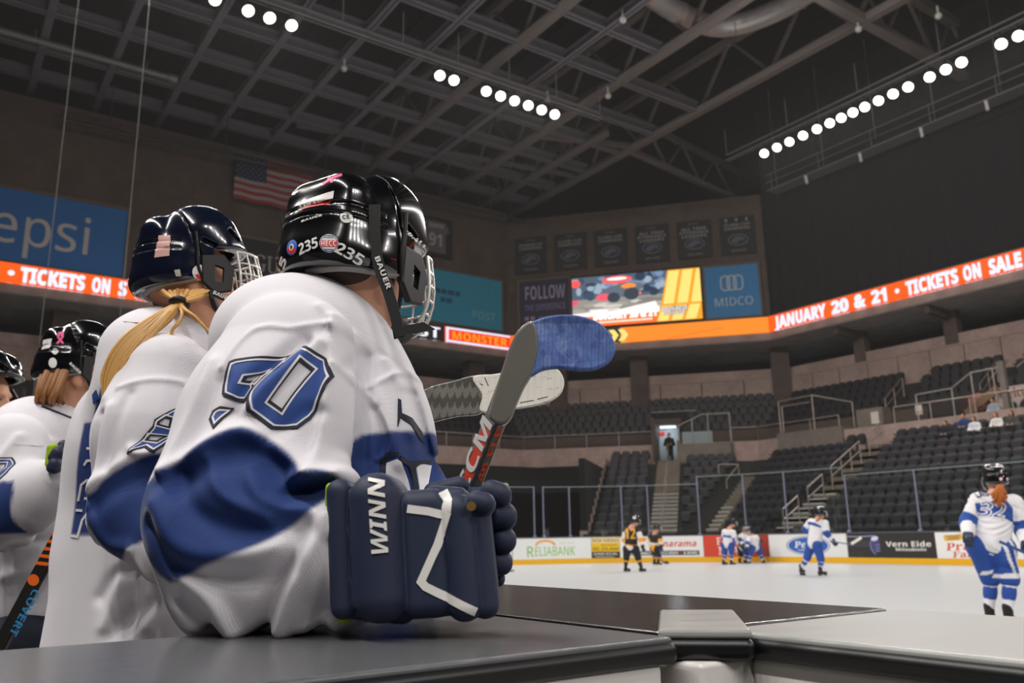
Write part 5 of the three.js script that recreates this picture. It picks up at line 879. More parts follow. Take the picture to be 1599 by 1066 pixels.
// an ice-hockey glove as a stack of padded rolls; boxes given as [cx, cy, half width, half height, depth, half depth, angle] in px and metres
function rollField(list, k = 0.0035) { return union(...list.map(([cx, cy, hw, hh, d, hd, ang = 0, r = 0.018]) => { const c = V(cx, cy, d), s = d / F, a = ang * Math.PI / 180, B = [[Math.cos(a), -Math.sin(a), 0], [Math.sin(a), Math.cos(a), 0], [0, 0, 1]]; const h = [hw * s, hh * s, hd]; return bx(c, h, Math.min(r, ...h.map((v) => v * 0.95)), B); })); }
// simple skater's glove: cuff, back, finger rolls and thumb along a direction
function simpleGlove(g, fr, w, dir, up, mat, cell, mCuff) {
  const X = norm3(dir), Z = norm3(cross3(X, up)), Y = cross3(Z, X), f = union(bx([-0.05, 0, 0], [0.05, 0.062, 0.055], 0.03), bx([0.045, 0, 0], [0.05, 0.055, 0.035], 0.02), ...[-0.038, -0.013, 0.013, 0.038].map((q, i) => cap([0.09, q, 0.005], [0.115 - Math.abs(i - 1.5) * 0.006, q, -0.035], 0.0135, 0.012)), cap([0.03, 0.055, -0.01], [0.085, 0.062, -0.035], 0.016, 0.013));
  return part('glove', fr(basisGeo(meshSDF(f, cell), w, X, Y, Z)), mat, g);
}
function stickShaft(a, b, w = 0.03, t = 0.02, facing = [0, 0, 1]) { // rectangular shaft with rounded edges
  const d = norm3(sub3(b, a)), L = len3(sub3(b, a)), z = norm3(sub3(facing, mul3(d, dot3(facing, d)))), x = cross3(d, z);
  return basisGeo(new RoundedBoxGeometry(w, L, t, 2, 0.005), mix3(a, b, 0.5), x, d, z);
}
// ------------------------------------------------------------------ nearest player, number 30
const p1 = thing('person', 'nearest player in white and blue jersey with black caged helmet leaning on the boards', 'person');
const fr1 = benchFrame(p1, V(500, 900, 1.55));
{
  const S = V(452, 562, 1.28), Md = V(422, 660, 1.25), E = V(380, 800, 1.2), Wr = V(540, 862, 1.14);
  const arm = blend(0.05, cap(S, Md, 0.106, 0.121), cap(Md, E, 0.121, 0.124), cap(E, Wr, 0.115, 0.078), ell(V(405, 925, 1.2), [0.118, 0.085, 0.08]), cap(V(470, 900, 1.17), V(500, 960, 1.17), 0.06, 0.05));
  const torso = blend(0.07, cap(V(495, 535, 1.5), V(555, 650, 1.52), 0.12, 0.1), ell(V(552, 700, 1.52), [0.13, 0.22, 0.18]), cap(V(560, 720, 1.52), V(565, 1080, 1.55), 0.12, 0.145), cap(V(440, 550, 1.4), V(548, 570, 1.64), 0.105, 0.09), ell(V(455, 530, 1.42), [0.115, 0.095, 0.14]));
  const farArm = blend(0.04, cap(V(560, 600, 1.68), V(595, 730, 1.66), 0.075, 0.085), cap(V(595, 730, 1.66), V(690, 830, 1.42), 0.085, 0.06));
  const raw = (x, y, z) => smin(smin(arm(x, y, z), torso(x, y, z), 0.022), farArm(x, y, z), 0.03);
  const neckCut = cap(V(535, 380, 1.5), V(545, 458, 1.5), 0.08, 0.07);
  const base = (x, y, z) => { const b = smax(raw(x, y, z), -neckCut(x, y, z), 0.012), r = Math.max(y - 1.014, -(x * yawS + z * yawC + 1.215)); return r < 0.05 ? smax(b, -r, 0.01) : b; };
  const D = 1.135, f = folded(base, [
    [[[511, 555], [535, 580], [556, 610], [568, 640], [570, 665], [560, 683], [548, 692]], 0.0045, 0.0055], [[[345, 572], [362, 532], [384, 505], [410, 498], [440, 500], [470, 491], [490, 485], [503, 487]], 0.0045, 0.0055], [[[528, 558], [555, 540], [580, 522], [597, 513], [607, 521]], 0.0045, 0.0055],
    [[[503, 470], [507, 560], [503, 650], [493, 735]], 0.011, 0.009], [[[521, 500], [527, 600], [520, 690]], -0.011, 0.012],
    [[[270, 738], [330, 703], [385, 678], [430, 692], [490, 742]], 0.013, 0.012], [[[300, 760], [380, 715], [430, 730], [480, 765]], -0.013, 0.018],
    [[[398, 640], [420, 605], [455, 560], [485, 520]], 0.012, 0.012], [[[372, 645], [395, 602], [430, 562], [462, 522]], -0.014, 0.013],
    [[[470, 750], [505, 742], [528, 738]], 0.022, 0.011], [[[470, 775], [505, 768], [535, 765]], -0.016, 0.012],
    [[[262, 790], [300, 850], [360, 872], [450, 850]], 0.013, 0.018], [[[300, 740], [330, 800], [410, 830], [470, 830]], -0.012, 0.016], [[[410, 735], [432, 780], [500, 795]], 0.01, 0.012], [[[345, 720], [370, 770], [440, 812]], 0.008, 0.01], [[[250, 820], [290, 880], [330, 890]], -0.008, 0.012],
    [[[440, 985], [480, 900], [522, 805]], 0.013, 0.012], [[[410, 985], [450, 900], [500, 830]], -0.013, 0.014], [[[300, 900], [340, 940], [360, 990]], 0.011, 0.014], [[[280, 930], [310, 960], [330, 995]], -0.012, 0.012], [[[500, 985], [520, 920], [532, 850]], -0.01, 0.012], [[[360, 890], [420, 900], [470, 880]], -0.009, 0.016],
    [[[345, 600], [320, 660], [290, 730]], -0.009, 0.014], [[[322, 560], [300, 640], [262, 730]], 0.007, 0.012], [[[540, 560], [575, 640], [585, 700]], 0.007, 0.01], [[[600, 560], [622, 640], [635, 740]], -0.008, 0.011], [[[560, 500], [590, 560], [605, 640]], 0.006, 0.01], [[[545, 600], [556, 650], [552, 700]], -0.007, 0.009], [[[480, 450], [500, 470], [503, 490]], 0.006, 0.01], [[[430, 690], [455, 660], [480, 640], [498, 640]], -0.007, 0.011], [[[600, 520], [622, 580], [640, 660]], 0.005, 0.008],
  ], D);
  const band = polyDist(smoothPoly(pxy([[190, 775], [232, 752], [300, 722], [345, 690], [392, 672], [432, 690], [462, 712], [489, 742], [506, 736], [529, 742], [533, 752], [518, 784], [480, 817], [430, 848], [340, 882], [272, 908], [220, 860]], D), 3));
  const belt = polyDist(pxy([[470, 760], [500, 735], [545, 712], [572, 683], [625, 674], [700, 660], [720, 800], [700, 1000], [480, 900]], 1.4));
  const col = (x, y, z) => { const a = arm(x, y, z), t = Math.min(torso(x, y, z), farArm(x, y, z)); const k = a < t ? band(x, y) : belt(x, y); return mixc(BLUE, WHITE, sstep(-0.0042, 0.0042, k)); };
  const lo = [-0.6, 0.74, -1.86], hi = [0.02, 1.62, -0.98];
  const jersey = part('jersey', fr1(meshSDF(f, lo, hi, 0.0042, { color: col, uvScale: 40, margin: 2.1 })), mCloth, p1);
  numeral(f, jersey, fr1, D, [[358, 566], [366, 563], [443, 552], [436, 574], [404, 590], [392, 604], [396, 612], [387, 628], [372, 626], [355, 618], [353, 604]], [[[380, 598], [386, 588], [415, 578], [408, 586], [398, 596]]]);
  numeral(f, jersey, fr1, D, [[352, 640], [366, 641], [347, 671], [338, 658], [341, 646]], []);
  numeral(f, jersey, fr1, D, [[464, 534], [497, 551], [508, 580], [480, 652], [464, 668], [431, 671], [400, 646], [397, 616], [412, 590]], [[[463, 558], [482, 573], [444, 644], [424, 629]]]);
  const fx = (outer, m, l) => part('chest_number', fr1(sew(f, shapeOf(pxy(outer, 1.4)), 1.4, l, 0.008, 0.8)), m, jersey);
  fx([[596, 760], [598, 720], [607, 709], [624, 707], [624, 713], [611, 716], [604, 726], [603, 760]], mTwillDark, 0.002); fx([[605, 760], [606, 724], [622, 718], [627, 722], [642, 775], [605, 775]], mTwillWhite, 0.002); fx([[645, 724], [655, 720], [664, 720], [664, 775], [655, 772]], mTwillWhite, 0.002);
  fx([[626, 712], [638, 720], [648, 716], [662, 711], [662, 716], [650, 722], [643, 730], [652, 765], [645, 765], [636, 728], [626, 720]], mTwillDark, 0.0026); fx([[621, 622], [625, 624], [627, 645], [640, 650], [652, 668], [655, 685], [650, 680], [640, 662], [625, 652], [622, 668]], mTwillDark, 0.002);

  // head, neck and the body inside the clothes
  const A = headAxes(1.02, -0.1, 0.0), hc = V(556, 393, 1.5), head = headField(add3(hc, [0, -0.045, 0]), A);
  const body = blend(0.03, head, cap(add3(hc, [-0.01, -0.1, 0]), V(520, 520, 1.5), 0.058, 0.065), cap(V(520, 520, 1.5), V(560, 950, 1.55), 0.08, 0.09), cap(S, E, 0.045, 0.04), cap(E, V(600, 860, 1.12), 0.038, 0.03), cap(V(520, 530, 1.5), S, 0.05), cap(V(560, 600, 1.68), V(595, 730, 1.66), 0.04), cap(V(595, 730, 1.66), V(690, 830, 1.42), 0.035, 0.03));
  const hipL = V(535, 1050, 1.68), hipR = V(510, 1050, 1.47); const legsF = blend(0.03, body, cap(hipL, [hipL[0], 0.2, hipL[2]], 0.06, 0.04), cap(hipR, [hipR[0] - 0.03, 0.2, hipR[2]], 0.06, 0.04), cap(hipL, hipR, 0.07));
  part('body', fr1(meshSDF(legsF, 0.006, { color: headColor(add3(hc, [0, -0.045, 0]), A) })), mBody, p1);
  part('hair', fr1(meshSDF(both(placed(ell([-0.04, -0.03, 0], [0.07, 0.085, 0.082]), hc, ...A), bnd((x, y) => y - hc[1] + 0.04, [0, 0, 0], [0, 0, 0])), 0.006)), M(0x3a281c, 0.7), p1);
  legs(p1, fr1, [hipL, hipR], [[hipL[0] + 0.03, 0.56, hipL[2]], [hipR[0] + 0.02, 0.56, hipR[2] + 0.02]], [[hipL[0], 0.2, hipL[2]], [hipR[0] - 0.03, 0.2, hipR[2]]], [[hipL[0] + 0.2, 0.2, hipL[2] - 0.1], [hipR[0] + 0.2, 0.2, hipR[2] - 0.1]], { cell: 0.012, pantHex: 0x10142a, sock: (s) => (s > 0.3 && s < 0.65 ? BLUE : WHITE) });
  const { h, f: hf } = helmet(p1, fr1, hc, A, mShellBlack, 0.003, true, 0.955);
  const HD = 1.405; const st = (name, shapes, m, l = 0.0008, edge = 0.005) => part(name, fr1(sew(hf, shapes, HD, l, edge, 0.6)), m, h), disc = (cx, cy, rx, ry = rx) => shapeOf(ringPx(cx, cy, rx, ry, HD));
  st('reflective_strip', shapeOf(pxy([[471, 320], [528, 311], [527, 323], [466, 331]], HD)), mWhiteGloss, 0.001); st('red_strip', shapeOf(pxy([[474, 331], [525, 325], [518, 333], [478, 335]], HD)), mRed, 0.001);
  st('round_sticker', disc(548, 353, 9), mWhiteGloss); st('sticker_print', textPx('CE', [543, 357], [553, 355], 6, HD), mMatte, 0.0014, 0.002);
  st('round_sticker', disc(524, 396, 14), mWhiteGloss); st('sticker_print', shapeOf(pxy([[511, 392], [537, 391], [537, 401], [511, 402]], HD)), mRed, 0.0012); st('sticker_print', textPx('HECC', [513, 401], [535, 400], 8, HD), mWhiteGloss, 0.0018, 0.003); st('sticker_print', [strokeShape(ringPx(524, 396, 12.5, 12.5, HD), 0.001, true), ...[384, 387, 405, 408].map((y) => shapeOf(pxy([[517, y], [531, y], [531, y + 1], [517, y + 1]], HD)))], M(0x4a5a90, 0.5), 0.0014, 0.004);
  st('round_sticker', disc(465, 398, 9, 12), M(0x2f5fb8, 0.5)); st('sticker_print', shapeOf(pxy([[457, 398], [461, 407], [468, 409], [473, 404], [470, 400], [463, 402], [460, 396]], HD)), mRed, 0.0012); st('sticker_print', disc(465, 398, 4, 5), mWhiteGloss, 0.0014); st('sticker_print', disc(465, 398, 2, 3), mMatte, 0.0018);
  st('paint_writing', textPx('235', [478, 412], [508, 402], 16, HD, 0.2), mWhiteGloss, 0.0008, 0.003); st('paint_writing', textPx('235', [531, 408], [567, 424], 17, HD, 0.1), mWhiteGloss, 0.0008, 0.003); st('paint_writing', textPx('5', [446, 424], [455, 415], 14, HD), mWhiteGloss, 0.0008, 0.003);
  st('awareness_ribbon', [strokeShape(pxy([[507, 296], [522, 288], [538, 281]], HD), 0.006), strokeShape(pxy([[516, 284], [522, 290], [525, 296]], HD), 0.006)], mPinkS, 0.001, 0.003);
  st('brand_mark', textPx('BAUER', [630, 350], [662, 366], 9, HD, 0.2), mWhiteGloss, 0.001, 0.003); st('brand_mark', textPx('BAUER', [478, 358], [512, 352], 3, HD, 0.2), mWhiteGloss, 0.001, 0.003);
  // wide black clip strap with lettering, and the loose chin strap
  const strap = (pts2, w, d2) => { const c = smoothLine(pts2, 6), L = strokeShape(pxy(c, d2), w); return new THREE.ExtrudeGeometry(L, { depth: 0.003, bevelEnabled: false }).translate(0, 0, -d2); };
  part('clip_strap', fr1(strap([[585, 320], [585, 350], [586, 380], [593, 420], [606, 455], [618, 495], [624, 528]], 0.019, 1.385)), mMatte, h);
  part('strap_lettering', fr1(new THREE.ExtrudeGeometry(textPx('BAUER', [585, 402], [604, 452], 8, 1.38), { depth: 0.001, bevelEnabled: false }).translate(0, 0, -1.3805)), mWhiteGloss, h);
  part('chin_strap', fr1(new THREE.ExtrudeGeometry(shapeOf(pxy([[612, 512], [662, 503], [680, 514], [618, 527]], 1.38)), { depth: 0.003, bevelEnabled: false }).translate(0, 0, -1.382)), mMatte, h);
  part('back_tab', fr1(new THREE.ExtrudeGeometry(shapeOf(pxy([[429, 321], [437, 333], [442, 350], [440, 400], [434, 390], [435, 350]], 1.5)), { depth: 0.01, bevelEnabled: true, bevelSize: 0.002, bevelThickness: 0.002, bevelSegments: 1 }).translate(0, 0, -1.54)), mMatte, h);
}
// gloves of the nearest player, closed round the stick
{
  const near = rollField([[545, 855, 20, 100, 1.12, 0.06, -4, 0.03], [598, 853, 40, 108, 1.1, 0.065, -4, 0.034], [668, 862, 40, 92, 1.11, 0.055, -3, 0.02], [722, 868, 26, 92, 1.1, 0.05, -5, 0.022], [753, 872, 20, 84, 1.11, 0.048, -5, 0.02], [700, 778, 34, 16, 1.12, 0.05, 4, 0.014], [752, 786, 22, 16, 1.1, 0.05, 12, 0.015], [600, 945, 52, 20, 1.12, 0.05, 6, 0.02]]);
  const far = rollField([[775, 772, 24, 18, 1.17, 0.05, 20, 0.018], [783, 806, 24, 20, 1.18, 0.05, 4, 0.019], [786, 843, 20, 20, 1.19, 0.05, 0, 0.019], [780, 878, 20, 18, 1.2, 0.05, -4, 0.018], [700, 765, 34, 14, 1.24, 0.05, -12, 0.014], [735, 830, 44, 66, 1.24, 0.04, 0, 0.02], [770, 905, 18, 10, 1.2, 0.03, -5, 0.01]]);
  const g1 = part('glove', fr1(meshSDF(near, 0.004)), mNavyGlove, p1), g2 = part('glove', fr1(meshSDF(far, 0.004)), mNavyGlove, p1);
  g1.userData.label = 'navy padded glove with white piping'; 
  const st = (name, sh, m, l = 0.0015) => part(name, fr1(sew(near, sh, 1.1, l, 0.006, 0.5)), m, g1);
  st('white_stripe', strokeShape(pxy([[640, 795], [672, 799], [700, 806], [686, 850], [661, 906], [668, 914], [744, 952]], 1.08), 0.0098), mWhiteGloss);
  st('white_stripe', strokeShape(pxy([[693, 768], [701, 782], [700, 800]], 1.08), 0.0115), mWhiteGloss);
  st('brand_mark', textPx('WINN', [614, 868], [607, 754], 24, 1.08, 0.25), mWhiteGloss, 0.002);
  part('lime_cuff', fr1(merge([new RoundedBoxGeometry(0.016, 0.045, 0.05, 2, 0.007).translate(...V(522, 782, 1.1)), new RoundedBoxGeometry(0.02, 0.05, 0.06, 2, 0.008).translate(...V(543, 938, 1.12))])), mLime, g1);
  part('stud', fr1(new THREE.CylinderGeometry(0.006, 0.006, 0.006, 10).rotateX(Math.PI / 2).translate(...V(736, 790, 1.045))), M(0xc8a060, 0.3, { metalness: 0.8 }), g1);
}
// sticks held over the boards
const texCarbon = canvasTex(512, 128, (g, w, h) => { g.fillStyle = '#5c5b56'; g.fillRect(0, 0, w, h); const r = R3(8); g.save(); g.translate(0, 0); for (let i = -4; i < 24; i++) for (let j = -2; j < 6; j++) { g.fillStyle = (i + j) % 2 ? '#716f67' : '#4c4b46'; g.beginPath(); const x = i * 26, y = j * 26 + (i % 2) * 13; g.moveTo(x + 26, y); g.lineTo(x + 52, y + 20); g.lineTo(x + 26, y + 40); g.lineTo(x, y + 20); g.fill(); } g.restore(); for (let i = 0; i < 80; i++) { g.fillStyle = `rgba(190,185,175,${0.15 + 0.35 * r()})`; g.fillRect(r() * w, r() * h, 1 + 3 * r(), 1 + r()); } });
const texBlueTape = canvasTex(512, 256, (g, w, h) => { g.fillStyle = '#5670ae'; g.fillRect(0, 0, w, h); const r = R3(12); for (let i = 0; i < 70; i++) { g.fillStyle = r() < 0.6 ? `rgba(150,165,205,${0.12 + 0.2 * r()})` : `rgba(45,60,115,${0.12 + 0.2 * r()})`; g.beginPath(); g.ellipse(r() * w, r() * h, 10 + 40 * r(), 6 + 22 * r(), r() * 3, 0, 7); g.fill(); } for (let i = 0; i < 1400; i++) { g.fillStyle = r() < 0.5 ? `rgba(130,150,205,${0.25 * r()})` : `rgba(40,55,115,${0.25 * r()})`; g.fillRect(r() * w, r() * h, 2 + 8 * r(), 2 + 6 * r()); } for (let i = 0; i < 24; i++) { const x = i * 22 + 8 * r(); g.strokeStyle = `rgba(30,42,95,${0.3 + 0.5 * r()})`; g.lineWidth = 1 + 2.2 * r(); g.beginPath(); g.moveTo(x + 14, 0); g.bezierCurveTo(x + 8, h * 0.3, x + 4 * r(), h * 0.7, x - 6, h); g.stroke(); } });
const bumpTape = canvasTex(512, 256, (g, w, h) => { g.fillStyle = '#888'; g.fillRect(0, 0, w, h); const r = R3(12); for (let i = 0; i < 24; i++) { const x = i * 22 + 8 * r(); g.fillStyle = i % 2 ? '#aaa' : '#777'; g.beginPath(); g.moveTo(x + 14, 0); g.lineTo(x + 36, 0); g.lineTo(x + 16, h); g.lineTo(x - 6, h); g.fill(); } }, false);
const texWhiteTape = canvasTex(512, 256, (g, w, h) => { g.fillStyle = '#dedad0'; g.fillRect(0, 0, w, h); const r = R3(31); for (let i = 0; i < 14; i++) { g.strokeStyle = `rgba(150,146,138,${0.25 + 0.3 * r()})`; g.lineWidth = 1.5; g.beginPath(); g.moveTo(i * 38 + 10, 0); g.lineTo(i * 38, h); g.stroke(); } for (let i = 0; i < 46; i++) { g.strokeStyle = `rgba(90,88,86,${0.1 + 0.3 * r()})`; g.lineWidth = 2 + 4 * r(); const x = r() * w, y = r() * h; g.beginPath(); g.moveTo(x, y); g.lineTo(x + 40 * r(), y + 14 * (r() - 0.5)); g.stroke(); } g.strokeStyle = '#1c1b1a'; g.lineWidth = 5; for (const [a, b, c, e] of [[60, 60, 80, 110], [30, 95, 50, 105], [260, 210, 340, 196], [360, 190, 420, 176], [130, 215, 142, 232]]) { g.beginPath(); g.moveTo(a, b); g.lineTo(c, e); g.stroke(); } });
const texWorn = canvasTex(256, 256, (g, w, h) => { g.fillStyle = '#66635d'; g.fillRect(0, 0, w, h); const r = R3(44); for (let i = 0; i < 220; i++) { g.strokeStyle = `rgba(${r() < 0.5 ? '150,146,138' : '28,27,26'},${0.1 + 0.3 * r()})`; g.lineWidth = 0.6 + 1.4 * r(); const x = r() * w, y = r() * h; g.beginPath(); g.moveTo(x, y); g.lineTo(x + 20 * (r() - 0.5), y + 50 * r()); g.stroke(); } });
function bladeGeo(poly, d, curve, thick = 0.009) { // outline in px, bent slightly in depth along x
  const P = smoothPoly(pxy(poly, d), 5), g = new THREE.ExtrudeGeometry(shapeOf(P), { depth: thick, bevelEnabled: true, bevelSize: 0.003, bevelThickness: 0.003, bevelSegments: 2, curveSegments: 4, steps: 1 }).translate(0, 0, -d - thick / 2);
  let x0 = 1e9, x1 = -1e9, y0 = 1e9, y1 = -1e9; for (const [x, y] of P) { x0 = Math.min(x0, x); x1 = Math.max(x1, x); y0 = Math.min(y0, y); y1 = Math.max(y1, y); }
  const p = g.attributes.position, uv = g.attributes.uv; for (let i = 0; i < p.count; i++) { const t = (p.getX(i) - x0) / (x1 - x0); uv.setXY(i, t, (p.getY(i) - y0) / (y1 - y0)); p.setZ(i, p.getZ(i) - curve * t * t); }
  g.computeVertexNormals(); return g;
}
{
  const s = thing('hockey_stick', 'grey hockey stick with blue taped blade held upright by nearest player', 'stick'), fr = benchFrame(s, V(760, 700, 1.15)), d = 1.15;
  const mShaft = M(0xffffff, 0.4, { map: texWorn, clearcoat: 0.3 }), T0 = V(799, 590, d), B0 = V(718, 800, 1.3), dn = add3(B0, mul3(sub3(B0, T0), 2.2));
  part('shaft', fr(stickShaft(dn, T0, 0.03, 0.022, [-0.62, 0.1, 0.78])), mShaft, s);
  part('heel', fr(new THREE.ExtrudeGeometry(shapeOf(smoothPoly(pxy([[812, 521], [830, 508], [836, 545], [828, 580], [814, 605], [802, 632], [794, 652], [784, 660], [768, 652], [772, 632], [778, 612], [789, 577], [800, 545]], d), 4)), { depth: 0.012, bevelEnabled: true, bevelSize: 0.004, bevelThickness: 0.004, bevelSegments: 2 }).translate(0, 0, -d - 0.004)), mShaft, s);
  part('taped_blade', fr(bladeGeo([[818, 518], [836, 505], [866, 496], [900, 494], [935, 502], [955, 520], [961, 540], [953, 556], [932, 569], [905, 573], [872, 571], [846, 575], [822, 586], [818, 560]], d - 0.002, 0.03, 0.011)), M(0xffffff, 0.85, { map: texBlueTape, bumpMap: bumpTape, bumpScale: 0.0012 }), s);
  const axis = norm3(sub3(T0, dn)), wide = norm3(sub3([-0.62, 0.1, 0.78], mul3(axis, dot3([-0.62, 0.1, 0.78], axis)))), cr = norm3(cross3(axis, wide));
  // lettering on the two visible faces
  const face = (str, t0, t1, n, off, w, h, m, nm) => { const o = (t) => mix3(T0, B0, t), A0 = o(t0), A1 = o(t1), up = norm3(cross3(n, norm3(sub3(A1, A0)))); const sh = textShapes(str, ([u, v]) => [u * len3(sub3(A1, A0)), (v - 0.37) * h]); const X = norm3(sub3(A1, A0)); part(nm, fr(basisGeo(new THREE.ExtrudeGeometry(sh, { depth: 0.0006, bevelEnabled: false }), add3(A0, mul3(n, off)), X, cross3(n, X), n)), m, s); };
  face('CCM', 0.84, 0.3, wide, 0.0114, 0, 0.026, mWhiteGloss, 'brand_mark'); 
  const band = mix3(T0, B0, 0.55); part('red_print', fr(stickShaft(mix3(T0, B0, 0.78), mix3(T0, B0, 0.33), 0.027, 0.0224, [-0.62, 0.1, 0.78])), M(0xe0482a, 0.4), s);
  const fl = dot3(cr, [0, 0, 1]) > 0 ? cr : mul3(cr, -1);
  face('40 FLEX', 0.7, 0.22, fl, 0.0152, 0, 0.011, M(0xe8502a, 0.4), 'flex_mark');
}
{
  const s = thing('hockey_stick', 'carbon hockey stick with white taped blade behind the blue taped one', 'stick'), fr = benchFrame(s, V(700, 620, 1.8)), d = 1.8;
  part('blade', fr(bladeGeo([[640, 640], [652, 620], [672, 607], [705, 598], [748, 590], [756, 612], [752, 642], [715, 648], [680, 656], [648, 666]], d, 0.0, 0.008)), M(0xffffff, 0.35, { map: texCarbon, clearcoat: 0.3 }), s);
  part('taped_blade', fr(bladeGeo([[741, 591], [770, 587], [800, 582], [850, 573], [870, 578], [879, 594], [875, 611], [858, 624], [825, 633], [788, 638], [752, 641], [755, 618]], d - 0.002, 0.01, 0.011)), M(0xffffff, 0.85, { map: texWhiteTape }), s);
  const heel = V(646, 652, d); part('shaft', fr(stickShaft(V(520, 1010, 1.95), add3(heel, [0.012, 0.01, 0]), 0.028, 0.02, [0, 0, 1])), M(0x2a2928, 0.4), s);
}
// ------------------------------------------------------------------ hair made of swept locks
function locks(list, mat, g, fr, name = 'hair') { return part(name, fr(merge(list.map(([pts, r0, r1]) => { const c = new THREE.CatmullRomCurve3(pts.map((p) => new THREE.Vector3(...p))), n = 18, m = 6, P = [], I = [], fr2 = c.computeFrenetFrames(n); for (let i = 0; i <= n; i++) { const p = c.getPointAt(i / n), r = lerp(r0, r1, (i / n) ** 1.4) * (i === 0 ? 0.4 : 1); for (let k = 0; k < m; k++) { const a = k / m * 6.2832, x = fr2.normals[i], y = fr2.binormals[i]; P.push(p.x + (x.x * Math.cos(a) + y.x * Math.sin(a)) * r, p.y + (x.y * Math.cos(a) + y.y * Math.sin(a)) * r, p.z + (x.z * Math.cos(a) + y.z * Math.sin(a)) * r); } } for (let i = 0; i < n; i++) for (let k = 0; k < m; k++) { const a = i * m + k, b = i * m + (k + 1) % m; I.push(a, b, b + m, a, b + m, a + m); } const q = new THREE.BufferGeometry(); q.setAttribute('position', new THREE.Float32BufferAttribute(P, 3)); q.setIndex(I); q.computeVertexNormals(); return q; }))), mat, g); }
const mBlonde = M(0xc99a55, 0.5, { sheen: 0.4, sheenColor: new THREE.Color(0xffe0a0) }), mBlondeDark = M(0xa06f35, 0.5), mBrownHair = M(0x8a5a30, 0.6), mRedHair = M(0xb0601c, 0.6), mDarkHair = M(0x2a1c14, 0.6);

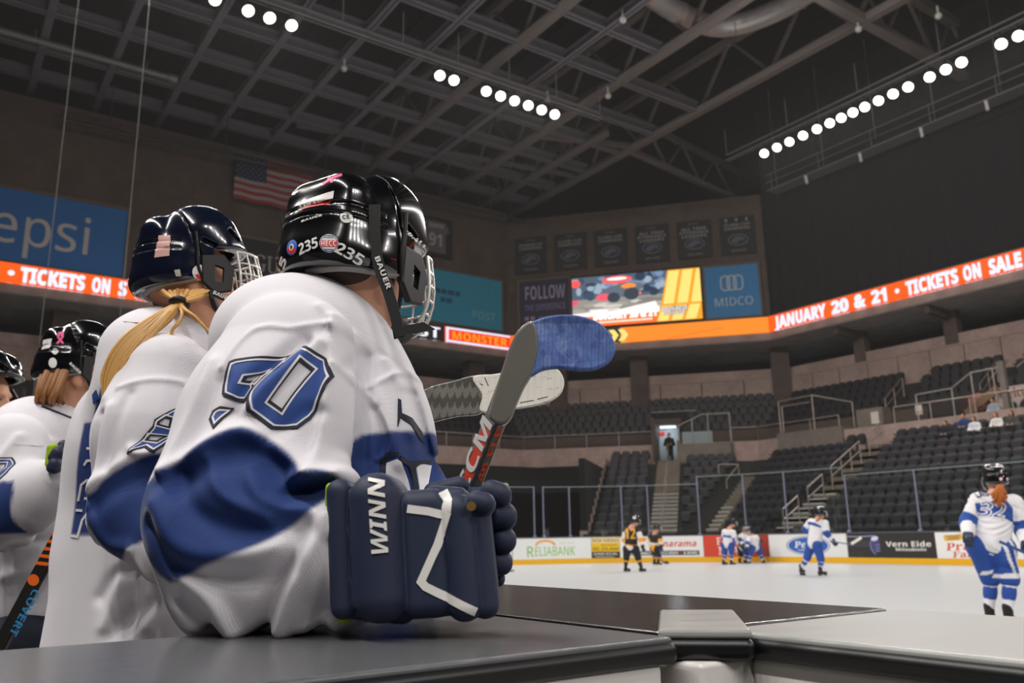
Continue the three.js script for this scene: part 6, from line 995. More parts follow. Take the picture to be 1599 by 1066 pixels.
// ------------------------------------------------------------------ middle player with the ponytail, number 2
const p2 = thing('person', 'player with long blonde ponytail and navy helmet between the two other bench players', 'person');
const fr2 = benchFrame(p2, V(220, 900, 2.0));
{
  const D = 1.67, S = V(262, 590, 1.82), M1 = V(240, 680, 1.78), E = V(222, 790, 1.74), Wr = V(330, 905, 1.66);
  const arm = blend(0.05, cap(S, M1, 0.1, 0.11), cap(M1, E, 0.11, 0.095), cap(E, mix3(E, Wr, 0.5), 0.092, 0.07), cap(mix3(E, Wr, 0.45), Wr, 0.07, 0.055));
  const torso = blend(0.08, cap(V(255, 570, 2.0), V(230, 700, 2.02), 0.13, 0.15), cap(V(230, 700, 2.02), V(168, 1020, 2.02), 0.15, 0.14), cap(V(230, 600, 1.9), V(300, 590, 2.15), 0.1, 0.09), ell(V(265, 545, 1.97), [0.13, 0.08, 0.14]), cap(V(180, 660, 2.08), V(165, 860, 2.06), 0.09, 0.1), cap(V(245, 800, 2.0), V(215, 1040, 1.96), 0.08, 0.1), cap(V(255, 820, 2.02), V(270, 1040, 1.98), 0.08, 0.1));
  const farArm = blend(0.04, cap(V(215, 610, 2.2), V(150, 770, 2.24), 0.085, 0.09), cap(V(150, 770, 2.24), V(300, 860, 2.3), 0.085, 0.06));
  const raw = (x, y, z) => smin(smin(arm(x, y, z), torso(x, y, z), 0.018), farArm(x, y, z), 0.03), neckCut = cap(V(310, 440, 1.97), V(312, 500, 1.97), 0.085, 0.075), base = (x, y, z) => smax(raw(x, y, z), -neckCut(x, y, z), 0.012);
  const f = folded(base, [
    [[[192, 607], [205, 603], [225, 598], [250, 594], [280, 595], [304, 603]], 0.005, 0.007], [[[170, 650], [158, 720], [150, 800]], -0.012, 0.012], [[[185, 640], [172, 720], [160, 790]], 0.01, 0.012], [[[215, 620], [200, 680], [190, 735]], -0.008, 0.012], [[[160, 765], [200, 735], [245, 712], [300, 700]], 0.012, 0.014], [[[175, 790], [220, 760], [290, 735]], -0.012, 0.018], [[[160, 800], [190, 850], [230, 855]], 0.009, 0.016], [[[228, 705], [245, 714], [262, 712]], 0.012, 0.01],
    [[[110, 990], [130, 920], [140, 860]], 0.01, 0.016], [[[150, 990], [160, 930], [155, 870]], -0.012, 0.016], [[[180, 990], [200, 940], [190, 900]], 0.01, 0.014], [[[100, 940], [130, 900], [180, 890]], -0.01, 0.014], [[[250, 900], [240, 875], [235, 860]], 0.006, 0.01], [[[200, 500], [180, 560], [165, 620]], 0.006, 0.012], [[[120, 1000], [180, 960], [240, 950]], -0.008, 0.02],
  ], 1.72);
  const band = polyDist(smoothPoly(pxy([[120, 775], [148, 772], [172, 750], [205, 728], [240, 712], [300, 698], [380, 690], [380, 830], [262, 838], [222, 852], [184, 875], [162, 855], [148, 828], [130, 800]], D), 3));
  const back = polyDist(pxy([[133, 660], [152, 661], [160, 640], [178, 610], [172, 836], [105, 836], [118, 740]], 1.88)), cuff = polyDist(pxy([[70, 738], [124, 744], [112, 822], [95, 828], [70, 800]], 2.2));
  const col = (x, y, z) => { const a = arm(x, y, z), t = torso(x, y, z), q = farArm(x, y, z); const k = a < Math.min(t, q) ? band(x, y) : t < q ? back(x, y) : cuff(x, y); return mixc(BLUE, WHITE, sstep(-0.0042, 0.0042, k)); };
  const jersey = part('jersey', fr2(meshSDF(f, [-1.16, 0.7, -2.44], [-0.38, 1.68, -1.54], 0.0062, { color: col, uvScale: 40, margin: 2 })), mCloth, p2);
  numeral(f, jersey, fr2, D, [[267, 636], [282, 652], [276, 668], [260, 690], [247, 707], [232, 699], [212, 709], [219, 697], [234, 676], [241, 666], [243, 656]], [[[248, 657], [255, 650], [263, 652], [261, 667], [246, 663]], [[236, 679], [259, 680], [250, 686], [246, 690], [231, 689]]]);
  const fx = (p, m, l = 0.002) => part('back_number', fr2(sew(f, strokeShape(pxy(p, 1.88), 0.0055), 1.88, l, 0.008, 0.9)), m, jersey);
  fx([[106, 836], [120, 838], [128, 812], [142, 796]], mTwillWhite); fx([[120, 782], [128, 757], [140, 750], [148, 752]], mTwillWhite); fx([[133, 778], [146, 778]], mTwillWhite); fx([[115, 796], [128, 797]], mTwillWhite); fx([[142, 701], [152, 702]], mTwillWhite); fx([[136, 727], [142, 720], [152, 720]], mTwillWhite); fx([[151, 668], [160, 652], [172, 640]], mTwillWhite);
  part('back_number', fr2(sew(f, shapeOf(pxy([[156, 620], [166, 614], [172, 628], [158, 634]], 1.88)), 1.88, 0.002, 0.008, 0.9)), mTwill, jersey);
  const A = headAxes(0.5, 0.1, 0.0), hc = V(299, 413, 1.97), fc = add3(hc, [0.0, -0.045, 0]), head = headField(fc, A);
  const body = blend(0.03, head, cap(add3(hc, [-0.005, -0.1, 0]), V(290, 560, 1.98), 0.056, 0.065), cap(V(290, 560, 1.98), V(200, 980, 2.02), 0.07, 0.09), cap(S, E, 0.045, 0.04), cap(E, Wr, 0.038, 0.03), cap(V(290, 560, 2.0), S, 0.05), cap(V(215, 610, 2.2), V(150, 770, 2.24), 0.04), cap(V(150, 770, 2.24), V(300, 860, 2.3), 0.035, 0.03), cap(V(290, 560, 2.0), V(215, 610, 2.2), 0.05));
  const h1 = V(205, 1100, 2.0), h2 = V(190, 1100, 2.14), legsF = blend(0.03, body, cap(h1, [h1[0] - 0.02, 0.2, h1[2]], 0.06, 0.04), cap(h2, [h2[0], 0.2, h2[2]], 0.06, 0.04), cap(h1, h2, 0.07));
  part('body', fr2(meshSDF(legsF, 0.008, { color: headColor(fc, A) })), mBody, p2);
  legs(p2, fr2, [h1, h2], [[h1[0] + 0.03, 0.56, h1[2]], [h2[0] + 0.03, 0.56, h2[2]]], [[h1[0] - 0.02, 0.2, h1[2]], [h2[0], 0.2, h2[2]]], [[h1[0] + 0.2, 0.2, h1[2] - 0.1], [h2[0] + 0.2, 0.2, h2[2] - 0.1]], { cell: 0.014, pantHex: 0x10142a, sock: (s) => (s > 0.3 && s < 0.65 ? BLUE : WHITE) });
  const { h, f: hf } = helmet(p2, fr2, hc, A, mShellNavy, 0.004, true, 0.89), st = (n, sh, m, l = 0.001, e = 0.006) => part(n, fr2(sew(hf, sh, 1.87, l, e, 0.7)), m, h);
  st('mirror_sticker', shapeOf(pxy([[252, 371], [268, 369], [268, 402], [246, 406]], 1.87)), M(0xd8a8a0, 0.4)); st('round_sticker', shapeOf(ringPx(313, 424, 14, 14, 1.87)), mWhiteGloss); st('sticker_print', shapeOf(pxy([[302, 427], [306, 425], [312, 433], [304, 431]], 1.87)), mRed, 0.0014); st('square_sticker', shapeOf(pxy([[275, 424], [283, 422], [284, 432], [277, 433]], 1.87)), M(0xb8b4ac, 0.5)); st('brand_mark', textPx('BAUER', [356, 392], [382, 402], 9, 1.87, 0.2), mWhiteGloss, 0.001, 0.004);
  part('clear_visor', fr2(basisGeo(new THREE.CylinderGeometry(0.118, 0.112, 0.09, 24, 1, true, Math.PI / 2 - 1.25, 2.5).translate(0.03, -0.045, 0), hc, ...A)), new THREE.MeshPhysicalMaterial({ color: 0xffffff, roughness: 0.03, transmission: 1, thickness: 0, ior: 1.5, side: THREE.DoubleSide }), h);
  part('chin_strap', fr2(new THREE.ExtrudeGeometry(shapeOf(pxy([[330, 452], [362, 466], [376, 474], [370, 480], [332, 462]], 1.84)), { depth: 0.004, bevelEnabled: false }).translate(0, 0, -1.84)), mMatte, h); part('strap_lettering', fr2(new THREE.ExtrudeGeometry(textPx('BAUER', [333, 459], [360, 471], 5.5, 1.838), { depth: 0.001, bevelEnabled: false }).translate(0, 0, -1.8355)), mWhiteGloss, h); part('jaw_strap', fr2(tube([V(330, 455, 1.86), V(333, 472, 1.86), V(339, 484, 1.88), V(346, 482, 1.9)], 0.007, 14, 6)), mMatte, h);
  simpleGlove(p2, fr2, add3(Wr, [0.02, -0.01, 0.01]), sub3(Wr, E), [0, 1, 0.2], mNavyGlove, 0.006); simpleGlove(p2, fr2, V(312, 862, 2.3), [0.2, -0.1, -0.05], [0, 1, 0.2], mNavyGlove, 0.008);
  // hair gathered in a band, two long tails
  const r = R3(61), L = [], Ld = [], knot = V(280, 474, 1.83);
  for (let i = 0; i < 46; i++) { const a = r(), x0 = lerp(246, 330, a), p = [V(x0, 452 + 6 * r(), 1.86 + 0.03 * r()), V(lerp(x0, 280, 0.5), 466 + 4 * r() - 6 * Math.abs(a - 0.5), 1.825 + 0.015 * r()), V(280 + 6 * (r() - 0.5), 474 + 4 * (r() - 0.5), 1.82)]; (i % 3 ? L : Ld).push([p, 0.006, 0.004]); }
  for (let i = 0; i < 110; i++) { const t = r(), w = (r() - 0.5); (i % 4 ? L : Ld).push([[knot, V(256 + 20 * w, 490 + 10 * t, 1.79), V(222 + 26 * w, 520 + 14 * w, 1.76), V(190 + 34 * w, 560 + 18 * w, 1.74), V(172 + 30 * w + 4 * t, 596 + 12 * w, 1.735), V(170 + 20 * w, 604 + 24 * t, 1.735)], 0.0065, 0.0016]); }
  for (let i = 0; i < 34; i++) { const w = (r() - 0.5), t = r(); (i % 4 ? L : Ld).push([[knot, V(292 + 6 * w, 486 + 5 * w, 1.79), V(310 + 8 * w, 500 + 10 * w, 1.78), V(324 + 8 * w, 516 + 10 * w, 1.79), V(333 + 5 * w, 530 + 6 * t, 1.82)], 0.0055, 0.002]); }
  for (let i = 0; i < 8; i++) { const w = r() - 0.5; L.push([[knot, V(284, 492, 1.78), V(278 + 4 * w, 505, 1.775), V(270 + 3 * w, 514, 1.775), V(268 + 3 * w, 525, 1.775), V(274 + 3 * w, 533, 1.775)], 0.0045, 0.0016]); }
  for (let i = 0; i < 12; i++) { const w = r() - 0.5; Ld.push([[V(250, 492, 1.8), V(225 + 10 * w, 510 + 16 * w, 1.82), V(200 + 16 * w, 515 + 30 * w, 1.84)], 0.0012, 0.0006]); }
  locks(L, mBlonde, p2, fr2); locks(Ld, mBlondeDark, p2, fr2);
  part('hair_tie', fr2(new THREE.TorusGeometry(0.017, 0.007, 8, 18).rotateX(1.1).translate(...knot)), mMatte, p2);
}

// ------------------------------------------------------------------ third player at the left
const p3 = thing('person', 'player with short brown hair and black helmet at the left edge holding orange stick', 'person');
const fr3 = benchFrame(p3, V(60, 900, 2.85));
{
  const S = V(20, 695, 2.62), E = V(14, 800, 2.55), Wr = V(92, 745, 2.5), D = 2.48;
  const arm = blend(0.05, cap(S, E, 0.1, 0.105), cap(E, mix3(E, Wr, 0.55), 0.1, 0.085), cap(mix3(E, Wr, 0.5), Wr, 0.085, 0.06));
  const torso = blend(0.08, cap(V(60, 690, 2.85), V(62, 800, 2.86), 0.15, 0.165), cap(V(62, 800, 2.86), V(62, 940, 2.86), 0.165, 0.165), cap(V(25, 690, 2.72), V(115, 690, 2.98), 0.1, 0.1), ell(V(70, 665, 2.84), [0.12, 0.06, 0.12]));
  const raw = (x, y, z) => smin(arm(x, y, z), torso(x, y, z), 0.02), cut = cap(V(88, 560, 2.85), V(92, 648, 2.85), 0.075, 0.065), hem = V(60, 962, 2.85)[1];
  const base = (x, y, z) => smax(smax(raw(x, y, z), -cut(x, y, z), 0.012), hem - y, 0.01);
  const f = folded(base, [[[[30, 670], [42, 710], [48, 760]], -0.012, 0.014], [[[75, 690], [62, 720], [56, 745]], 0.01, 0.014], [[[20, 745], [40, 740], [60, 745]], -0.01, 0.014], [[[25, 840], [60, 845], [95, 830]], -0.014, 0.016], [[[10, 900], [50, 890], [100, 900]], 0.01, 0.02], [[[40, 940], [60, 900], [70, 860]], -0.01, 0.016], [[[0, 820], [25, 825], [50, 800]], 0.01, 0.016]], 2.7);
  const band = polyDist(pxy([[-60, 752], [30, 752], [31, 770], [24, 800], [26, 832], [-60, 838]], 2.46)), col = (x, y, z) => mixc(BLUE, WHITE, arm(x, y, z) < torso(x, y, z) ? sstep(-0.004, 0.004, band(x, y)) : 1);
  const jersey = part('jersey', fr3(meshSDF(f, [-1.95, 0.8, -3.2], [-1.2, 1.66, -2.34], 0.008, { color: col, margin: 2 })), mCloth, p3);
  numeral(f, jersey, fr3, D, [[-18, 716], [10, 714], [20, 724], [16, 740], [6, 752], [-18, 752]], [[[-8, 724], [6, 723], [8, 730], [-2, 740]]]);
  seam(f, jersey, fr3, D, [[10, 690], [30, 690], [48, 697], [54, 712]]); seam(f, jersey, fr3, 2.8, [[86, 640], [105, 648], [120, 655], [132, 660]], 0.005, mTwillDark);
  const A = headAxes(0.55, 0.02), hc = V(123, 562, 2.85), fc = add3(hc, [0, -0.045, 0]), head = headField(fc, A);
  const h1 = V(45, 1005, 2.8), h2 = V(75, 1005, 2.94), body = blend(0.03, head, cap(add3(hc, [-0.02, -0.1, 0]), V(85, 690, 2.85), 0.058, 0.065), cap(V(85, 690, 2.85), V(60, 950, 2.86), 0.07, 0.09), cap(S, E, 0.045), cap(E, Wr, 0.038, 0.035), cap(V(80, 690, 2.85), S, 0.05), cap(V(115, 700, 3.0), V(110, 800, 3.0), 0.04), cap(h1, [h1[0], 0.2, h1[2]], 0.06, 0.04), cap(h2, [h2[0], 0.2, h2[2]], 0.06, 0.04), cap(h1, h2, 0.07));
  part('body', fr3(meshSDF(body, 0.01, { color: headColor(fc, A) })), mBody, p3);
  legs(p3, fr3, [h1, h2], [[h1[0] + 0.03, 0.56, h1[2]], [h2[0] + 0.03, 0.56, h2[2]]], [[h1[0], 0.2, h1[2]], [h2[0], 0.2, h2[2]]], [[h1[0] + 0.2, 0.2, h1[2] - 0.1], [h2[0] + 0.2, 0.2, h2[2] - 0.1]], { cell: 0.014, pantHex: 0x10142a, sock: (s) => (s > 0.3 && s < 0.65 ? BLUE : WHITE) });
  const { h, f: hf } = helmet(p3, fr3, hc, A, mShellBlack, 0.006, false, 0.88), st = (n, sh, m, l = 0.0015, e = 0.008) => part(n, fr3(sew(hf, sh, 2.75, l, e, 0.7)), m, h);
  st('reflective_strip', shapeOf(pxy([[70, 532], [85, 530], [82, 545], [68, 547]], 2.75)), mWhiteGloss); st('awareness_ribbon', [strokeShape(pxy([[92, 538], [99, 526], [98, 519], [94, 520], [93, 527], [100, 537]], 2.75), 0.006)], mPinkS, 0.0015, 0.005); st('round_sticker', shapeOf(ringPx(90, 550, 4, 5, 2.75, 14)), mWhiteGloss); st('round_sticker', shapeOf(ringPx(87, 568, 6, 8, 2.75, 14)), mWhiteGloss); st('brand_mark', textPx('BAUER', [139, 542], [165, 544], 5, 2.75), mWhiteGloss, 0.0015, 0.006);
  part('strap_lettering', fr3(new THREE.ExtrudeGeometry(textPx('BAUER', [108, 568], [125, 584], 4, 2.7), { depth: 0.001, bevelEnabled: false }).translate(0, 0, -2.7)), mWhiteGloss, h);
  const r = R3(17), L = []; for (let i = 0; i < 90; i++) { const w = r() - 0.5, t = r(), v = r(); L.push([[V(70 + 40 * t, 572 + 10 * v, 2.78 + 0.06 * w), V(60 + 40 * t, 596 + 10 * v, 2.74 + 0.06 * w), V(58 + 38 * t + 8 * w, 612 + 12 * v, 2.73 + 0.06 * w), V(62 + 34 * t + 14 * w, 622 + 12 * v, 2.75)], 0.011, 0.004]); } locks(L, mBrownHair, p3, fr3);
  const glove = rollField([[97, 712, 10, 14, 2.47, 0.05, 30, 0.02], [105, 700, 9, 12, 2.49, 0.045, 30, 0.02], [92, 728, 9, 12, 2.46, 0.045, 20, 0.02]]); const gl = part('glove', fr3(meshSDF(glove, 0.006)), mNavyGlove, p3); part('lime_palm', fr3(new RoundedBoxGeometry(0.03, 0.07, 0.05, 2, 0.012).translate(...V(84, 712, 2.45))), mLime, gl);
}
{ // orange and black stick of the third player
  const s = thing('hockey_stick', 'black and orange striped hockey stick slanting across the left player', 'stick'), d = 2.42, fr = benchFrame(s, V(50, 900, d)), a = V(-22, 1050, d), b = V(112, 800, d);
  part('shaft', fr(stickShaft(add3(a, mul3(sub3(a, b), 0.35)), b, 0.036, 0.022)), M(0x1a1918, 0.35), s);
  const q = (t, o) => { const dx = 134, dy = -250, L = Math.hypot(dx, dy); return [-22 + dx * t - dy / L * o, 1050 + dy * t + dx / L * o]; }, pr = (poly, m, n = 'orange_print') => part(n, fr(new THREE.ExtrudeGeometry(shapeOf(pxy(poly, d)), { depth: 0.0008, bevelEnabled: false }).translate(0, 0, -d + 0.0112)), m, s), mO = M(0xf26a1c, 0.45);
  for (let i = 0; i < 8; i++) { const t = 0.66 + i * 0.045; pr([q(t, -9), q(t + 0.02, -9), q(t + 0.045, 9), q(t + 0.025, 9)], mO); }
  pr(Array.from({ length: 16 }, (_, i) => { const c = q(0.58, 0); return [c[0] + 9 * Math.cos(i * 0.3927), c[1] + 9 * Math.sin(i * 0.3927)]; }), mO);
  part('lettering', fr(new THREE.ExtrudeGeometry(textPx('COVERT', q(0.54, 6), q(0.26, 6), 12, d), { depth: 0.0008, bevelEnabled: false }).translate(0, 0, -d + 0.0112)), M(0x2a86c0, 0.45), s);
}
{ // the edge of a fourth player's visor and glove at the picture edge
  const g = thing('person', 'player mostly outside the left edge with only dark helmet and clear visor showing', 'person'), fr = benchFrame(g, V(-40, 900, 3.5));
  const A = headAxes(0.1, 0), hc = V(-24, 600, 3.5), fc = add3(hc, [0, -0.045, 0]), body = blend(0.03, headField(fc, A), cap(add3(hc, [0, -0.1, 0]), V(-40, 710, 3.5), 0.06, 0.07), cap(V(-40, 710, 3.5), V(-45, 890, 3.5), 0.12, 0.11), cap(V(-45, 890, 3.42), [V(-45, 890, 3.42)[0], 0.12, -3.42], 0.08, 0.05), cap(V(-45, 890, 3.6), [V(-45, 890, 3.6)[0], 0.12, -3.6], 0.08, 0.05));
  part('body', fr(meshSDF(body, 0.014, { color: headColor(fc, A) })), mBody, g);
  const f = blend(0.06, cap(V(-55, 705, 3.4), V(-50, 870, 3.42), 0.14, 0.15), cap(V(-55, 705, 3.62), V(-50, 870, 3.6), 0.14, 0.15), cap(V(-58, 700, 3.3), V(-60, 800, 3.25), 0.1, 0.09), cap(V(-60, 800, 3.25), V(-20, 830, 3.2), 0.09, 0.065)); part('jersey', fr(meshSDF(f, 0.014, { color: () => WHITE })), mCloth, g);
  const h1 = V(-45, 905, 3.42), h2 = V(-45, 905, 3.6); legs(g, fr, [h1, h2], [[h1[0] + 0.03, 0.56, h1[2]], [h2[0] + 0.03, 0.56, h2[2]]], [[h1[0], 0.2, h1[2]], [h2[0], 0.2, h2[2]]], [[h1[0] + 0.2, 0.2, h1[2]], [h2[0] + 0.2, 0.2, h2[2]]], { cell: 0.016, pantHex: 0x10142a, sock: (s) => (s > 0.3 && s < 0.65 ? BLUE : WHITE) }); simpleGlove(g, fr, V(-12, 834, 3.19), [0.1, -0.02, 0.03], [0, 1, 0.2], mNavyGlove, 0.008);
  const { h } = helmet(g, fr, hc, A, mShellBlack, 0.008, false); part('clear_visor', fr(basisGeo(new THREE.CylinderGeometry(0.125, 0.118, 0.1, 24, 1, true, Math.PI / 2 - 1.2, 2.4).translate(0.035, -0.06, 0), hc, ...A)), new THREE.MeshPhysicalMaterial({ color: 0xffffff, roughness: 0.03, transmission: 1, thickness: 0, ior: 1.5, side: THREE.DoubleSide }), h);
}
// ------------------------------------------------------------------ skaters on the ice
const groundD = (px, py, y = 0) => { let a = 2, b = 80; for (let i = 0; i < 50; i++) { const m = (a + b) / 2; if (V(px, py, m)[1] > y) a = m; else b = m; } return a; };
const GOLD = lin(0xe8a020), BLACK = lin(0x141317), CREAM = lin(0xd9d4cc), ROYAL = lin(0x1d4796), ICEW = lin(0xdedce0);
// joints in px with depth offsets: J.neck, sh, el, ha, hip, kn, an, toe (left, right)
function skater(label, d, J, o) {
  const q = (p) => V(p[0], p[1], d + (p[2] || 0)), base = V(J.an[0][0], J.an[0][1], d), g = thing('person', label, 'person'), fr = benchFrame(g, base), cell = o.cell;
  const neck = q(J.neck), hc = q(J.head), sh = J.sh.map(q), el = J.el.map(q), ha = J.ha.map(q), hip = J.hip.map(q), kn = J.kn.map(q), an = J.an.map(q), toe = J.toe.map(q), pel = mix3(hip[0], hip[1], 0.5);
  const A = headAxes(o.face, o.nod || 0), fc = add3(hc, [0, -0.045, 0]);
  // body
  const body = blend(0.03, headField(fc, A), cap(add3(hc, [0, -0.1, 0]), neck, 0.055, 0.06), cap(neck, pel, 0.09, 0.1), ...[0, 1].flatMap((i) => [cap(neck, sh[i], 0.05), cap(sh[i], el[i], 0.045, 0.04), cap(el[i], ha[i], 0.038, 0.03), cap(hip[i], kn[i], 0.07, 0.05), cap(kn[i], an[i], 0.05, 0.035)]));
  part('body', fr(meshSDF(body, Math.max(cell, 0.012), { color: headColor(fc, A) })), mBody, g);
  // jersey
  const armF = [0, 1].map((i) => blend(0.03, cap(sh[i], el[i], 0.1, 0.088), cap(el[i], mix3(el[i], ha[i], 0.72), 0.085, 0.06))), chest = mix3(neck, pel, 0.35);
  const torso = blend(0.07, cap(mix3(sh[0], sh[1], 0.1), mix3(sh[0], sh[1], 0.9), 0.1, 0.1), cap(chest, mix3(neck, pel, o.hem || 0.95), 0.165, 0.165), cap(mix3(chest, sh[0], 0.4), mix3(pel, hip[0], 0.8), 0.1, 0.1), cap(mix3(chest, sh[1], 0.4), mix3(pel, hip[1], 0.8), 0.1, 0.1));
  const fold = (x, y, z) => 0.006 * Math.sin(38 * x + 21 * y + 13 * Math.sin(9 * y + 4 * z)) * Math.sin(17 * y + 23 * z + 2), jf = bnd((x, y, z) => { const t = smin(torso(x, y, z), Math.min(armF[0](x, y, z), armF[1](x, y, z)), 0.025); return Math.abs(t) < 0.05 ? t + fold(x, y, z) : t; }, [0, 1, 2].map((i) => Math.min(torso.lo[i], armF[0].lo[i], armF[1].lo[i])), [0, 1, 2].map((i) => Math.max(torso.hi[i], armF[0].hi[i], armF[1].hi[i])));
  const axis = sub3(pel, neck), colr = (x, y, z) => { const p = [x, y, z], a0 = armF[0](x, y, z), a1 = armF[1](x, y, z), t = torso(x, y, z), i = a0 < a1 ? 0 : 1; if (Math.min(a0, a1) < t - 0.004) { const e = sub3(ha[i], el[i]), w = sub3(el[i], sh[i]), s = clamp(dot3(sub3(p, el[i]), e) / dot3(e, e)), u = clamp(dot3(sub3(p, sh[i]), w) / dot3(w, w)), dF = len3(sub3(p, add3(el[i], mul3(e, s)))), dU = len3(sub3(p, add3(sh[i], mul3(w, u)))); return o.sleeve(dU < dF ? u - 1 : s); } return o.torso(dot3(sub3(p, neck), axis) / dot3(axis, axis), p); };
  const jersey = part('jersey', fr(meshSDF(jf, cell, { color: colr, margin: 1.6 })), mCloth, g);
  legs(g, fr, hip, kn, an, toe, { cell, pantColor: o.pant, sock: o.sock, boot: o.boot || 0x14100f, pr: 0.105 });
  for (let i = 0; i < 2; i++) simpleGlove(g, fr, ha[i], sub3(ha[i], el[i]), [0, 1, 0.2], o.gloveMat || mNavyGlove, Math.max(cell * 0.6, 0.006));
  const { h, f: hf } = helmet(g, fr, hc, A, o.helmet || mShellNavy, Math.max(cell * 0.6, 0.006), o.cage !== false);
  return { g, fr, jersey, jf, h, hf, hc, A, q };
}
const wSleeve = (s) => (s > -0.25 && s < 0.35 ? ROYAL : ICEW), wSock = (s) => (s > 0.28 && s < 0.62 ? ROYAL : ICEW), kSleeve = (s) => (s < -0.6 ? BLACK : s < -0.1 ? GOLD : s < 0.4 ? CREAM : BLACK), kSock = (s) => (s > 0.3 && s < 0.6 ? GOLD : BLACK);
function iceStick(label, a, b, blade, o = {}) { const s = thing('hockey_stick', label, 'stick'), fr = benchFrame(s, a); part('shaft', fr(stickShaft(a, b, 0.03, 0.022)), M(o.color || 0x2a3a6a, 0.4), s); const X = norm3(sub3(blade, b)), L = len3(sub3(blade, b)), Y0 = [0, 1, 0], Y = norm3(sub3(Y0, mul3(X, dot3(Y0, X)))), Z = cross3(X, Y); part('blade', fr(basisGeo(new RoundedBoxGeometry(L, 0.07, 0.018, 2, 0.008).translate(L / 2, 0.02, 0), b, X, Y, Z)), M(o.tape || 0x18181a, 0.8), s); return s; }

// number 32, nearest on the ice, seen from behind
{
  const d = 9.75, stripe = [polyDist(pxy([[1549, 838], [1553, 838], [1577, 899], [1573, 899]], d)), polyDist(pxy([[1563, 841], [1567, 841], [1589, 896], [1585, 897]], d)), polyDist(pxy([[1551, 896], [1590, 894], [1590, 900], [1551, 902]], d)), polyDist(pxy([[1536, 893], [1549, 890], [1549, 895], [1537, 898]], d))];
  const k = skater('skater numbered 32 with curly red ponytail standing nearest on the ice', d, { head: [1554, 745], neck: [1556, 772], sh: [[1528, 782, 0.05], [1584, 786, -0.05]], el: [[1511, 816, 0.05], [1597, 826, -0.08]], ha: [[1512, 842, -0.35], [1604, 858, -0.3]], hip: [[1528, 852, 0.05], [1566, 856, -0.03]], kn: [[1547, 905, 0.12], [1577, 906, -0.05]], an: [[1545, 953, 0.15], [1574, 955, -0.05]], toe: [[1540, 953, 0.5], [1592, 955, 0.3]] },
    { cell: 0.011, face: 1.45, sleeve: (s) => (s > -0.32 && s < 0.25 ? ROYAL : ICEW), torso: () => ICEW, pant: (x, y) => (Math.min(...stripe.map((f) => f(x, y))) < 0.004 ? ICEW : ROYAL), sock: (s) => (s > 0.22 && s < 0.62 ? ROYAL : ICEW), helmet: mShellBlack, hem: 0.92 });
  const st = (n, sh, m, l = 0.003) => part(n, k.fr(sew(k.jf, sh, d, l, 0.014, 1.2)), m, k.jersey), mRoyal = M(0x1d4796, 0.75);
  st('back_panel', shapeOf(pxy([[1520, 786], [1560, 781], [1569, 792], [1575, 818], [1572, 816], [1553, 808], [1522, 805]], d)), mRoyal);
  st('back_number', textPx('32', [1522, 805], [1554, 810], 23, d, 0.1).flatMap((sh) => [sh.getPoints(4), ...sh.holes.map((q) => q.getPoints(4))].map((q) => strokeShape(q.map((v) => [v.x, v.y]).filter((v, i, a) => !i || Math.hypot(v[0] - a[i - 1][0], v[1] - a[i - 1][1]) > 1e-4), 0.013, true))), mTwillWhite, 0.006);
  st('name_lettering', textPx('LAUFM', [1524, 777], [1556, 772], 10, d, -0.1), M(0x1a2450, 0.75), 0.004);
  const st2 = (cx, cy) => part('round_sticker', k.fr(sew(k.hf, shapeOf(ringPx(cx, cy, 2.2, 2.6, d, 12)), d, 0.003, 0.02, 0.8)), M(0xe0b0c0, 0.5), k.h); st2(1551, 749); st2(1562, 749);
  const r = R3(91), L = []; for (let i = 0; i < 150; i++) { const a = r() * 6.28, u = r(), c = [1561 + 4 * (r() - 0.5), 757], x = 1561 + 12 * Math.cos(a) * Math.sqrt(u), y = 775 + 14 * Math.sin(a) * Math.sqrt(u), w = () => 3 * (r() - 0.5), zz = d - 0.2 - 0.05 * r(); L.push([[V(...c, zz + 0.06), V(lerp(c[0], x, 0.4) + w(), lerp(c[1], y, 0.35) + w(), zz), V(lerp(c[0], x, 0.7) + w(), lerp(c[1], y, 0.7) + w(), zz), V(x + w(), y + w(), zz), V(x + w() * 1.5, y + 2 + w(), zz + 0.02)], 0.011, 0.005]); } locks(L, mRedHair, k.g, k.fr);
  iceStick('blue hockey stick held by the skater numbered 32', V(1560, 845, d - 0.34), V(1640, 880, d - 0.5), V(1668, 905, d - 0.5), { color: 0x20407a });
}
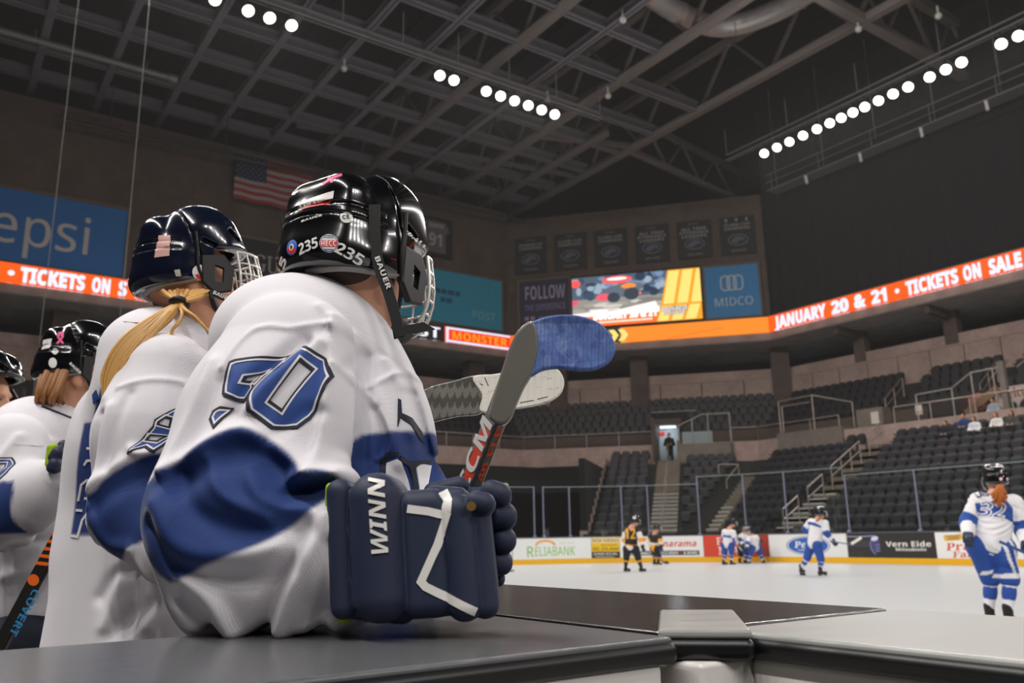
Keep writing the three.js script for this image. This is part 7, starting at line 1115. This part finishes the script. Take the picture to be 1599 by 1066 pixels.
// skater in white striding in front of the oval advert
{
  const d = groundD(1268, 898);
  const k = skater('skater in white and blue striding in front of the blue oval advert', d, { head: [1281, 799], neck: [1278, 810], sh: [[1266, 815, 0.18], [1288, 817, -0.15]], el: [[1257, 826, 0.25], [1291, 832, -0.2]], ha: [[1276, 840, 0.1], [1302, 846, -0.25]], hip: [[1266, 850, 0.13], [1276, 851, -0.1]], kn: [[1260, 872, 0.15], [1282, 874, -0.12]], an: [[1251, 886, 0.25], [1281, 889, -0.15]], toe: [[1256, 890, 0.1], [1293, 890, -0.2]] }, { cell: 0.02, face: 0.25, sleeve: (s) => (s > -0.2 && s < 0.45 ? ROYAL : ICEW), torso: (t, p) => ICEW, pant: () => ROYAL, sock: wSock, boot: 0x2a1a16 });
  part('back_number', k.fr(sew(k.jf, shapeOf(pxy([[1264, 814], [1271, 816], [1279, 822], [1278, 824], [1270, 821], [1264, 818]], d)), d, 0.01, 0.04, 1.5)), M(0x2a4a90, 0.8), k.jersey);
  locks(Array.from({ length: 14 }, (_, i) => [[V(1282, 804, d - 0.1), V(1278 + (i % 4) * 0.6, 810, d - 0.2), V(1274 + (i % 5) * 0.6, 814, d - 0.25)], 0.025, 0.012]), mBrownHair, k.g, k.fr);
  iceStick('stick with pale taped blade held out by the striding white skater', V(1298, 845, d - 0.3), V(1330, 850, d - 0.6), V(1346, 840, d - 0.7), { color: 0x5a6a80, tape: 0xe0dccf });
}
// black and gold skater numbered 12
{
  const d = groundD(990, 892);
  const k = skater('skater numbered 12 in black and gold standing in front of the yellow advert', d, { head: [992, 812], neck: [986, 823], sh: [[977, 828, 0.1], [996, 829, -0.05]], el: [[975, 842, 0.1], [1001, 842, -0.15]], ha: [[987, 852, -0.1], [1004, 855, -0.3]], hip: [[979, 857, 0.05], [992, 857, -0.05]], kn: [[978, 872, 0.05], [997, 872, -0.05]], an: [[977, 885, 0.05], [1001, 885, -0.08]], toe: [[985, 886, 0.1], [1010, 886, -0.1]] }, { cell: 0.02, face: 0.6, sleeve: (s) => (s < -0.8 ? BLACK : s < -0.1 ? CREAM : s < 0.4 ? GOLD : CREAM), torso: (t) => (t > 0.98 ? CREAM : t > 0.86 ? CREAM : t > 0.8 ? GOLD : BLACK), pant: () => BLACK, sock: (s) => (s > 0.05 && s < 0.4 ? GOLD : BLACK), helmet: M(0x26242a, 0.2, { clearcoat: 1 }), gloveMat: M(0x1a181c, 0.7), hem: 0.9 });
  part('back_number', k.fr(sew(k.jf, textPx('12', [975, 841], [991, 841], 16, d), d, 0.01, 0.05, 1.5)), M(0xe8a62a, 0.75), k.jersey); part('white_crest', k.fr(sew(k.hf, shapeOf(ringPx(990, 808, 2.6, 2, d, 12)), d, 0.006, 0.04, 1)), mWhiteGloss, k.h);
  iceStick('dark stick held low by the skater numbered 12', V(1002, 856, d - 0.3), V(1038, 878, d - 0.9), V(1044, 880, d - 0.9), { color: 0x3a3634 });
}
// black and gold skater bending beside number 12
{
  const d = groundD(1028, 881);
  const k = skater('black and gold skater crouching just right of number 12', d, { head: [1026, 823], neck: [1022, 833], sh: [[1016, 837, 0.1], [1030, 838, -0.1]], el: [[1015, 847, 0.1], [1032, 848, -0.2]], ha: [[1026, 855, -0.2], [1033, 855, -0.3]], hip: [[1020, 856, 0.1], [1026, 857, -0.1]], kn: [[1022, 866, 0.1], [1029, 867, -0.1]], an: [[1022, 876, 0.15], [1028, 877, -0.1]], toe: [[1030, 877, 0.1], [1036, 878, -0.1]] }, { cell: 0.024, face: 0.15, sleeve: kSleeve, torso: (t) => (t > 0.75 ? GOLD : t > 0.6 ? CREAM : BLACK), pant: () => BLACK, sock: kSock, helmet: M(0x2a282c, 0.2, { clearcoat: 1 }), gloveMat: M(0x1a181c, 0.7) });
  iceStick('dark stick of the crouching black and gold skater', V(1030, 856, d - 0.3), V(1034, 877, d - 0.8), V(1040, 880, d - 0.9));
}
// white skater standing at the red advert
{
  const d = groundD(1138, 881);
  skater('white and blue skater standing in front of the red advert', d, { head: [1144, 815], neck: [1139, 825], sh: [[1131, 830, 0.15], [1145, 831, -0.15]], el: [[1130, 841, 0.2], [1148, 843, -0.25]], ha: [[1140, 848, 0.0], [1153, 842, -0.35]], hip: [[1131, 851, 0.1], [1142, 851, -0.1]], kn: [[1132, 864, 0.08], [1142, 864, -0.08]], an: [[1130, 876, 0.08], [1142, 876, -0.08]], toe: [[1137, 877, 0.0], [1150, 877, -0.1]] }, { cell: 0.024, face: 0.2, sleeve: wSleeve, torso: (t) => (t > 0.42 && t < 0.56 ? ROYAL : ICEW), pant: () => ROYAL, sock: wSock });
}
// scrum at the boards: a gold player between two white ones
{
  const d = groundD(1170, 879);
  skater('black and gold skater pinned against the boards between white skaters', d + 0.5, { head: [1162, 826], neck: [1160, 835], sh: [[1154, 838, 0.1], [1166, 839, -0.1]], el: [[1153, 847, 0], [1168, 848, -0.15]], ha: [[1158, 853, -0.3], [1166, 855, -0.3]], hip: [[1156, 856, 0.05], [1163, 856, -0.05]], kn: [[1156, 866, 0], [1164, 866, -0.05]], an: [[1155, 875, 0], [1166, 875, -0.05]], toe: [[1158, 876, -0.1], [1174, 876, -0.1]] }, { cell: 0.026, face: -0.6, sleeve: kSleeve, torso: (t) => (t > 0.3 && t < 0.7 ? GOLD : CREAM), pant: () => BLACK, sock: kSock, helmet: M(0x2a282c, 0.2, { clearcoat: 1 }), gloveMat: M(0x1a181c, 0.7) });
  skater('white and blue skater bending left in the scrum at the boards', d + 0.2, { head: [1166, 823], neck: [1164, 833], sh: [[1159, 836, 0.1], [1170, 838, -0.1]], el: [[1158, 845, 0], [1171, 848, -0.2]], ha: [[1160, 852, -0.4], [1168, 855, -0.4]], hip: [[1164, 855, 0.1], [1172, 856, 0]], kn: [[1164, 864, 0], [1171, 865, 0]], an: [[1163, 876, 0], [1170, 877, 0]], toe: [[1158, 877, -0.1], [1165, 878, -0.1]] }, { cell: 0.026, face: -2.6, sleeve: wSleeve, torso: () => ICEW, pant: () => ROYAL, sock: wSock });
  skater('white and blue skater leaning right in the scrum at the boards', d - 0.2, { head: [1171, 828], neck: [1174, 836], sh: [[1169, 840, -0.1], [1181, 839, 0.1]], el: [[1167, 849, -0.3], [1184, 848, 0]], ha: [[1166, 857, -0.45], [1187, 845, -0.1]], hip: [[1174, 855, -0.1], [1183, 855, 0.1]], kn: [[1172, 865, -0.2], [1187, 864, 0.1]], an: [[1168, 877, -0.1], [1192, 876, 0.1]], toe: [[1160, 878, -0.2], [1198, 877, 0]] }, { cell: 0.026, face: -2.7, nod: -0.3, sleeve: wSleeve, torso: () => ICEW, pant: () => ROYAL, sock: wSock });
  iceStick('dark stick leaning against the boards right of the scrum', V(1186, 846, d - 0.3), V(1199, 873, d - 0.2), V(1200, 877, d - 0.3));
}
tag((() => { const g = thing('hockey_stick', '', 'stick'); const a = V(788, 902, groundD(800, 890)), fr = benchFrame(g, a); part('shaft', fr(stickShaft(V(770, 860, 27), V(797, 891, 27), 0.03, 0.022)), M(0x6a5a4a, 0.5), g); part('blade', fr(stickShaft(V(796, 892, 27), V(803, 890, 27), 0.05, 0.02)), M(0x5a4636, 0.6), g); return g; })(), 'small stick blade lying on the ice just right of the glove', 'stick');

// ------------------------------------------------------------------ people in the stands
function sitter(label, pos, turn, top, legsC, hairC, o = {}) {
  const g = thing('person', label, 'person', pos, turn), stand = o.stand; const y = stand ? 0.88 : 0.45, L = (f) => f;
  const head = [0, y + 0.62 + (o.up || 0), 0.05], A = [[0, 0, 1], [0, 1, 0], [-1, 0, 0]];
  const body = blend(0.03, headField(add3(head, [0, 0.02, 0]), A), cap([0, y + 0.5, 0], [0, y + 0.42, 0], 0.05), cap([0, y + 0.4, 0], [0, y, 0], 0.1, 0.11), ...[1, -1].flatMap((s) => [cap([0.17 * s, y + 0.38, 0], [0.24 * s, y + 0.12, 0.08], 0.04), cap([0.24 * s, y + 0.12, 0.08], [0.1 * s, y + 0.12, 0.28], 0.035, 0.03), cap([0.1 * s, y + 0.12, 0.28], [0.05 * s, y + 0.11, 0.34], 0.035, 0.025), stand ? cap([0.09 * s, y, 0], [0.1 * s, 0.1, 0], 0.06, 0.045) : cap([0.1 * s, y, 0.05], [0.12 * s, y + 0.02, 0.42], 0.07, 0.055), ...(stand ? [] : [cap([0.12 * s, y + 0.02, 0.42], [0.12 * s, 0.08, 0.42], 0.055, 0.04)])]));
  part('body', meshSDF(body, 0.022, { color: headColor(add3(head, [0, 0.02, 0]), A) }), mBody, g);
  part('top', meshSDF(blend(0.06, cap([0, y + 0.38, 0], [0, y + 0.05, 0.01], 0.16, 0.165), cap([-0.14, y + 0.4, 0], [0.14, y + 0.4, 0], 0.085), ...[1, -1].flatMap((s) => [cap([0.18 * s, y + 0.38, 0], [0.25 * s, y + 0.12, 0.08], 0.08, 0.07), cap([0.25 * s, y + 0.12, 0.08], [0.12 * s, y + 0.12, 0.26], 0.068, 0.05)])), 0.024, { color: () => lin(top) }), mCloth, g);
  part('trousers', meshSDF(blend(0.04, ...[1, -1].flatMap((s) => stand ? [cap([0.09 * s, y + 0.02, 0], [0.1 * s, 0.08, 0], 0.1, 0.07)] : [cap([0.1 * s, y + 0.02, 0], [0.12 * s, y + 0.03, 0.42], 0.1, 0.08), cap([0.12 * s, y + 0.02, 0.42], [0.12 * s, 0.06, 0.42], 0.075, 0.06)])), 0.026, { color: () => lin(legsC) }), mCloth, g);
  part('hair', meshSDF(blend(0.03, ell(add3(head, [0, 0.05, -0.02]), [0.095, 0.1, 0.1]), ...(o.long ? [cap(add3(head, [0.07, 0, -0.02]), add3(head, [0.1, -0.2, 0]), 0.04, 0.035), cap(add3(head, [-0.07, 0, -0.02]), add3(head, [-0.1, -0.2, 0]), 0.04, 0.035)] : [])), 0.02, { color: () => lin(hairC) }), mCloth, g);
  return g;
}
const WEST = -Math.PI / 2, seatAt = (k, z) => [CX + lowO(k) + 0.45, lowY(k), z];
sitter('spectator in white top leaning in the second seat row below the railing', seatAt(10.4, -18.85), WEST, 0xdfe2e6, 0x2a3040, 0x2a1a12, { long: 1 });
sitter('spectator with long auburn hair in a white sweater among the seats', seatAt(10.6, -17.96), WEST, 0xe4e0dc, 0x202024, 0x6a2c1a, { long: 1 });
sitter('spectator in patterned dark top beside the white sweater', seatAt(10.6, -17.3), WEST, 0x4a4442, 0x1c1c20, 0x1a1210, { long: 1 });
sitter('spectator in blue top beside a dark railing post', seatAt(11, -19.53), WEST, 0x24406e, 0x202024, 0x5a3020, {});
sitter('spectator in black leaning forward, leftmost of the seated group', seatAt(10.3, -20.1), WEST, 0x16161a, 0x141418, 0x2a1a14, {});
sitter('spectator in black at the right edge of the seated group', seatAt(10.8, -16.6), WEST, 0x1c1a1c, 0x141418, 0x5a2a1c, { long: 1 });
sitter('person in light denim jacket on the walkway below the crest banner', [39.9, 5.35, -18.64], WEST, 0x9aa6b4, 0x4a5a78, 0x3a2418, { stand: 1 });
sitter('person in black jacket on the walkway below the welcome banner', [40.1, 5.35, -18.0], WEST, 0x1c1d24, 0x1a1c22, 0x2a1c16, { stand: 1 });
sitter('person in dark clothes on the walkway at the right edge', [40.1, 5.35, -17.3], WEST, 0x22232a, 0x20222a, 0x1c1410, { stand: 1 });
{ const [x, z] = cornerPt(-2.95, -2.6); sitter('person in black standing in the lit corner doorway', [x, 5.3, z], Math.atan2(-NX, -NZ), 0x0e0e10, 0x0c0c0e, 0x14100e, { stand: 1 }).scale.setScalar(1.1); }
// two paper cups' worth of white: signs taped on the gangway rail
tag(part('paper_notice', panel([39.15, 6.4, -24.3], [0, 0, 1], [0, 1, 0], 0.42, 0.6, 0.02), M(0xd8cdc6, 0.7)), 'pale paper notice fixed beside the far side aisle top', 'notice');
tag(part('paper_notice', panel([40.18, 6.7, -22.5], [0, 0, 1], [0, 1, 0], 0.34, 0.48, 0.02), M(0xd8cdc6, 0.7)), 'pale paper notice fixed on the right gangway rail', 'notice');
renderer.render(scene, camera);
